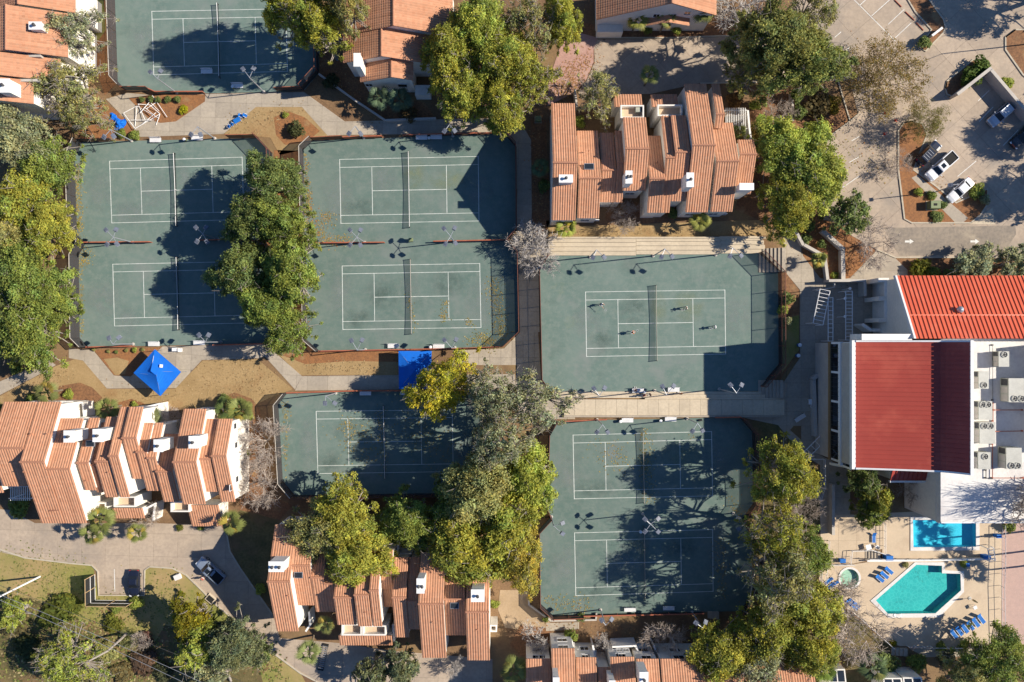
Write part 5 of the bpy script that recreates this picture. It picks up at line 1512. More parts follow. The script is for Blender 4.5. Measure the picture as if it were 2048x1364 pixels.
# middle
oak('big', 885, 773, 60, 11.5, YELLOW, 'bright yellow tree beside the second blue canopy', 2)
oak('loose', 985, 790, 60, 15, GREY, 'grey green oak right of the bright yellow tree', 0)
oak('loose', 1065, 805, 70, 14, GREY, 'grey green oak at the left end of the concrete walkway', 1)
oak('loose', 1000, 880, 62, 18, GREY, 'grey green oak over the right end of the leafy lower left court', 0)
oak('dense', 1050, 945, 66, 12.5, LIME, 'bright green oak against the left fence of the lower right courts')
oak('dense', 955, 970, 72, 15.5, OLIVE, 'yellow green oak at the lower right corner of the leafy court')
oak('big', 905, 1000, 48, 11, GREEN, 'green oak below the leafy lower left court')
oak('big', 1010, 1050, 82, 13, YGREEN, 'broad open oak between the bottom townhouses and the lowest court', 1)
oak('big', 930, 1095, 84, 12.5, YGREEN, 'open oak with pale limbs over the bottom townhouse roofs', 0)
oak('big', 1040, 1115, 54, 12, GOLD, 'golden tinged oak beside the sandy path')
oak('dense', 692, 1042, 68, 12, YGREEN, 'yellow green oak below the leafy lower left court, left of centre')
oak('big', 648, 1065, 62, 12, OLIVE, 'olive oak over the left roofs of the bottom townhouse row')
oak('dense', 715, 1105, 66, 13, YGREEN, 'yellow green oak lying over the bottom townhouse roofs')
oak('dense', 815, 1040, 54, 10, GREEN, 'dark green oak behind the bottom townhouse row, centre')
# right
oak('big', 1562, 945, 64, 16, YGREEN, 'yellow green oak in the bed left of the clubhouse steps')
oak('loose', 1545, 1060, 64, 16, YGREEN, 'oak by the notch in the right fence of the lower courts', 0)
oak('big', 1595, 1105, 56, 13.5, GREEN, 'green oak left of the pool terrace')
oak('loose', 1550, 1150, 72, 18.5, OLIVE, 'tall oak throwing branch shadows on the lowest court', 1)
oak('big', 1600, 1200, 66, 12, YGREEN, 'yellow green oak below left of the spa')
oak('big', 1530, 1255, 66, 12, YGREEN, 'yellow green oak at the lower right corner of the lowest court')
oak('big', 1440, 1300, 62, 11, YGREEN, 'yellow green oak over the bottom right townhouses')
oak('loose', 1510, 1325, 60, 11, GREY, 'pale limbed oak over the roofs at the bottom edge, right')
oak('big', 1620, 1290, 62, 12, YGREEN, 'yellow green oak left of the big bare tree by the pool')
oak('small', 1722, 965, 34, 8, DGREEN, 'dark upright evergreen nearest the clubhouse glass front')
oak('small', 1752, 1000, 34, 8, YGREEN, 'upright evergreen below the dark red roof')
oak('small', 1735, 1025, 30, 7, GREEN, 'small evergreen at the top of the tan terrace')
oak('big', 1985, 1320, 62, 10, GREEN, 'soft green tree in the bottom right corner')
oak('big', 1930, 1345, 46, 9, OLIVE, 'olive tree at the bottom edge near the right corner')
oak('small', 1945, 533, 44, 5.5, GREY, 'rounded grey green small tree against the bright red roof, left')
oak('small', 2032, 528, 42, 5.5, GREY, 'rounded grey green small tree at the right picture edge by the red roof')
# lower left
oak('small', 385, 1235, 44, 8, (0.255,0.225,0.018), 'yellowing broad leaved tree on the lower left lawn', 1)
oak('small', 400, 1290, 46, 8, LIME, 'bright green tree at the bottom left, left of the grey one')
oak('dense', 470, 1285, 52, 9.5, (.215,.240,.115), 'grey green tree with pale forked limbs at the bottom left')
oak('small', 505, 1300, 32, 8, (.215,.240,.115), 'small grey green tree beside the drive at the bottom left')
oak('small', 425, 1345, 36, 7, GREY, 'pale green low tree at the bottom edge left of the drive')
oak('loose', 140, 1320, 62, 9, LIME, 'bright green pine like tree at the bottom left under the wires', 0)
oak('small', 30, 1225, 30, 5, LIME, 'bright low tree at the left edge below the white utility pole', 0)
oak('small', 745, 1345, 36, 7, (.215,.240,.115), 'dark small tree at the bottom edge below the ladder like rack')
oak('small', 805, 1330, 38, 7, (.215,.240,.115), 'dark tree in the bottom drive, left of the white bare tree')
oak('small', 522, 1305, 24, 6, DGREEN, 'dark green small tree at the left of the bottom drive')
# bare trees
bare('brown', 525, 885, 58, 8, 'bare twiggy tree between the left townhouses and the leafy court, upper')
bare('brown', 520, 970, 52, 7.5, 'bare twiggy tree left of the leafy court, lower')
bare('brown', 1250, 435, 36, 6, 'bare tree below the gap in the upper right townhouse row')
bare('white', 1065, 480, 50, 6.5, 'pale bare tree at the left end of the bleachers, upper')
bare('white', 1080, 525, 42, 5.5, 'pale bare tree at the left end of the bleachers, lower')
bare('brown', 1745, 485, 52, 5.5, 'bare fan shaped tree at the corner of the parking road')
bare('white', 1485, 25, 62, 8, 'pale bare tree at the top edge beside the white house')
bare('white', 1075, 1288, 40, 6, 'white bare tree over the left end of the bottom right townhouses')
bare('white', 1210, 1290, 26, 5, 'small pale bare tree in front of the bottom right townhouses')
bare('brown', 1325, 1275, 46, 7, 'bare tree in front of the bottom right townhouses, right of the porch windows')
bare('brown', 1845, 988, 42, 6, 'bare tree beside the white wall below the dark red roof')
bare('brown', 1705, 1255, 74, 8, 'biggest bare tree hanging over the white pool fence')
bare('brown', 1655, 1190, 62, 7.5, 'bare tree between the oaks and the pool fence')
bare('brown', 1605, 1015, 42, 6, 'bare tree beside the clubhouse steps')
bare('brown', 1795, 330, 32, 4, 'leafless shrub like tree at the left kerb of the parking island')
bare('white', 910, 1335, 22, 4, 'round white bare tree on the bottom drive')
bare('brown', 340, 838, 34, 5, 'bare tree on the upper side of the left townhouse row')
bare('brown', 298, 1035, 32, 5, 'bare tree on the drive side of the left townhouse row')
bare('brown', 1555, 235, 40, 6, 'bare tree beside the slatted pergola, upper right')
bare('brown', 285, 1280, 22, 4, 'reddish bare shrub under the wires at the bottom left')

# palms: curved trunk and separate fan fronds
def frond_mesh(seed, L=1.6, droop=.5, blades=11):
    rg = np.random.default_rng(seed); V = []; F = []; T = []
    def strip(pts, w):
        n0 = len(V)
        for i, p in enumerate(pts):
            d = pts[min(i+1,len(pts)-1)] - pts[max(i-1,0)]; s = np.cross(d, [0,0,1.]); s /= np.linalg.norm(s)+1e-9
            V.append(p - s*w[i]); V.append(p + s*w[i])
        for i in range(len(pts)-1): F.append((n0+2*i, n0+2*i+1, n0+2*i+3, n0+2*i+2))
        b = rg.uniform(.8,1.2)*.5
        for _ in range(len(pts)-1): T.append((b, b, b, 1))
    hub = np.array([L*.42, 0, .12])
    strip([np.array([0.05,0,0]), np.array([L*.22,0,.10]), hub], [.035,.03,.025])
    for i in range(blades):
        a = (i/(blades-1)-.5)*2.1
        l = L*.62*(1-.25*abs(a)/1.25)
        d = np.array([math.cos(a), math.sin(a), 0])
        p1 = hub + d*l*.5 + np.array([0,0,-.02-.1*abs(a)]); p2 = hub + d*l + np.array([0,0,-droop*.45*rg.uniform(.7,1.3)])
        strip([hub, p1, p2], [.03, .075, .012])
    return mesh_np('frond', V, F, 'frond', np.array(T))
FRONDS = [frond_mesh(401), frond_mesh(402, 1.7, .7), frond_mesh(403, 1.5, .25)]
tm = MB(); pts = [Vector((.05*math.sin(i*.9), .04*math.cos(i*.7), i/8)) for i in range(9)]
for i in range(8): tm.tube(pts[i], pts[i+1], .17-.006*i + (.02 if i%2 else 0), .16-.006*i, 8)
PT = bpy.data.meshes.new('trunk'); PT.from_pydata(tm.v, [], tm.f); PT.materials.append(MAT['palm_trunk'])
def palm(x, y, h, r, label, col=(0.173,0.195,0.053), n=17, base=None):
    p = P(x, y, h); b = Vector((p.x, p.y, 0))
    if base: b = P(*base)
    t = thing('palm_tree', tuple(b), label, 'palm', 'fan palms')
    tr = link('trunk', PT, t); tr.scale = (1,1,h)
    lean = Vector((p.x-b.x, p.y-b.y, 0))
    if base:
        tr.rotation_euler = Vector((lean.x, lean.y, h)).to_track_quat('Z','Y').to_euler(); tr.scale = (1,1,Vector((lean.x,lean.y,h)).length)
    s = r*(CAM_H-h)/FPX/1.45
    for i in range(n):
        f = link('frond', FRONDS[i % 3], t)
        el = R.uniform(-.45, .45) if i > 3 else R.uniform(.6, 1.2)
        f.location = (lean.x, lean.y, h)
        f.rotation_euler = Euler((R.uniform(-.3,.3), -el, i*2.39996+R.uniform(-.2,.2)), 'XYZ')
        k = s*R.uniform(.85, 1.15); f.scale = (k,k,k)
        v = R.uniform(.75, 1.25); dry = R.random() < .12
        f.color = (col[0]*v*(2.0 if dry else 1), col[1]*v*(1.4 if dry else 1), col[2]*v, 1)
    return t
SUNNY = (0.240,0.247,0.053)
for x, y, h, r, lab, col in [
 (1274,38,5,21,'fan palm in front of the white house at the top, leftmost', SUNNY),(1332,38,5.5,19,'fan palm in front of the white house at the top, middle', None),(1406,20,6,22,'fan palm in front of the white house at the top, rightmost', None),
 (1300,149,5.5,19,'fan palm standing in the townhouse drive, upper right', None),(1080,335,4,18,'fan palm beside the shaded path left of the upper right townhouses', (0.090,0.135,0.060)),
 (1131,456,3.5,20,'fan palm above the left end of the bleachers', (0.255,0.285,0.045)),(1400,441,3.5,20,'fan palm above the middle of the bleachers', SUNNY),(1638,518,3.2,17,'fan palm beside the clubhouse ramp', SUNNY),
 (93,784,4.5,23,'fan palm beside the grey path at the left edge', (0.150,0.165,0.053)),(-2,826,4,22,'fan palm cut by the left picture edge', SUNNY),(215,816,4.5,23,'fan palm on the upper side of the left townhouses, left', None),
 (302,833,4.5,20,'fan palm on the upper side of the left townhouses, middle', (0.165,0.188,0.075)),(452,816,4,24,'fan palm at the upper right corner of the left townhouses, left one', (0.090,0.128,0.038)),(483,820,4,25,'fan palm at the upper right corner of the left townhouses, right one', None),
 (202,1040,5.5,27,'fan palm on the drive side of the left townhouses, upper of three', None),(183,1068,5,22,'fan palm on the drive side of the left townhouses, lower of three', None),(274,1065,4.5,19,'fan palm on the drive side of the left townhouses, right of three', None),
 (461,1046,5,25,'fan palm at the lower right corner of the left townhouses', None),(650,1249,5,20,'fan palm in the porch of the bottom townhouse row', (0.225,0.240,0.075)),(617,1304,6,22,'fan palm leaning over the bottom drive beside the rack', (0.195,0.225,0.075)),
 (1028,1340,6,27,'fan palm at the bottom edge left of the bottom right townhouses', None),(757,194,4,22,'fan palm below the top centre house, left', (0.090,0.135,0.075)),(800,198,4,24,'fan palm below the top centre house, right', (0.090,0.135,0.075)),
 (1478,262,3,14,'small palm inside the pergola court', None),(1748,1335,4,26,'palm like plant below the pool steps', (0.105,0.150,0.060)),(1647,1335,4,24,'green palm beside the bottom sunroom', (0.135,0.195,0.030))]:
    palm(x, y, h, r, lab, col or (0.173,0.195,0.053), base=(628,1270) if x == 617 else None)

# shrubs
def shrub(x, y, r, h, label, col=GREEN, group='shrubs'):
    cnt[0] += 1
    p = P(x, y, h*.5); Rm = M(r)
    o = link('shrub', SHRUB[cnt[0] % 2], None); o.location = (p.x, p.y, 0); o.rotation_euler = (0,0,R.uniform(0,6.28))
    o.scale = (Rm*.95, Rm*.95, h/1.1)
    o.color = (*col, 1)
    return tag(o, label, 'shrub', group)
for x, y, r, h, lab, col in [
 (590,262,22,1.8,'large round clipped shrub in the round orange bed', (0.112,0.120,0.045)),(572,229,8,.7,'small yellow green shrub above the round clipped shrub', LIME),
 (284,201,8,.9,'first dark shrub in the bed by the collapsed frame', DGREEN),(302,199,8,.9,'second dark shrub in the bed by the collapsed frame', DGREEN),(318,200,8,.9,'third dark shrub in the bed by the collapsed frame', DGREEN),(335,200,9,.9,'fourth dark shrub in the bed by the collapsed frame', DGREEN),(356,197,9,.9,'rightmost dark shrub in the bed by the collapsed frame', DGREEN),
 (366,221,12,.9,'bright yellow green shrub at the point of the bed by the collapsed frame', (0.420,0.405,0.018)),(270,268,14,1.0,'green shrub below the blue tarp heap', GREEN),(243,265,12,1.0,'green shrub left of the light pole above the far left courts', GREEN),
 (1238,60,15,1.5,'round yellow shrub at the garage of the white top house', YGREEN),(1292,58,14,1.6,'shrub between the palms of the white top house', GREEN),(1354,58,14,1.6,'shrub at the right palms of the white top house', LIME),(1316,50,10,1.4,'dark shrub under the middle palm of the white top house', DGREEN),
 (1640,215,36,2.2,'big dark shrub in the bed left of the parking', (0.128,0.098,0.038)),(1665,212,24,1.6,'yellow leaved shrub at the parking kerb', (0.300,0.225,0.030)),(1640,255,24,1.8,'brown shrub in the bed left of the parking', (0.195,0.105,0.045)),(1600,225,18,2.6,'tall dark hedge bush beside the shaded lane', DGREEN),(1595,190,18,2.6,'upper dark hedge bush beside the shaded lane', DGREEN),
 (1525,265,26,2.0,'golden brown shrub right of the pergola', (0.255,0.180,0.045)),(1470,205,22,1.8,'rusty shrub above the pergola', (0.240,0.128,0.045)),(1512,210,14,1.5,'bright green shrub near the pergola corner', LIME),
 (1965,135,26,2.0,'glossy hedge shrub at the parking wall, upper', (0.105,0.165,0.030)),(1940,158,26,2.0,'glossy hedge shrub at the parking wall, lower', (0.105,0.165,0.030)),(1848,82,18,1.6,'dark shrub at the tip of the top parking island', DGREEN),(2012,165,16,1.4,'shrub outside the parking wall', LIME),
 (1838,382,12,.9,'yellow shrub left of the transformer box', LIME),(1862,390,12,.9,'green shrub above the transformer box', GREEN),(1885,412,11,.9,'dark shrub right of the transformer box', DGREEN),(1872,432,16,.8,'low dark shrub below the transformer box', DGREEN),(1945,388,14,1.2,'green shrub beside the parked white sedan', GREEN),(1958,380,17,1.3,'upper green shrub right of the parked white sedan', LIME),(1966,400,14,1.4,'grey shrub at the tip of the parking island', GREY),
 (1845,540,26,2.0,'bright low shrub above the bright red roof', (0.195,0.195,0.022)),(1870,545,18,1.8,'low shrub right of the bright one above the red roof', GREEN),(1900,548,18,1.8,'dark shrub in the row above the red roof', DGREEN),
 (1620,455,16,1.6,'dark hedge shrub at the top of the shaded ramp', DGREEN),(1612,480,14,1.6,'dark hedge shrub lower on the shaded ramp', DGREEN),(1640,490,12,1.4,'hedge shrub near the clubhouse palm', DGREEN),(1670,552,10,.8,'yellow flowering shrub at the wall foot', LIME),
 (1572,600,18,2.0,'round shrub right of the main court fence, upper', DGREEN),(1564,620,14,1.5,'light green shrub right of the main court fence, middle', LIME),(1578,640,12,1.5,'grey shrub right of the main court fence, lower', GREY),
 (1144,1271,17,2.0,'clipped green shrub beside the bottom right townhouse porch', GREEN),(1092,1240,8,.9,'green shrub in the corner planter of the lowest court', GREEN),(1160,1236,12,.9,'leafy plants in the planter below the lowest court', DGREEN),
 (140,1208,38,1.4,'bright scrub bush at the lower left, upper', (0.150,0.173,0.030)),(100,1235,34,1.2,'bright scrub bush at the lower left, middle', (0.135,0.158,0.030)),(225,1250,26,1.3,'leafy scrub bush under the leaning trunk', (0.180,0.188,0.030)),(275,1205,18,1.2,'green bush at the corner of the wooden screen', LIME),(235,1215,14,1.0,'low green bush below the wooden screen', GREEN),
 (20,1245,30,1.4,'grey scrub bush at the left picture edge', (0.135,0.120,0.053)),(60,1290,36,1.3,'dark scrub bush low at the left', (0.075,0.090,0.030)),(255,1275,26,1.2,'olive scrub bush right of the leaning trunk', OLIVE),(210,1300,30,1.3,'olive scrub bush at the foot of the leaning trunk', OLIVE),(290,1320,34,1.1,'reddish brown scrub bush between the wires', (0.165,0.105,0.068)),(330,1340,26,1.1,'dark scrub bush at the bottom edge', (0.090,0.098,0.045)),(240,1345,28,1.0,'tan scrub bush at the bottom edge', (0.225,0.180,0.075)),(290,1280,20,1.4,'maroon shrub under the wires', (0.135,0.068,0.053)),
 (358,1055,9,.8,'round clipped shrub at the end porch of the left townhouses, left', (0.165,0.180,0.030)),(402,1053,9,.8,'round clipped shrub at the end porch of the left townhouses, right', GREEN),(40,1012,26,1.6,'shrub below the left pergola', GREEN),(495,905,12,1.2,'green shrub right of the left townhouses', LIME),
 (520,1180,14,1.0,'bright shrub in the shade left of the bottom townhouses', LIME),(990,1210,12,1.0,'green shrub right of the bottom townhouses', LIME),(445,800,14,1.2,'shrub in the bed at the corner of the left townhouses', DGREEN),(500,832,14,1.4,'bright shrub beside the upper right palms of the left townhouses', LIME),
 (1785,1286,9,.9,'yellow shrub at the lower corner of the pool deck', (0.330,0.300,0.022)),(1770,1330,30,2.2,'dark shrub mass below the pool steps', DGREEN),(1830,1325,24,1.8,'green shrub below the pool fence', GREEN),(1890,1320,26,1.8,'grey shrub below the pool fence', (0.120,0.128,0.075)),(2030,1300,22,1.5,'yellow green shrub at the corner of the pink terrace', LIME),(1880,1290,14,1.2,'green shrub at the pool fence foot, left', GREEN),(1925,1292,14,1.2,'green shrub at the pool fence foot, right', GREEN),(2020,1055,16,1.6,'palm like shrub beside the upper pool railing', GREEN),(1810,1130,8,.6,'low plants along the wall between the pools, left', OLIVE),(1925,1128,10,.7,'low plants along the wall between the pools, right', LIME),
 (660,165,20,1.6,'dark shrub in the shaded bed left of the top centre house', (0.075,0.090,0.038)),(820,225,22,1.2,'brown low shrub below the top centre house', (0.150,0.105,0.045)),(1160,245,16,1.6,'bright shrub in the court of the upper right townhouses', LIME),(1086,370,18,1.5,'dark shrub beside the shaded path, lower', DGREEN),(1345,425,14,1.2,'dark shrub below the upper right townhouses', DGREEN),
 (188,698,5,.5,'first tiny plant in the bed under the canopy shadow', OLIVE),(217,703,5,.5,'second tiny plant in the bed under the canopy shadow', OLIVE),(233,703,5,.5,'third tiny plant in the bed under the canopy shadow', DGREEN),(252,701,5,.5,'fourth tiny plant in the bed under the canopy shadow', OLIVE),(268,700,7,.6,'green plant right of the tiny ones in the canopy bed', LIME),(286,699,5,.5,'small plant beside the blue canopy corner', OLIVE),
 (140,790,14,.9,'green plant beside the steps of the left townhouses', LIME),(60,800,14,.8,'low green plant above the left townhouse roof', GREEN),(268,810,9,.7,'small green plant above the left townhouse chimneys', LIME),(30,735,16,1.3,'green bush beside the grey path at the left edge', GREEN),(545,575,30,2.0,'dark undergrowth between the court pairs', DGREEN)]:
    shrub(x, y, r, h, lab, col)
# ------------------------------------------------------------------ bleachers, walkway, steps, walls
t = thing('bleachers', tuple(P(1330, 495)), 'pale concrete bleacher steps above the court where four people play', 'bleachers')
for i in range(4):
    y1 = 511 - i*8.8; y0 = y1 - 8.8; z = .22 + .22*i
    for (xa, xb) in ((1097,1272),(1272.4,1440),(1440.4,1532 - i*2)):
        a = P(xa + (0 if xa > 1100 else 0), y1 - .012*(xa-1097), z); b = P(xb, y0 - .012*(xa-1097), z)
        mb = MB(); mb.box(a.x+.006, a.y+.01, -.1, b.x-.006, b.y-.03, z); mb.build('tread', 'concrete_pale', t)
a = P(1097, 477, 1.1); b = P(1532, 473.5, 1.1); mb = MB(); mb.box(a.x, a.y, -.1, b.x, b.y, 1.1); mb.build('back_kerb', 'concrete_pale', t)
def stairs(label, x0, y0, x1, y1, n, rise, mat='concrete', axis='x', up=1, group='concrete steps'):
    """n steps between two pixel corners; axis is the walking direction, up=+1 climbs towards growing x (or y)"""
    a, b = P(x0, y1), P(x1, y0)
    t = thing('steps', (a.x, a.y, 0), label, 'steps', group)
    for i in range(n):
        k = i if up > 0 else n-1-i; z = rise*(k+1)
        mb = MB()
        if axis == 'x': mb.box(a.x+(b.x-a.x)*i/n+.004, a.y, -.05, a.x+(b.x-a.x)*(i+1)/n-.004, b.y, z)
        else: mb.box(a.x, a.y+(b.y-a.y)*i/n+.004, -.05, b.x, a.y+(b.y-a.y)*(i+1)/n-.004, z)
        mb.build('step', mat, t)
    return t
stairs('shaded concrete steps at the right end of the bleachers', 1517, 497, 1566, 545, 7, .17)
stairs('dark concrete steps at the lower right corner of the main court', 1516, 760, 1562, 795, 7, .16)
stairs('steps climbing beside the clubhouse, below the slanted railing', 1614, 975, 1642, 1000, 5, .15, axis='y')
stairs('small steps below the white pool fence corner', 1782, 1295, 1812, 1310, 4, .14)
stairs('steps from the tan terrace to the pool deck', 1730, 1100, 1757, 1116, 5, .13)
stairs('short steps at the lower right of the lowest court', 1415, 1222, 1436, 1236, 5, .14)
stairs('dark entrance steps under the bright red wing', 1735, 663, 1812, 676, 9, .15)
t = thing('walkway', tuple(P(1330, 815)), 'raised sunlit concrete walkway of square slabs between the two right courts', 'walkway')
for i, (y1, y0, z) in enumerate(((789,783,.17),(796,789.2,.34))):
    a = P(1110, y1, z); b = P(1562, y0, z); mb = MB(); mb.box(a.x, a.y, -.1, b.x, b.y-.012, z); mb.build('tread', 'concrete_pale', t)
a = P(1290, 798.5, .62); b = P(1562, 796.2, .62); mb = MB(); mb.box(a.x,a.y,-.1,b.x,b.y,.62); mb.build('low_wall', 'concrete_pale', t)
for i in range(21):
    x0 = 1128 + i*21.0
    a = P(x0, 830.5-.005*i, .5); b = P(x0+21, 798.8, .5)
    mb = MB(); mb.box(a.x+.014, a.y, -.1, b.x-.014, b.y, .5+R.uniform(-.004,.004)); mb.build('slab', 'concrete_pale', t)
a = P(1128, 834.5, .62); b = P(1562, 830.8, .62); mb = MB(); mb.box(a.x,a.y,-.1,b.x,b.y,.62); mb.build('edge_kerb', 'concrete', t)

garden_wall('retaining_wall', 'long grey retaining wall zigzagging beside the clubhouse palm', [(1648,463),(1686,497),(1687,560)], 1.3, .55, 'stucco_grey', 'wall', 'retaining walls')
garden_wall('retaining_wall', 'grey retaining wall beside the shaded ramp, left of the palm', [(1588,455),(1606,488),(1650,512),(1656,560)], 1.2, .4, 'stucco_grey', 'wall', 'retaining walls')
garden_wall('retaining_wall', 'grey wall across the head of the clubhouse entrance court', [(1660,561),(1730,561),(1731,590)], 2.4, .35, 'stucco_grey', 'wall', 'retaining walls')
garden_wall('parking_wall', 'pale L shaped wall with hedge in the parking at right', [(1917,187),(1981,137),(2062,232)], 2.4, .42, 'stucco_grey', 'wall', 'retaining walls')
garden_wall('sign_wall', 'small white sign wall at the tip of the top parking island', [(1866,70),(1884,56)], 1.6, .3, 'stucco', 'wall')
garden_wall('retaining_wall', 'grey planter wall left of the clubhouse glass front', [(1656,738),(1628,757),(1632,870)], 1.4, .5, 'stucco_grey', 'wall', 'retaining walls')
garden_wall('retaining_wall', 'low wall between the top path and the shaded bed', [(638,148),(704,196),(770,240),(870,236)], .9, .25, 'stucco_grey', 'wall', 'retaining walls')
garden_wall('planter_wall', 'low grey planter wall round the lower left corner of the lowest court', [(1057,1196),(1058,1210),(1102,1242),(1192,1240),(1193,1228)], .6, .22, 'stucco_grey', 'wall', 'retaining walls')
garden_wall('pool_wall', 'white wall between the upper and lower pools', [(1736,1122),(1860,1121),(1985,1118)], .9, .22, 'stucco', 'wall')
garden_wall('stair_wall', 'white wall edging the dark entrance steps', [(1727,650),(1742,660),(1812,660)], 3.2, .4, 'stucco', 'wall')
garden_wall('lane_wall', 'grey wall bordering the shaded lane left of the parking', [(1585,185),(1586,240)], 1.4, .3, 'stucco_grey', 'wall', 'retaining walls')
garden_wall('terrace_wall', 'white wall beside the clubhouse steps above the tan terrace', [(1667,972),(1667,1068)], 1.6, .4, 'stucco_grey', 'wall')

# ------------------------------------------------------------------ floodlight poles
def lamp_pole(base, z, heads, label, jn=None, group='court floodlight poles'):
    b = P(*base)
    t = thing('floodlight_pole', tuple(b), label, 'light pole', group)
    mb = MB(); mb.tube((b.x,b.y,-.1), (b.x,b.y,z), .11, .07, 8); mb.build('pole', 'galvanised', t)
    mb = MB(); mb.lathe((b.x,b.y,-.02), [(.26,0),(.26,.25),(.14,.3)], 10); mb.build('pole_base', 'stucco_grey', t)
    top = Vector((b.x,b.y,z-.05))
    for hx, hy in heads:
        h = P(hx, hy, z+.1)
        d = (h-top); ang = math.atan2(d.y, d.x); d2 = d.normalized()
        mb = MB(); mb.tube(top, h - d2*.3, .05, .045, 6); arm = mb.build('arm', 'galvanised', t)
        mb = MB(); mb.cbox(h, .72, .62, .26, ang, .35)
        mb.cbox(h + Vector((0,0,.17)) - d2*.12, .40, .42, .12, ang, .35)
        hd = mb.build('lamp_head', 'lamp_grey', t)
        mb = MB(); mb.cbox(h + Vector((d2.x*.05,d2.y*.05,-.142)), .6, .5, .02, ang, .35); mb.build('lens', 'lens', hd)
    return t
for base, z, heads, lab in [
 ((354,186),7.2,[(301,144),(321,142)],'two headed floodlight pole above the collapsed white frame'),
 ((528,184),7.2,[(486,138),(507,137)],'two headed floodlight pole below the right half of the top left court'),
 ((264,282),7.0,[(208,274),(227,272)],'two headed floodlight pole above the upper far left court, left one'),
 ((430,277),7.2,[(382,269),(401,269)],'two headed floodlight pole above the upper far left court, right one'),
 ((728,276),7.2,[(698,267),(721,267)],'two headed floodlight pole above the upper middle court, left one'),
 ((906,272),7.0,[(889,262),(909,261)],'two headed floodlight pole above the upper middle court, right one beside oaks'),
 ((267,485),6.6,[(212,460),(232,459),(214,489),(234,488)],'four headed floodlight pole between the far left courts, in the sun'),
 ((438,479),6.8,[(392,455),(412,455),(394,483),(414,483)],'four headed floodlight pole between the far left courts, in tree shade'),
 ((267,688),6.8,[(218,676),(238,675)],'two headed floodlight pole below the lower far left court, in the sun'),
 ((443,684),6.8,[(398,670),(417,670)],'two headed floodlight pole below the lower far left court, in tree shade'),
 ((730,485),6.8,[(700,460),(721,460),(700,490),(721,490)],'four headed floodlight pole between the middle courts, left one'),
 ((908,484),7.2,[(888,457),(909,456),(891,488),(911,486)],'four headed floodlight pole between the middle courts, right one'),
 ((731,699),7.0,[(703,681),(724,680)],'two headed floodlight pole below the lower middle court, left one'),
 ((910,695),7.0,[(889,680),(912,679)],'two headed floodlight pole below the lower middle court, right one'),
 ((1180,514),10.2,[(1186,515),(1208,514)],'tall floodlight pole at the bleachers, left of three'),
 ((1306,512),10.2,[(1323,514),(1344,513)],'tall floodlight pole at the bleachers, middle of three'),
 ((1431,510),10.2,[(1460,512),(1482,511)],'tall floodlight pole at the bleachers, right of three'),
 ((1185,783),10.2,[(1188,777),(1209,776)],'tall floodlight pole at the walkway edge, left of three'),
 ((1309,781),10.2,[(1325,773),(1347,772)],'tall floodlight pole at the walkway edge, middle of three'),
 ((1438,778),10.2,[(1461,770),(1483,770)],'tall floodlight pole at the walkway edge, right of three'),
 ((1194,839),8.0,[(1194,864),(1215,864)],'two headed floodlight pole below the walkway, left one'),
 ((1374,837),7.4,[(1385,862),(1405,861)],'two headed floodlight pole below the walkway, right one'),
 ((1285,1027),7.6,[(1290,1038.5),(1316,1037.5),(1290,1063),(1316,1063)],'four headed floodlight pole between the two lower right courts'),
 ((1103,1033),6.8,[(1125,1046),(1125,1067)],'two headed floodlight pole at the left notch of the lower right courts'),
 ((1466,1026),7.0,[(1477,1037),(1478,1057.5)],'two headed floodlight pole at the right notch of the lower right courts'),
 ((1201,1219),7.2,[(1203,1240.5),(1223,1238.5)],'two headed floodlight pole below the lowest court, left one'),
 ((1384,1224),7.2,[(1392,1246),(1411,1244)],'two headed floodlight pole below the lowest court, right one in shade'),
 ((672,786),7.2,[(650,806.5),(669.5,806)],'two headed floodlight pole above the leafy lower left court')]:
    lamp_pole(base, z, heads, lab)
lamp_pole((1868,385), 7.0, [(1901,370)], 'single headed car park lamp beside the transformer box')
# tall street lamp at the right, only its shadow crosses the road in the photo
lamp_pole((2062,88), 11.5, [(2090,60)], 'tall street lamp standing just beyond the right picture edge')

# ------------------------------------------------------------------ benches
def make_bench():
    t = local_thing('court_bench', '', 'bench', 'white court benches')
    for i in range(6):
        mb = MB(); y = -.26 + i*.088; mb.box(-.85, y, .43, .85, y+.072, .46); mb.build('seat_slat', 'white_plastic', t)
    for i in range(3):
        mb = MB(); z = .56 + i*.11; mb.box(-.85, .27+.02*i, z, .85, .30+.02*i, z+.09); mb.build('back_slat', 'white_plastic', t)
    for sx in (-.72, .72):
        for sy in (-.22, .24):
            mb = MB(); mb.box(sx-.03, sy-.03, 0, sx+.03, sy+.03, .43); mb.build('leg', 'dark_metal', t)
        mb = MB(); mb.box(sx-.03, .301, .3, sx+.03, .35, .9); mb.build('back_post', 'dark_metal', t)
    return t
bench0 = remember(make_bench()); used = [False]
def bench(x, y, label, rz=0.0, s=1.15, z=.07):
    o = bench0 if not used[0] else copy_tree(bench0)
    used[0] = True
    p = P(x, y); o.location = (p.x, p.y, z); o.rotation_euler = (0,0,rz); o.scale = (s,s*1.15,s); o['label'] = label
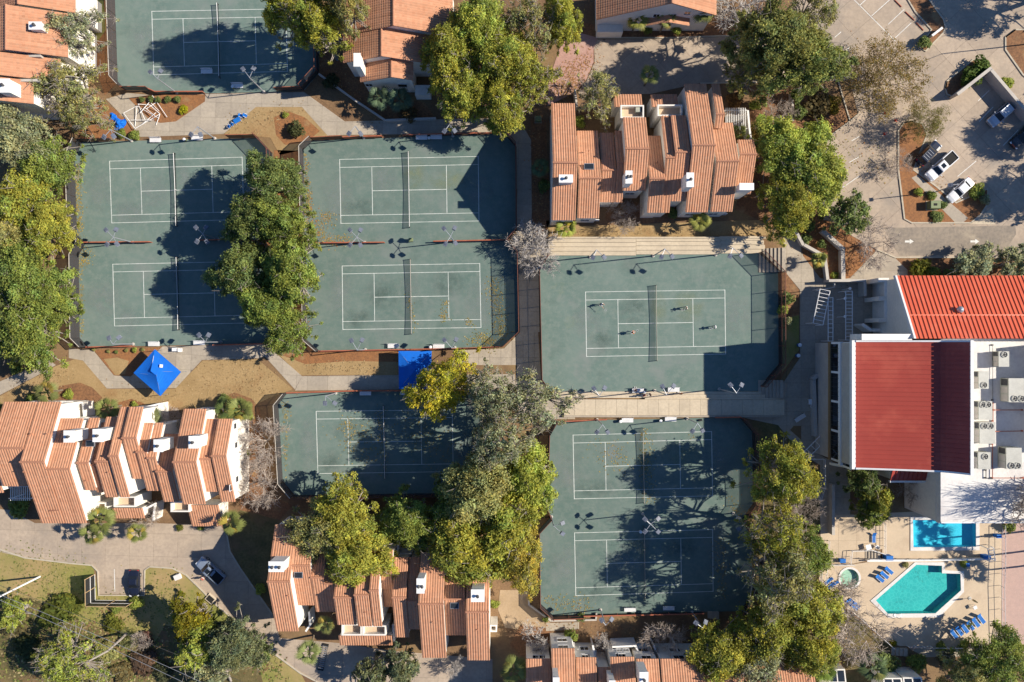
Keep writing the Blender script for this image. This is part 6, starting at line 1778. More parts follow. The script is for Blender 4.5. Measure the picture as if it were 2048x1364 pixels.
for x, y, lab in ((314,282,'white slatted bench above the upper far left court, left one'),(397,278,'white slatted bench above the upper far left court, right one'),(477,174,'white bench with gear below the right half of the top left court'),
  (416,145,'white bench at the net end of the top left court'),(844,277,'white bench above the upper middle court, left one'),(873,276,'white bench above the upper middle court, right one'),(788,692,'white bench below the lower middle court, left one'),(878,693,'white bench below the lower middle court, beside the yellow tree'),
  (311,688,'white bench below the lower far left court, left one'),(401,686,'white bench below the lower far left court, right one in shade'),(732,786,'white bench at the top of the leafy court, left one'),(813,785,'white bench at the top of the leafy court, below the blue canopy'),
  (1275,781,'white bench with people at the lower edge of the main court'),(1346,779,'white bench at the lower edge of the main court, right one'),(1254,840,'white bench just below the walkway, left one'),(1340,838,'white bench just below the walkway, right one'),(1259,1217,'white bench below the lowest court, left one'),(1336,1214,'white bench below the lowest court, right one')):
    bench(x, y, lab, 0 if y not in (282,278,277,276) else 0)
bench(1598, 835, 'white bench standing askew in the shaded plaza', math.radians(32), 1.15, .06)

# ------------------------------------------------------------------ blue canopies
def canopy(label, corners, zc, apex, za, ridge2=None):
    ps = [P(x, y, zc) for x, y in corners]; a = P(*apex, za)
    c = sum(ps, Vector())/4
    t = thing('canopy', (c.x, c.y, 0), label, 'canopy', 'blue canopies')
    b = P(*ridge2, za) if ridge2 else None
    mb = MB(); N_ = 8
    def panel(p, q, top_p, top_q):
        rows = []
        for i in range(N_+1):
            f = i/N_; sag = -.12*math.sin(math.pi*f)
            rows.append([p.lerp(top_p, f)+Vector((0,0,sag)), q.lerp(top_q, f)+Vector((0,0,sag))])
        n0 = len(mb.v); vs = [v for r in rows for v in r]
        mb.add(vs, [(2*i, 2*i+1, 2*i+3, 2*i+2) for i in range(N_)])
    if b is None:
        for i in range(4): panel(ps[i], ps[(i+1)%4], a, a)
    else:
        panel(ps[0], ps[1], a, a); panel(ps[1], ps[2], a, b); panel(ps[2], ps[3], b, b); panel(ps[3], ps[0], b, a)
    mb.build('canvas_roof', 'blue_canvas', t)
    mb = MB()
    for i in range(4):
        p, q = ps[i], ps[(i+1)%4]
        mb.add([p, q, q-Vector((0,0,.28)), p-Vector((0,0,.28))], [(0,1,2,3)])
    mb.build('valance', 'blue_canvas', t)
    for p in ps:
        d = (c-p); d.z = 0; d.normalize(); g = p + d*.12
        mb = MB(); mb.tube((g.x,g.y,-.05), (g.x,g.y,zc-.02), .05, n=8); mb.build('post', 'steel', t)
    for i in range(4):
        mb = MB(); mb.tube(ps[i]-Vector((0,0,.1)), (a if (b is None or i < 2) else b)-Vector((0,0,.16)), .03, n=5); mb.build('rafter', 'steel', t)
    return t, a
ct, ca = canopy('blue pyramid canopy standing askew on the path above the left townhouses', [(309,699),(361,744),(320,792),(267,746)], 2.9, (301,742), 4.0, (312,750))
p0 = P(322.5, 732, 3.62); mb = MB(); mb.cbox((p0.x,p0.y,p0.z), .5, .5, .02, -.1, .22); mb.build('white_patch', 'cloth_white', ct)
canopy('blue square canopy beside the bright yellow tree', [(797,702),(863,702),(863,778),(798,778)], 2.9, (829,741), 3.9)

# ------------------------------------------------------------------ collapsed frame, tarp, picnic table
t = thing('collapsed_frame', tuple(P(288, 225)), 'collapsed white metal canopy frame lying over the path and bed', 'frame')
q = [((247,226),(274,212)),((274,212),(318,237)),((247,226),(270,257)),((270,257),(320,228)),((274,212),(270,252)),((320,228),(300,210)),((300,210),(276,208)),((304,190),(334,234)),((285,248),(312,225)),((298,205),(280,226)),((276,208),(290,240)),((312,205),(292,218)),((320,228),(312,250)),((288,214),(310,232)),((262,240),(308,240)),((296,200),(318,222))]
for i, (a, b) in enumerate(q):
    z0 = .1 + .12*(i % 5); z1 = .15 + .25*((i*7) % 4)
    mb = MB(); mb.tube(P(*a, z0), P(*b, z1), .055, n=6); mb.build('frame_tube', 'white_trim', t)
def tarp(x, y, r, h, label, seed):
    rg = random.Random(seed); n = 9; vs = []; fs = []
    c = P(x, y)
    for i in range(n):
        for j in range(n):
            u = (i/(n-1)-.5)*2; v = (j/(n-1)-.5)*2; d = math.sqrt(u*u+v*v)
            k = M(r)*(1+.25*math.sin(3*math.atan2(v,u)+seed))
            vs.append((c.x+u*k, c.y+v*k, .04+max(0, 1-d)*h*rg.uniform(.5,1.3)+rg.uniform(0,.12)))
    for i in range(n-1):
        for j in range(n-1): fs.append((i*n+j, (i+1)*n+j, (i+1)*n+j+1, i*n+j+1))
    mb = MB(); mb.add(vs, fs); tag(mb.build('crumpled_tarp', 'blue_canvas'), label, 'tarp', 'blue tarps')
tarp(240, 248, 11, .9, 'crumpled blue tarp heap beside the collapsed white frame', 1)
tarp(227, 233, 6, .5, 'small blue tarp scrap above the big tarp heap', 2)
def chair_set(x, y, rz, label, mats=('blue_plastic','white_plastic')):
    p = P(x, y); t = thing('patio_chair', (p.x,p.y,.05), label, 'chair', 'patio chairs', rz)
    W = WO[t]
    def L(mb, nm, m, par=t):
        mb.v = [(v[0]+W.x, v[1]+W.y, v[2]+W.z) for v in mb.v]; return mb.build(nm, m, par)
    mb = MB(); mb.bbox((0,0,.42), .52, .5, .06, .015); L(mb, 'seat', mats[0])
    mb = MB(); mb.cbox((-.27,0,.68), .05, .5, .5, 0, -.15); L(mb, 'backrest', mats[0])
    for sx in (-.22,.22):
        for sy in (-.22,.22):
            mb = MB(); mb.tube((sx,sy,0),(sx,sy,.39),.022,n=5); L(mb, 'leg', mats[1])
    for sy in (-.28,.28):
        mb = MB(); mb.cbox((0,sy,.63), .5, .06, .03); L(mb, 'armrest', mats[1])
    return t
def table(x, y, rz, w, d, label, top='blue_plastic'):
    p = P(x, y); t = thing('patio_table', (p.x,p.y,.05), label, 'table', 'patio tables', rz); W = WO[t]
    def L(mb, nm, m):
        mb.v = [(v[0]+W.x, v[1]+W.y, v[2]+W.z) for v in mb.v]; return mb.build(nm, m, t)
    mb = MB(); mb.bbox((0,0,.72), w, d, .05, .015); L(mb, 'table_top', top)
    for sx in (-w*.42,w*.42):
        for sy in (-d*.42,d*.42):
            mb = MB(); mb.tube((sx,sy,0),(sx,sy,.69),.03,n=6); L(mb, 'leg', 'white_plastic')
table(477, 243, .55, 1.2, .8, 'blue topped patio table on the dry grass below the top left court')
chair_set(466, 250, 2.7, 'blue patio chair left of the blue table, nearer the table'); chair_set(460, 254, 2.7, 'leftmost blue patio chair beside the blue table')
chair_set(484, 233, -.4, 'blue patio chair right of the blue table, nearer the table'); chair_set(493, 233, -.4, 'rightmost blue patio chair beside the blue table')
table(353, 699, 0, .9, .6, 'small white table on the path below the far left courts', 'white_plastic')
chair_set(364, 700, 0, 'white chair beside the small white table below the far left courts', ('white_plastic','white_plastic'))
table(1619, 803, 0, .9, .9, 'pale blue table in the shaded plaza', 'white_plastic')
chair_set(1622, 812, 1.2, 'pale chair beside the table in the shaded plaza', ('white_plastic','white_plastic'))

# green drinks caddy, court roller tools and signs
def cooler(x, y, label, mat, s=1.0, cat='cooler', group='coolers and bins'):
    p = P(x, y); t = thing('cooler', (p.x,p.y,.07), label, cat, group)
    mb = MB(); mb.lathe((p.x,p.y,.07), [(.24*s,0),(.28*s,.3*s),(.29*s,.72*s),(.25*s,.76*s)], 12); mb.build('tub', mat, t)
    mb = MB(); mb.lathe((p.x,p.y,.07+.762*s), [(.29*s,0),(.29*s,.05*s),(.1*s,.11*s)], 12); mb.build('lid', 'white_plastic', t)
cooler(1596, 690, 'blue bin in the plaza right of the main court, upper', 'blue_plastic', 1.1); cooler(1593, 711, 'blue bin in the plaza right of the main court, lower', 'blue_plastic', 1.1)
cooler(1280, 1062, 'pale drinks cooler beside the net of the lowest court', 'white_plastic', .9)
cooler(1288, 784, 'dark cooler beside the bench with people', 'cloth_navy', .8)
cooler(862, 694, 'green bin behind the bench below the lower middle court', 'utility_green', .9); cooler(372, 281, 'green bin between the benches above the upper far left court', 'utility_green', .9)
cooler(468, 176, 'green bin left of the bench below the top left court', 'utility_green', .9); cooler(859, 278, 'green bin between the benches above the upper middle court', 'utility_green', .9)
cooler(1320, 841, 'green bin left of the right bench below the walkway', 'utility_green', .9); cooler(1240, 842, 'green bin left of the left bench below the walkway', 'utility_green', .9)
t = thing('ball_cart', tuple(P(823, 481)), 'green ball cart standing in the gap between the middle courts', 'cart')
p0 = P(823, 481)
mb = MB(); mb.bbox((p0.x,p0.y,.85), .75, .6, .35, .03); mb.build('basket', 'utility_green', t)
for sx in (-.3,.3):
    for sy in (-.24,.24):
        mb = MB(); mb.tube((p0.x+sx,p0.y+sy,.1),(p0.x+sx,p0.y+sy,.68),.03,n=6); mb.build('leg', 'steel', t)
        mb = MB(); mb.tube((p0.x+sx,p0.y+sy-.03,.13),(p0.x+sx,p0.y+sy+.03,.13),.06,n=10); mb.build('wheel', 'black_rubber', t)
mb = MB(); mb.tube((p0.x+.3,p0.y-.3,.95),(p0.x+.75,p0.y-.3,1.1),.03,n=6); mb.tube((p0.x+.3,p0.y+.3,.95),(p0.x+.75,p0.y+.3,1.1),.03,n=6); mb.build('handle', 'steel', t)

# ------------------------------------------------------------------ vehicles
def loft(sections):
    """sections: list of rings (same length) of points -> MB"""
    mb = MB(); n = len(sections[0]); vs = [p for s in sections for p in s]; fs = []
    for k in range(len(sections)-1):
        for i in range(n):
            j = (i+1) % n
            fs.append((k*n+i, k*n+j, (k+1)*n+j, (k+1)*n+i))
    fs.append(tuple(range(n-1,-1,-1))); fs.append(tuple(range((len(sections)-1)*n, len(sections)*n)))
    mb.add(vs, fs); return mb
def car(x0, y0, x1, y1, kind, paint, label, H=None):
    """rear at pixel 0, nose at pixel 1"""
    a, b = P(x0,y0,.8), P(x1,y1,.8); d = b-a; L = d.length; ang = math.atan2(d.y, d.x); c = (a+b)/2
    t = thing({'sedan':'parked_sedan','suv':'parked_suv','pickup':'pickup_truck'}[kind], (c.x,c.y,.05), label, {'sedan':'car','suv':'car','pickup':'pickup'}[kind], 'parked vehicles')
    m = Matrix.Translation((c.x,c.y,.05)) @ Matrix.Rotation(ang, 4, 'Z')
    def B(mb, nm, mt, par=t, smooth=False):
        mb.v = [tuple(m @ Vector(v)) for v in mb.v]; return mb.build(nm, mt, par, smooth)
    W = {'sedan':1.84,'suv':1.95,'pickup':2.0}[kind]; hw = W/2; h2 = L/2
    hood = {'sedan':.92,'suv':1.08,'pickup':1.12}[kind]; roof = {'sedan':1.44,'suv':1.74,'pickup':1.86}[kind]; belt = hood+.03
    def ring(x, w, zt, zb=.28):
        return [(x,-w*.96,zb),(x,w*.96,zb),(x,w,zb+.25),(x,w*.99,zt-.18),(x,w*.90,zt-.02),(x,w*.5,zt+.03),(x,-w*.5,zt+.03),(x,-w*.90,zt-.02),(x,-w*.99,zt-.18),(x,-w,zb+.25)]
    if kind == 'sedan':   st = [(-h2,.72,.82),(-h2+.12,.88,.95),(-h2+.8,.99,1.0),(-.4,1.0,1.0),(h2-1.3,.99,.98),(h2-.5,.94,.88),(h2-.12,.82,.74),(h2,.64,.66)]; cab = (-h2+.75, -h2+1.45, h2-2.15, h2-1.35)
    elif kind == 'suv':   st = [(-h2,.80,.98),(-h2+.1,.93,1.06),(-h2+.8,1.0,1.08),(-.4,1.0,1.08),(h2-1.3,.99,1.08),(h2-.45,.95,1.02),(h2-.1,.85,.88),(h2,.7,.75)]; cab = (-h2+.12, -h2+.5, h2-2.05, h2-1.25)
    else:                 st = [(-h2,.90,.98),(-h2+.08,.97,1.04),(-h2+.8,1.0,1.05),(-.3,1.0,1.08),(h2-1.3,.99,1.13),(h2-.4,.96,1.08),(h2-.1,.88,.9),(h2,.75,.78)]; cab = (-h2+2.25, -h2+2.5, h2-2.05, h2-1.35)
    B(loft([ring(x, hw*w, zt) for x, w, zt in st]), 'body', paint, smooth=False)
    xr0, xr1, xf1, xf0 = cab; w0 = hw*.90; w1 = hw*.72
    # cabin: pillars and roof in body colour, glass set proud of it
    base = [(xr0,-w0,belt-.05),(xf0,-w0,belt-.05),(xf0,w0,belt-.05),(xr0,w0,belt-.05)]
    mid = [(xr1,-w1-.02,roof-.07),(xf1,-w1-.02,roof-.07),(xf1,w1+.02,roof-.07),(xr1,w1+.02,roof-.07)]
    top = [(xr1+.12,-w1+.1,roof),(xf1-.12,-w1+.1,roof),(xf1-.12,w1-.1,roof),(xr1+.12,w1-.1,roof)]
    mb = loft([base, mid, top]); B(mb, 'cabin', paint)
    def glass(i, j, f0=.10, f1=.92, s0=.06, s1=.94, nm='window', off=.012):
        p0, p1, q1, q0 = [Vector(v) for v in (base[i], base[j], mid[j], mid[i])]
        def at(u, v): return (p0.lerp(p1,u)).lerp(q0.lerp(q1,u), v)
        g = [at(s0,f0), at(s1,f0), at(s1,f1), at(s0,f1)]
        n = (g[1]-g[0]).cross(g[3]-g[0]).normalized()
        mb = MB(); mb.add([v+n*off for v in g]+[v for v in g], [(0,1,2,3),(0,4,5,1),(1,5,6,2),(2,6,7,3),(3,7,4,0)]); B(mb, nm, 'car_glass')
    glass(1,2, nm='windscreen', s0=.05, s1=.95); glass(3,0, nm='rear_window', s0=.08, s1=.92)
    for (i,j) in ((0,1),(2,3)):
        glass(i,j, s0=.07, s1=.46, f0=.2, nm='side_window'); glass(i,j, s0=.50, s1=.93, f0=.2, nm='side_window')
    for sx in (-h2+.95, h2-.95):
        for sy in (-1,1):
            mb = MB(); mb.tube((sx,sy*(hw-.24),.33),(sx,sy*(hw+.01),.33),.34,n=16); wh = B(mb, 'tyre', 'black_rubber')
            mb = MB(); mb.tube((sx,sy*(hw+.011),.33),(sx,sy*(hw+.025),.33),.2,n=12); B(mb, 'rim', 'steel', wh)
    for sy in (-1,1):
        mb = MB(); mb.cbox((h2-.14,sy*hw*.66,st[-2][2]-.06), .30,.34,.14,0,.2); B(mb, 'headlight', 'head_light')
        mb = MB(); mb.cbox((-h2+.06,sy*hw*.74,st[0][2]-.02), .14,.26,.16); B(mb, 'tail_light', 'tail_red')
        mb = MB(); mb.bbox((cab[3]-.35,sy*(hw+.10),belt+.1), .16,.22,.16,.03); B(mb, 'wing_mirror', paint)
    if kind == 'pickup':
        mb = MB(); mb.box(-h2+.12,-hw*.80,1.085,-h2+2.15,hw*.80,1.10); B(mb, 'truck_bed', 'black_rubber')
        for sy in (-1,1):
            mb = MB(); mb.box(-h2+.08,sy*hw*.87-.07,1.05,-h2+2.2,sy*hw*.87+.07,1.24); B(mb, 'bed_rail', paint)
        mb = MB(); mb.box(-h2+.02,-hw*.80,1.02,-h2+.10,hw*.80,1.24); B(mb, 'tailgate', paint)
        mb = MB(); mb.cbox(((xr1+xf1)/2,0,roof+.012), .7,.75,.02); B(mb, 'sunroof', 'car_glass')
    elif kind == 'suv':
        for sy in (-1,1):
            mb = MB(); mb.tube((xr1+.2,sy*(w1-.1),roof+.05),(xf1-.2,sy*(w1-.1),roof+.05),.025,n=5); B(mb, 'roof_rail', 'steel')
        for k in range(4):
            mb = MB(); xx = xr1+.4+(xf1-xr1-.8)*k/3; mb.cbox((xx,0,roof+.02), .05, w1*1.5, .03); B(mb, 'roof_bar', 'steel')
    return t
car(1838,326,1877,286,'suv','paint_navy','dark blue SUV with roof bars parked at the parking island')
car(1909,309,1856,356,'pickup','car_white','white pickup parked between the dark SUV and the white sedan')
car(1943,360,1899,400,'sedan','car_white','white sedan parked nearest the transformer box')
car(2022,212,1980,248,'suv','car_silver','silver SUV parked beside the L shaped wall')
car(2070,248,2026,292,'suv','paint_dark','dark car cut by the right picture edge')
car(445,1162,398,1120,'pickup','car_grey_blue','grey blue pickup with dark bed on the townhouse drive')
car(268,1140,268,1193,'sedan','paint_navy','dark sedan parked in the bay by the lawn')

# ------------------------------------------------------------------ street furniture
for x, y, lab in ((1771,227,'orange traffic cone, topmost of three by the parking island'),(1791,241,'orange traffic cone nearest the parking island tip'),(1769,268,'orange traffic cone, lowest of three in the parking')):
    p = P(x, y); t = thing('traffic_cone', (p.x,p.y,.05), lab, 'cone', 'traffic cones')
    mb = MB(); mb.bbox((p.x,p.y,.07), .42,.42,.04,.01); mb.build('cone_base', 'orange_cone', t)
    mb = MB(); mb.lathe((p.x,p.y,.09), [(.17,0),(.115,.28)], 14); mb.lathe((p.x,p.y,.49), [(.075,0),(.03,.28)], 14); mb.build('cone_body', 'orange_cone', t)
    mb = MB(); mb.lathe((p.x,p.y,.37), [(.113,0),(.077,.12)], 14); mb.build('white_band', 'cloth_white', t)
p = P(1862,412); t = thing('transformer_box', (p.x,p.y,.15), 'olive green transformer box on the parking island', 'utility box')
mb = MB(); mb.bbox((p.x,p.y,.85), 1.75,1.35,1.3,.08); bo = mb.build('housing', 'utility_green', t)
mb = MB(); mb.cbox((p.x-.05,p.y,1.52), .55,.4,.05); mb.build('vent_cap', 'black_rubber', bo)
mb = MB(); mb.box(p.x-1.0,p.y-.8,.14,p.x+1.0,p.y+.8,.22); mb.build('concrete_pad', 'concrete', t)
mb = MB(); mb.box(p.x-.9,p.y-.45,.3,p.x-.876,p.y+.45,1.25); mb.build('door', 'utility_green', bo)
p = P(1076,240); t = thing('transformer_box', (p.x,p.y,0), 'small dark green utility box left of the upper right townhouses', 'utility box')
mb = MB(); mb.bbox((p.x,p.y,.5), .95,.9,1.0,.06); mb.build('housing', 'utility_green', t)
mb = MB(); mb.box(p.x-.6,p.y-.55,-.02,p.x+.6,p.y+.55,.06); mb.build('concrete_pad', 'concrete', t)
for i, (x0,y0,x1,y1) in enumerate(((1788,0,1803,15),(1809,23,1829,42),(1831,45,1847,62))):
    a, b = P(x0,y0), P(x1,y1); d = b-a
    mb = MB(); mb.bbox(((a.x+b.x)/2,(a.y+b.y)/2,.13), d.length*.9, .16, .16, .04, math.atan2(d.y,d.x))
    tag(mb.build('wheel_stop', 'rust_paint'), ('uppermost','middle','lowest')[i] + ' of three brown wheel stops beside the top parking island', 'wheel stop', 'wheel stops')
p = P(358,1152); t = thing('garden_boulder', (p.x,p.y,0), 'pale table shaped stone on the lawn beside the drive', 'stone')
mb = MB(); mb.lathe((p.x,p.y,.02), [(.5,0),(.62,.2),(.55,.42),(.3,.5)], 9); mb.build('boulder', 'concrete_pale', t)
mb = MB(); mb.bbox((p.x,p.y,.6), 1.3,.9,.14,.05,.4); mb.build('slab_top', 'flat_white', t)
p = P(422,1197); t = thing('drain_box', (p.x,p.y,0), 'dark grated drain box with stone rim beside the drive', 'drain')
mb = MB(); mb.bbox((p.x,p.y,.15), 1.6,1.3,.4,.05,-.7); mb.build('rim', 'concrete_pale', t)
mb = MB(); mb.cbox((p.x,p.y,.37), 1.2,.9,.04,-.7); mb.build('grate', 'black_rubber', t)
# wooden screen with white posts round the parking bay
def slat_screen(name, label, pts, h, frame='tan_wood', fill='wind_screen_dark'):
    ps = [P(x,y) for x,y in pts]; t = thing(name, tuple(ps[0]), label, 'fence')
    for i in range(len(ps)-1):
        a, b = ps[i], ps[i+1]; k = 2
        for j in range(k):
            p, q = a.lerp(b, j/k), a.lerp(b, (j+1)/k)
            mb = MB(); mb.add([(p.x,p.y,.15),(q.x,q.y,.15),(q.x,q.y,h-.08),(p.x,p.y,h-.08)], [(0,1,2,3)]); mb.build('screen_panel', fill, t)
            for zz in (.12, h*.5, h):
                mb = MB(); mb.tube((p.x,p.y,zz),(q.x,q.y,zz), .06, n=4); mb.build('rail', frame if zz == h else 'white_trim', t)
        for j in range(k+1):
            p = a.lerp(b, j/k); mb = MB(); mb.tube((p.x,p.y,-.1),(p.x,p.y,h+.1),.07,n=4); mb.build('post', frame, t)
slat_screen('timber_screen', 'dark mesh screen in a timber frame round the parking bay', [(190,1148),(191,1200),(270,1201)], 3.1)
# utility pole and wires at lower left
b = P(80, 1153); t = thing('utility_pole', tuple(b), 'white utility pole leaning out of the left picture edge', 'utility pole')
mb = MB(); mb.tube((b.x,b.y,-.2),(b.x,b.y,11.5),.17,.12,10); mb.build('pole', 'white_trim', t)
mb = MB(); mb.cbox((b.x,b.y,10.9), .14,2.4,.16); arm = mb.build('crossarm', 'white_trim', t)
for dy in (-1.05,0,1.05):
    mb = MB(); mb.lathe((b.x,b.y+dy,10.985), [(.07,0),(.1,.08),(.05,.18),(.07,.24)], 10); mb.build('insulator', 'steel', arm)
for i, (a, c, z0, z1, lab) in enumerate((((-60,1165),(480,1400),11,10.2,'upper of the two bright power lines crossing the lower left'),((-60,1175),(430,1395),11,10.2,'lower of the two bright power lines crossing the lower left'),((-60,1148),(620,1420),8.2,8.2,'thin dark cable crossing the lower left above the bright lines'))):
    mb = MB(); pa, pb = P(*a, z0), P(*c, z1); prev = pa
    for k in range(1, 17):
        f = k/16; q = pa.lerp(pb, f); q.z -= 1.0*math.sin(math.pi*f)*.6
        mb.tube(prev, q, .035 if i < 2 else .03, n=5, cap=False); prev = q
    tag(mb.build('power_line', 'steel' if i < 2 else 'dark_metal'), lab, 'wire', 'power lines')
# leaning dead trunk
t = thing('leaning_trunk', tuple(P(258,1262)), 'leaning bare pine trunk crossing under the power lines', 'tree')
mb = MB(); mb.path([P(258,1262,0),P(240,1280,3),P(215,1302,6),P(178,1322,8.6)], [.24,.2,.17,.13], 8); mb.build('trunk', 'pale_bark', t)
t = thing('forked_trunk', tuple(P(430,1300)), 'pale forked trunk below the grey green tree at the bottom left', 'tree')
mb = MB(); mb.path([P(440,1300,5),P(442,1320,3),P(436,1345,1),P(432,1362,0)], [.2,.26,.3,.34], 7); mb.path([P(442,1320,3),P(455,1345,1.5),P(462,1362,.2)], [.22,.2,.2], 7); mb.path([P(441,1315,3.2),P(420,1335,3)], [.14,.08], 6); mb.build('trunk', 'pale_bark', t)
# ladder-like rack in the bottom drive
t = thing('bike_rack', tuple(P(646,1315)), 'dark ladder like metal rack lying in the bottom drive', 'rack')
a, b = P(651,1291,.3), P(641,1338,.3); d = (b-a).normalized(); q = Vector((-d.y,d.x,0))*.42
for s_ in (-1,1):
    mb = MB(); mb.tube(a+q*s_, b+q*s_, .05, n=6); mb.build('rail', 'dark_metal', t)
for k in range(12):
    c = a.lerp(b, (k+.5)/12); mb = MB(); mb.tube(c-q+Vector((0,0,.02)), c+q+Vector((0,0,.02)), .075, n=6); mb.build('rung', 'steel', t)
for c in (a, b):
    mb = MB(); mb.cbox((c.x,c.y,.16), 1.0,.5,.22,math.atan2(q.y,q.x)); mb.build('end_plate', 'black_rubber', t)

# ------------------------------------------------------------------ entrance bridge, railings
def railing(label, pts, h=1.05, z0=0.0, step=1.4, mat='white_trim', bars=2, group='white railings', name='railing', cat='railing', ladder=None, panel=None):
    ps = [P(x,y,z0) for x,y in pts]; t = thing(name, tuple(ps[0]), label, cat, group)
    for i in range(len(ps)-1):
        a, b = ps[i], ps[i+1]; L = (b-a).length; k = max(1, round(L/step))
        for j in range(k):
            p, q = a.lerp(b, j/k), a.lerp(b, (j+1)/k)
            mb = MB(); mb.tube((p.x,p.y,z0-.02),(p.x,p.y,z0+h),.04,n=5); mb.build('post', mat, t)
            for m_ in range(bars):
                zz = z0 + h*(m_+1)/bars
                mb = MB(); mb.tube((p.x,p.y,zz),(q.x,q.y,zz), .045 if m_ == bars-1 else .03, n=5); mb.build('rail', mat, t)
            if panel:
                mb = MB(); mb.add([(p.x,p.y,z0+.08),(q.x,q.y,z0+.08),(q.x,q.y,z0+h-.05),(p.x,p.y,z0+h-.05)], [(0,1,2,3)]); mb.build('infill', panel, t)
        mb = MB(); mb.tube((b.x,b.y,z0-.02),(b.x,b.y,z0+h),.04,n=5); mb.build('post', mat, t)
    return t
def ladder_truss(label, a, b, w, z, n, mat='white_trim'):
    A, B_ = P(*a, z), P(*b, z); d = (B_-A).normalized(); q = Vector((-d.y,d.x,0))*w/2
    t = thing('trellis', (A.x,A.y,0), label, 'trellis', 'white entrance trellises')
    for s_ in (-1,1):
        mb = MB(); mb.tube(A+q*s_, B_+q*s_, .07, n=5); mb.build('beam', mat, t)
        for e in (A, B_):
            g = e+q*s_; mb = MB(); mb.tube((g.x,g.y,0),(g.x,g.y,z), .06, n=6); mb.build('post', mat, t)
    for k in range(n+1):
        c = A.lerp(B_, k/n); mb = MB(); mb.tube(c-q, c+q, .05, n=5); mb.build('cross_bar', mat, t)
    return t
ladder_truss('white ladder like frame beside the blue lit entrance court, right one', (1698,582), (1698,680), 1.1, 3.0, 14)
ladder_truss('white ladder like frame along the left side of the entrance court', (1661,595), (1661,682), .8, 3.0, 10)
ladder_truss('white slanted frame at the clubhouse ramp', (1650,580), (1636,648), 1.7, 3.2, 9)
ladder_truss('white slanted frame below the clubhouse glass front', (1660,862), (1610,912), 1.2, 2.0, 6)
for x, y, lab in ((1690,597,'white globe lamp in the entrance court, upper'),(1690,633,'white globe lamp in the entrance court, lower'),(1700,577,'white globe lamp at the head of the entrance court')):
    p = P(x, y, 3.2); t = thing('globe_lamp', (p.x,p.y,0), lab, 'lamp', 'globe lamps')
    mb = MB(); mb.tube((p.x,p.y,0),(p.x,p.y,3.0),.05,n=6); mb.build('post', 'white_trim', t)
    mb = MB(); mb.lathe((p.x,p.y,2.98), [(.08,0),(.2,.08),(.24,.22),(.2,.36),(.08,.44)], 12); mb.build('globe', 'white_plastic', t)
railing('white railing along the head of the clubhouse ramp', [(1630,582),(1648,578),(1664,575),(1664,562)], 1.1)
railing('white railing beside the clubhouse steps', [(1612,917),(1645,917),(1646,972),(1637,1000),(1628,975)], 1.1)
railing('white railing at the left of the tan terrace', [(1655,1080),(1648,1165)], 1.0)
railing('white railing round the head of the terrace steps', [(1697,1125),(1700,1100),(1740,1098),(1766,1106),(1766,1045)], 1.0)
railing('white railing along the wall between the pools', [(1736,1117),(1860,1118),(1985,1116)], .8, .9, 2.2)
railing('white slanted pool fence along the lower left of the deck', [(1640,1130),(1638,1160),(1652,1183),(1710,1228),(1783,1293)], 1.2)
railing('white pool fence along the bottom of the deck', [(1812,1290),(1905,1291),(2002,1290)], 1.2)
railing('white pool fence at the right beside the pink terrace', [(2000,1048),(2000,1122),(1998,1170),(2001,1288)], 1.5, 0, 2.2)
railing('white railing at the left above the spa', [(1645,1128),(1705,1128)], 1.0)
ladder_truss('white shade frame at the right end between the pools', (1981,1096), (1985,1122), 1.0, 2.0, 5)

# ------------------------------------------------------------------ pools
def pool(label, outer, inner, mat, depth=1.1, cop='flat_white', rim=.16, name='swimming_pool'):
    po = pxpoly(outer)[::-1]; pi = pxpoly(inner)[::-1]
    c = P(sum(x for x,_ in inner)/len(inner), sum(y for _,y in inner)/len(inner))
    t = thing(name, (c.x,c.y,0), label, 'pool', 'pools')
    n = len(po); mb = MB()
    if len(pi) == n:
        vs = [(x,y,rim) for x,y in po]+[(x,y,rim) for x,y in pi]+[(x,y,-.05) for x,y in po]+[(x,y,.05) for x,y in pi]
        fs = []
        for i in range(n):
            j = (i+1)%n
            fs += [(i,j,n+j,n+i),(2*n+i,2*n+j,j,i),(n+i,n+j,3*n+j,3*n+i)]
        mb.add(vs, fs)
    mb.build('coping', cop, t)
    m_ = len(pi); mb = MB(); zb = -depth
    mb.add([(x,y,.06) for x,y in pi]+[(x,y,zb) for x,y in pi], [(i, m_+i, m_+(i+1)%m_, (i+1)%m_) for i in range(m_)])
    mb.add([(x,y,zb) for x,y in pi], [tuple(range(m_))]); mb.build('basin', mat.replace('water','plaster'), t)
    mb = MB(); mb.add([(x,y,-.08) for x,y in pi], [tuple(range(m_))]); w = mb.build('water', mat, t)
    return t
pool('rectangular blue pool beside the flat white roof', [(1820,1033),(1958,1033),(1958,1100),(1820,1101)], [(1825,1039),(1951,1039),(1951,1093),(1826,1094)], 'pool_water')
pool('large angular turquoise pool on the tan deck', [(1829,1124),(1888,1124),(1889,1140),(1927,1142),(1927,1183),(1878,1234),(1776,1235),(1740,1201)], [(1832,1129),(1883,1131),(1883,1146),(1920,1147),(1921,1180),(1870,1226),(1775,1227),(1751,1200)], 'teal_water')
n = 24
pool('round greenish spa left of the turquoise pool', [(1698.5+22.5*math.cos(i*math.tau/n), 1156+22.5*math.sin(i*math.tau/n)) for i in range(n)], [(1698.5+18.5*math.cos(i*math.tau/n), 1156+18.5*math.sin(i*math.tau/n)) for i in range(n)], 'spa_water', .5, name='spa_pool')
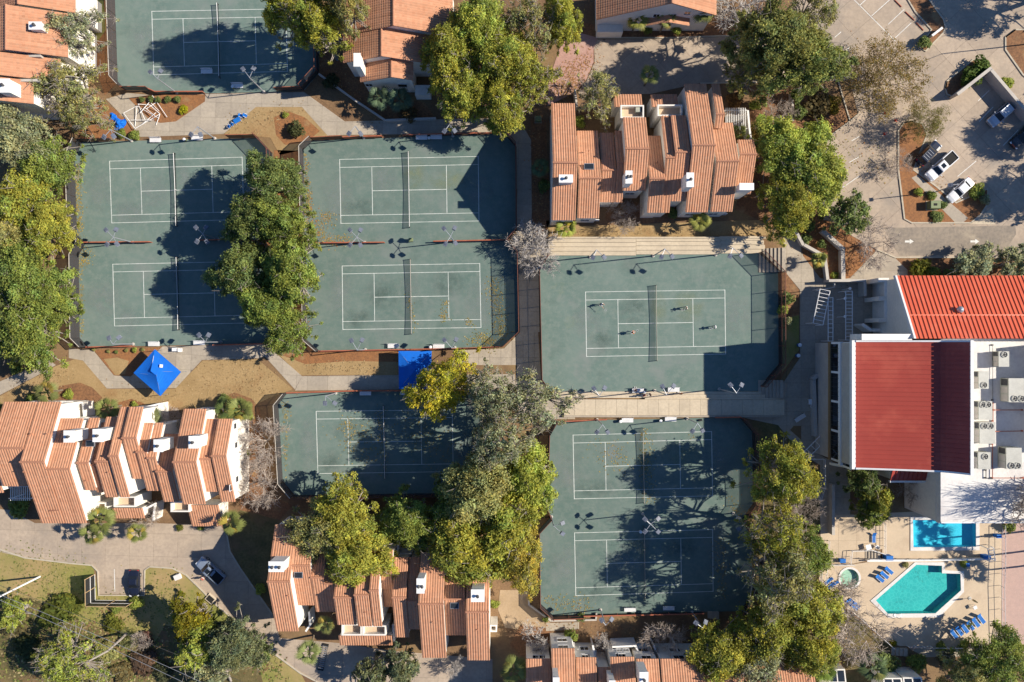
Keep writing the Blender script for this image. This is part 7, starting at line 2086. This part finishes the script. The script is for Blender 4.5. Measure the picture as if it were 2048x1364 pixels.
def make_lounger():
    t = local_thing('sun_lounger', '', 'sun lounger', 'sun loungers')
    mb = MB(); mb.box(-1.0,-.33,.26,.35,-.28,.31); mb.box(-1.0,.28,.26,.35,.33,.31); mb.build('frame', 'white_trim', t)
    for i in range(5):
        mb = MB(); x = -.98 + i*.27; mb.box(x, -.28, .29, x+.255, .28, .315); mb.build('sling', 'blue_plastic', t)
    mb = MB(); mb.add([(.36,-.30,.31),(.36,.30,.31),(.98,.30,.80),(.98,-.30,.80),(.38,-.30,.27),(.38,.30,.27),(1.0,.30,.76),(1.0,-.30,.76)], [(0,3,2,1),(4,5,6,7),(0,1,5,4),(1,2,6,5),(2,3,7,6),(3,0,4,7)]); mb.build('backrest', 'blue_plastic', t)
    for x in (-.85,.3):
        for y in (-.3,.3):
            mb = MB(); mb.tube((x,y,0),(x,y,.27),.025,n=6); mb.build('leg', 'white_trim', t)
    return t
l0 = remember(make_lounger()); lused = [False]
def lounger(x, y, rz, label, s=1.0, flat=False, grp='sun loungers'):
    o = l0 if not lused[0] else copy_tree(l0); lused[0] = True
    p = P(x, y); o.location = (p.x,p.y,.07); o.rotation_euler = (0,0,rz); o.scale = (s,s*1.1,s*(.35 if flat else 1)); o['label'] = label
for i, (x, y) in enumerate(((1904,1265),(1915,1259),(1926,1254),(1937,1248.5),(1948,1242),(1959,1235))):
    lounger(x, y, math.radians(128), ('leftmost','second','third','fourth','fifth','rightmost')[i] + ' blue lounger in the row of six at the lower right of the pool', 1.05)
for i, (x, y) in enumerate(((1757,1155),(1766,1148),(1775,1139))):
    lounger(x, y, math.radians(140), ('lowest','middle','topmost')[i] + ' of three blue loungers between spa and turquoise pool', .95)
for i, (x, y) in enumerate(((1657,1161),(1668,1168),(1661,1171))):
    lounger(x, y, math.radians(40), ('left','right','lower')[i] + ' of the folded dark blue loungers by the fence left of the spa', .8, True)
for i, (x, y) in enumerate(((1698,1206),(1704,1202),(1708,1214),(1713,1209))):
    lounger(x, y, math.radians(140), ('left','top','bottom','right')[i] + ' of four folded loungers by the slanted pool fence', .7, True)
lounger(1746, 1074, math.radians(90), 'single blue lounger in the shade of the tan terrace', .9)
def towel_bin(x, y, label, sx=.9, sy=.6, h=.8):
    p = P(x, y, h); t = thing('storage_box', (p.x,p.y,.06), label, 'box', 'blue storage boxes')
    mb = MB(); mb.bbox((p.x,p.y,.06+h*.4), sx,sy,h*.8,.03); mb.build('tub', 'blue_plastic', t)
    mb = MB(); mb.bbox((p.x,p.y,.06+h*.87), sx+.1,sy+.1,h*.12,.03); mb.build('lid', 'blue_plastic', t)
towel_bin(1686,1122,'blue box at the left end of the terrace railing'); towel_bin(1780,1117,'blue box on the wall left of the turquoise pool', 1.1,.7,1.5); towel_bin(1976,1116,'blue box at the right end of the wall between the pools',1.0,.7,1.4); towel_bin(1999,1073,'blue box by the upper right pool railing',.8,.5,1.2)
towel_bin(1936,1130,'small blue box right of the turquoise pool head',.6,.5,.6)
t = thing('spa_handrail', tuple(P(1712,1172)), 'steel handrail at the lower right of the spa', 'handrail')
for dx in (-3, 3):
    mb = MB(); mb.path([P(1712+dx,1178,.1),P(1712+dx,1174,.9),P(1707+dx,1168,.8),P(1704+dx,1165,.1)], [.03]*4, 6); mb.build('rail_tube', 'steel', t)
t = thing('pool_ladder', tuple(P(1796,1233)), 'dark steel ladder at the lower left edge of the turquoise pool', 'ladder')
for dx in (-6, 6):
    mb = MB(); mb.path([P(1796+dx,1238,.1),P(1796+dx,1234,.9),P(1796+dx,1228,.8),P(1796+dx,1226,.1)], [.035]*4, 6); mb.build('rail_tube', 'steel', t)
for z in (.12,.3):
    mb = MB(); mb.tube(P(1790,1228,z),P(1802,1228,z),.03,n=5); mb.build('rung', 'steel', t)
table(1733, 1092, .3, .9, .9, 'white round-cornered table at the lower edge of the tan terrace', 'white_plastic')
chair_set(1751, 1092, 2.5, 'white chair at the lower edge of the tan terrace', ('white_plastic','white_plastic'))
table(1945, 1212, .5, .6, .6, 'small white table right of the turquoise pool', 'white_plastic')
t = thing('parasol', tuple(P(1939,1196)), 'closed parasol standing right of the turquoise pool', 'parasol'); p0 = P(1939,1196)
mb = MB(); mb.lathe((p0.x,p0.y,.06), [(.3,0),(.3,.08),(.06,.1)], 12); mb.build('base', 'stucco_grey', t)
mb = MB(); mb.tube((p0.x,p0.y,.1),(p0.x,p0.y,2.3),.03,n=6); mb.build('pole', 'steel', t)
mb = MB(); mb.lathe((p0.x,p0.y,1.0), [(.14,0),(.17,.5),(.1,1.1),(.03,1.4)], 10); mb.build('folded_canopy', 'tan_wood', t)

# tall palms and a bare tree just beyond the right picture edge; their shadows fall across the pools
for x, y, h, lab in ((2072,1060,11.5,'tall palm beyond the right edge, shading the blue pool'),(2092,1020,13,'tallest palm beyond the right edge beside the flat roof'),(2085,1098,11,'tall palm beyond the right edge, level with the wall between the pools'),(2078,1128,8,'shorter palm beyond the right edge by the pink terrace')):
    palm(1024+(x-1024)*CAM_H/(CAM_H-h), 682+(y-682)*CAM_H/(CAM_H-h), h, 28, lab)
bare('brown', 2080, 1000, 64, 24, 'tall bare tree beyond the right edge whose twigs shade the flat white roof')

# broad trees just beyond the right edge; only their shadows lie on the parking
for x, y, r, h, lab in ((2262,215,52,15,'oak beyond the right edge shading the silver SUV'),(2275,350,56,15,'oak beyond the right edge shading the right parking'),(2200,-60,62,16,'oak beyond the top right corner shading the road')):
    oak('big', x, y, r, h, GREEN, lab)

# ------------------------------------------------------------------ people
TMP = bpy.data.scenes.new('modelling')
def skin_mesh(name, chains, mat, parent, levels=1):
    """chains: list of polylines [(x,y,z,r), ...]; shared points are welded so the surface is continuous"""
    verts = []; rad = []; edges = []; idx = {}
    def vid(p):
        k = (round(p[0],3), round(p[1],3), round(p[2],3))
        if k not in idx:
            idx[k] = len(verts); verts.append(p[:3]); rad.append(p[3])
        return idx[k]
    for ch in chains:
        for a, b in zip(ch, ch[1:]):
            i, j = vid(a), vid(b)
            if i != j: edges.append((i, j))
    me = bpy.data.meshes.new(name+'_cage'); me.from_pydata(verts, edges, [])
    o = bpy.data.objects.new(name+'_cage', me); TMP.collection.objects.link(o)
    import bmesh
    bm = bmesh.new(); bm.from_mesh(me); lay = bm.verts.layers.skin.verify(); bm.verts.ensure_lookup_table()
    for i, v in enumerate(bm.verts): v[lay].radius = (rad[i], rad[i]); v[lay].use_root = (i == 0)
    bm.to_mesh(me); bm.free()
    sk = o.modifiers.new('skin', 'SKIN'); sk.use_smooth_shade = True
    sb = o.modifiers.new('sub', 'SUBSURF'); sb.levels = levels; sb.render_levels = levels
    vl = TMP.view_layers[0]; vl.update(); dg = vl.depsgraph
    out = bpy.data.meshes.new_from_object(o.evaluated_get(dg))
    bpy.data.objects.remove(o); bpy.data.meshes.remove(me)
    out.name = name
    out.materials.clear(); out.materials.append(MAT[mat])
    return link(name, out, parent)

def person(x, y, face, label, shirt, shorts, hair='hair', pose='ready', racket=True, h=1.75, z=.075, cap=None):
    """figure facing direction `face` (radians); local x forward, y left"""
    p = P(x, y); t = thing('person', (p.x,p.y,z), label, 'person', 'people', face)
    WO[t] = Vector((0,0,0))
    k = h/1.75
    sit = pose == 'sit'
    lean = {'ready':.16,'reach':.24,'stand':.03,'sit':.05}[pose]
    hip = (0,0,.93*k,.13) if not sit else (0,0,.52*k,.13)
    hz = hip[2]
    def q(a,b,c,r): return (a*k, b*k, c*k if not isinstance(c, tuple) else c[0], r*k)
    up = lambda f, dz: (lean*f*k, 0, hz+dz*k)
    waist = (*up(.35,.18), .125*k); chest = (*up(.8,.40), .155*k); neck = (*up(1.0,.56), .062*k); 
    headb = (*up(1.15,.64), .085*k); headt = (*up(1.2,.76), .09*k); headtop = (*up(1.2,.82), .06*k)
    chains = [[(hip[0],hip[1],hip[2],.13*k), waist, chest, neck, headb, headt, headtop]]
    feet = []
    for s, fx in ((1,.18),(-1,-.14)):
        if pose == 'stand': fx *= .3
        hj = (0, s*.10*k, hz-.04*k, .095*k)
        if sit:
            kn = (.44*k, s*.13*k, hz-.03*k, .07*k); an = (.46*k, s*.13*k, .10*k, .045*k); toe = (.62*k, s*.14*k, .04*k, .04*k)
        else:
            sp = .20 if pose in ('ready','reach') else .11
            kn = ((fx*.5+.10)*k, s*sp*.85*k, .50*k, .068*k); an = (fx*k, s*sp*k, .09*k, .045*k); toe = ((fx+.17)*k, s*(sp+.03)*k, .035*k, .038*k)
        chains.append([(hip[0],hip[1],hip[2],.13*k), hj, kn, an, toe]); feet.append((an, toe))
    hands = []
    for s in (1,-1):
        sh = (chest[0], s*.19*k, chest[2]+.06*k, .062*k)
        if pose == 'reach' and s == -1: el = (chest[0]+.16*k, s*.36*k, chest[2]-.06*k, .045*k); ha = (chest[0]+.40*k, s*.46*k, chest[2]-.05*k, .036*k)
        elif pose in ('ready','reach'): el = (chest[0]+.10*k, s*.28*k, chest[2]-.20*k, .045*k); ha = (chest[0]+.34*k, s*.12*k, chest[2]-.22*k, .036*k)
        elif sit: el = (chest[0]+.06*k, s*.25*k, chest[2]-.22*k, .045*k); ha = (chest[0]+.30*k, s*.13*k, chest[2]-.30*k, .036*k)
        else: el = (chest[0]-.01*k, s*.24*k, chest[2]-.22*k, .045*k); ha = (chest[0]+.08*k, s*.25*k, chest[2]-.46*k, .036*k)
        chains.append([chest, sh, el, ha])
        d = Vector((ha[0]-el[0], ha[1]-el[1], ha[2]-el[2])).normalized()
        pl = (ha[0]+d.x*.07*k, ha[1]+d.y*.07*k, ha[2]+d.z*.07*k, .034*k); chains.append([ha, pl])
        sd = d.cross(Vector((0,0,1))).normalized()
        for f in range(4):
            o_ = (f-1.5)*.02*k; L_ = (.075,.085,.08,.065)[f]*k
            b0 = (pl[0]+d.x*.02*k+sd.x*o_, pl[1]+d.y*.02*k+sd.y*o_, pl[2]+d.z*.02*k, .009*k)
            b1 = (b0[0]+d.x*L_*.6, b0[1]+d.y*L_*.6, b0[2]+d.z*L_*.6-.01*k, .009*k); b2 = (b1[0]+d.x*L_*.4, b1[1]+d.y*L_*.4, b1[2]+d.z*L_*.4-.02*k, .008*k)
            chains.append([pl, b0, b1, b2])
        th = (ha[0]+d.x*.03*k-sd.x*.05*k*s, ha[1]+d.y*.03*k-sd.y*.05*k*s, ha[2]-.01*k, .010*k); chains.append([ha, th, (th[0]+d.x*.04*k, th[1]+d.y*.04*k, th[2]-.01*k, .009*k)])
        hands.append((pl, d))
        # short sleeve
        if s == 1: sl = [[chest, sh, tuple(sh[i]*.45+el[i]*.55 for i in range(3))+(.062*k,)]]
        else: sl.append([chest, sh, tuple(sh[i]*.45+el[i]*.55 for i in range(3))+(.062*k,)])
    body = skin_mesh('body', chains, 'skin', t)
    g = 1.14
    wide = lambda c, m=g: [(a[0],a[1],a[2],a[3]*m) for a in c]
    skin_mesh('shirt', [wide([(hip[0],hip[1],hip[2]+.06*k,.13*k), waist, chest, (neck[0],neck[1],neck[2]-.03*k,.07*k)])] + [wide(c) for c in sl], shirt, t)
    sc = []
    for c in chains[1:3]:
        mid = tuple(c[1][i]*.35+c[2][i]*.65 for i in range(3))+(.095*k,)
        sc.append([(hip[0],hip[1],hip[2]+.05*k,.14*k), (c[1][0],c[1][1],c[1][2],.115*k), mid])
    skin_mesh('shorts', sc, shorts, t)
    for an, toe in feet:
        mb = MB(); dd = Vector((toe[0]-an[0], toe[1]-an[1], 0)); a_ = math.atan2(dd.y, dd.x)
        mb.bbox(((an[0]+toe[0])/2+.01,(an[1]+toe[1])/2,.05*k), .28*k,.11*k,.10*k,.03*k,a_); mb.build('shoe', 'cloth_white', t)
    mb = MB(); hd = Vector(headt[:3]); mb.lathe((hd.x-.015*k,hd.y,hd.z-.03*k), [(.098*k,0),(.102*k,.05*k),(.085*k,.10*k),(.04*k,.125*k)], 12); mb.build('hair', cap or hair, t, True)
    for s in (1,-1):
        mb = MB(); mb.cbox((hd.x+.088*k, s*.033*k, hd.z-.03*k), .01*k,.02*k,.012*k); mb.build('eye', 'hair', t)
    mb = MB(); mb.cbox((hd.x+.10*k,0,hd.z-.055*k), .03*k,.022*k,.04*k); mb.build('nose', 'skin', t)
    if racket:
        pl, d = hands[1]; d = Vector((d.x,d.y,d.z*.3)).normalized(); b0 = Vector(pl[:3])
        mb = MB(); mb.tube(b0-d*.08, b0+d*.30, .018, n=6); rk = mb.build('racket_handle', 'cloth_black', t)
        c = b0+d*.48; sd = d.cross(Vector((0,0,1))).normalized(); mb = MB(); n = 16
        pts = [c + d*(.18*math.cos(i*math.tau/n)) + sd*(.13*math.sin(i*math.tau/n)) for i in range(n+1)]
        for i in range(n): mb.tube(pts[i], pts[i+1], .014, n=4, cap=False)
        mb.build('racket_rim', 'white_plastic', rk)
        mb = MB(); mb.add(pts[:-1], [tuple(range(n))]); mb.build('racket_strings', 'chain_mesh', rk)
    WO[t] = Vector((p.x,p.y,z))
    return t
person(1200, 609, math.radians(-20), 'player in white shirt and black shorts at the upper left of the main court', 'cloth_white', 'cloth_black', pose='reach', cap='cloth_black')
person(1371, 616, math.radians(195), 'player in light shirt at the upper right of the main court', 'cloth_tan', 'cloth_white', pose='ready')
person(1262, 665, math.radians(10), 'player in orange shirt left of the net on the main court', 'cloth_orange', 'cloth_white', pose='ready', cap='cloth_white')
person(1428, 654, math.radians(185), 'player in white at the lower right baseline of the main court', 'cloth_white', 'cloth_white', pose='ready', cap='cloth_white')
person(1270, 781.5, math.radians(90), 'person in dark clothes sitting on the bench with white towels', 'cloth_navy', 'cloth_black', pose='sit', racket=False)
person(1286, 790, math.radians(120), 'person in red shirt standing on the walkway step by the bench', 'cloth_red', 'cloth_black', pose='stand', racket=False, z=.34)
person(1298, 788, math.radians(200), 'person in dark clothes standing right of the one in red', 'cloth_black', 'cloth_navy', pose='stand', racket=False, z=.34)
person(1358, 786.5, math.radians(100), 'person in orange red shirt beside the right bench of the main court', 'cloth_orange', 'cloth_black', pose='stand', racket=False, z=.34)
person(410, 1154, math.radians(60), 'person in red and white beside the grey blue pickup', 'cloth_red', 'cloth_white', pose='stand', racket=False, z=.05)
for x, y, lab, m_ in ((1276,779,'white towel on the bench with people','cloth_white'),(1400,840,'black sports bag below the walkway, right','cloth_black')):
    p0 = P(x, y); mb = MB(); mb.bbox((p0.x,p0.y,.62 if m_ == 'cloth_white' else .22), .6,.34,.12 if m_ == 'cloth_white' else .3,.04,.2); tag(mb.build('towel' if m_ == 'cloth_white' else 'sports_bag', m_), lab, 'towel' if m_ == 'cloth_white' else 'bag')

bpy.data.scenes.remove(TMP)
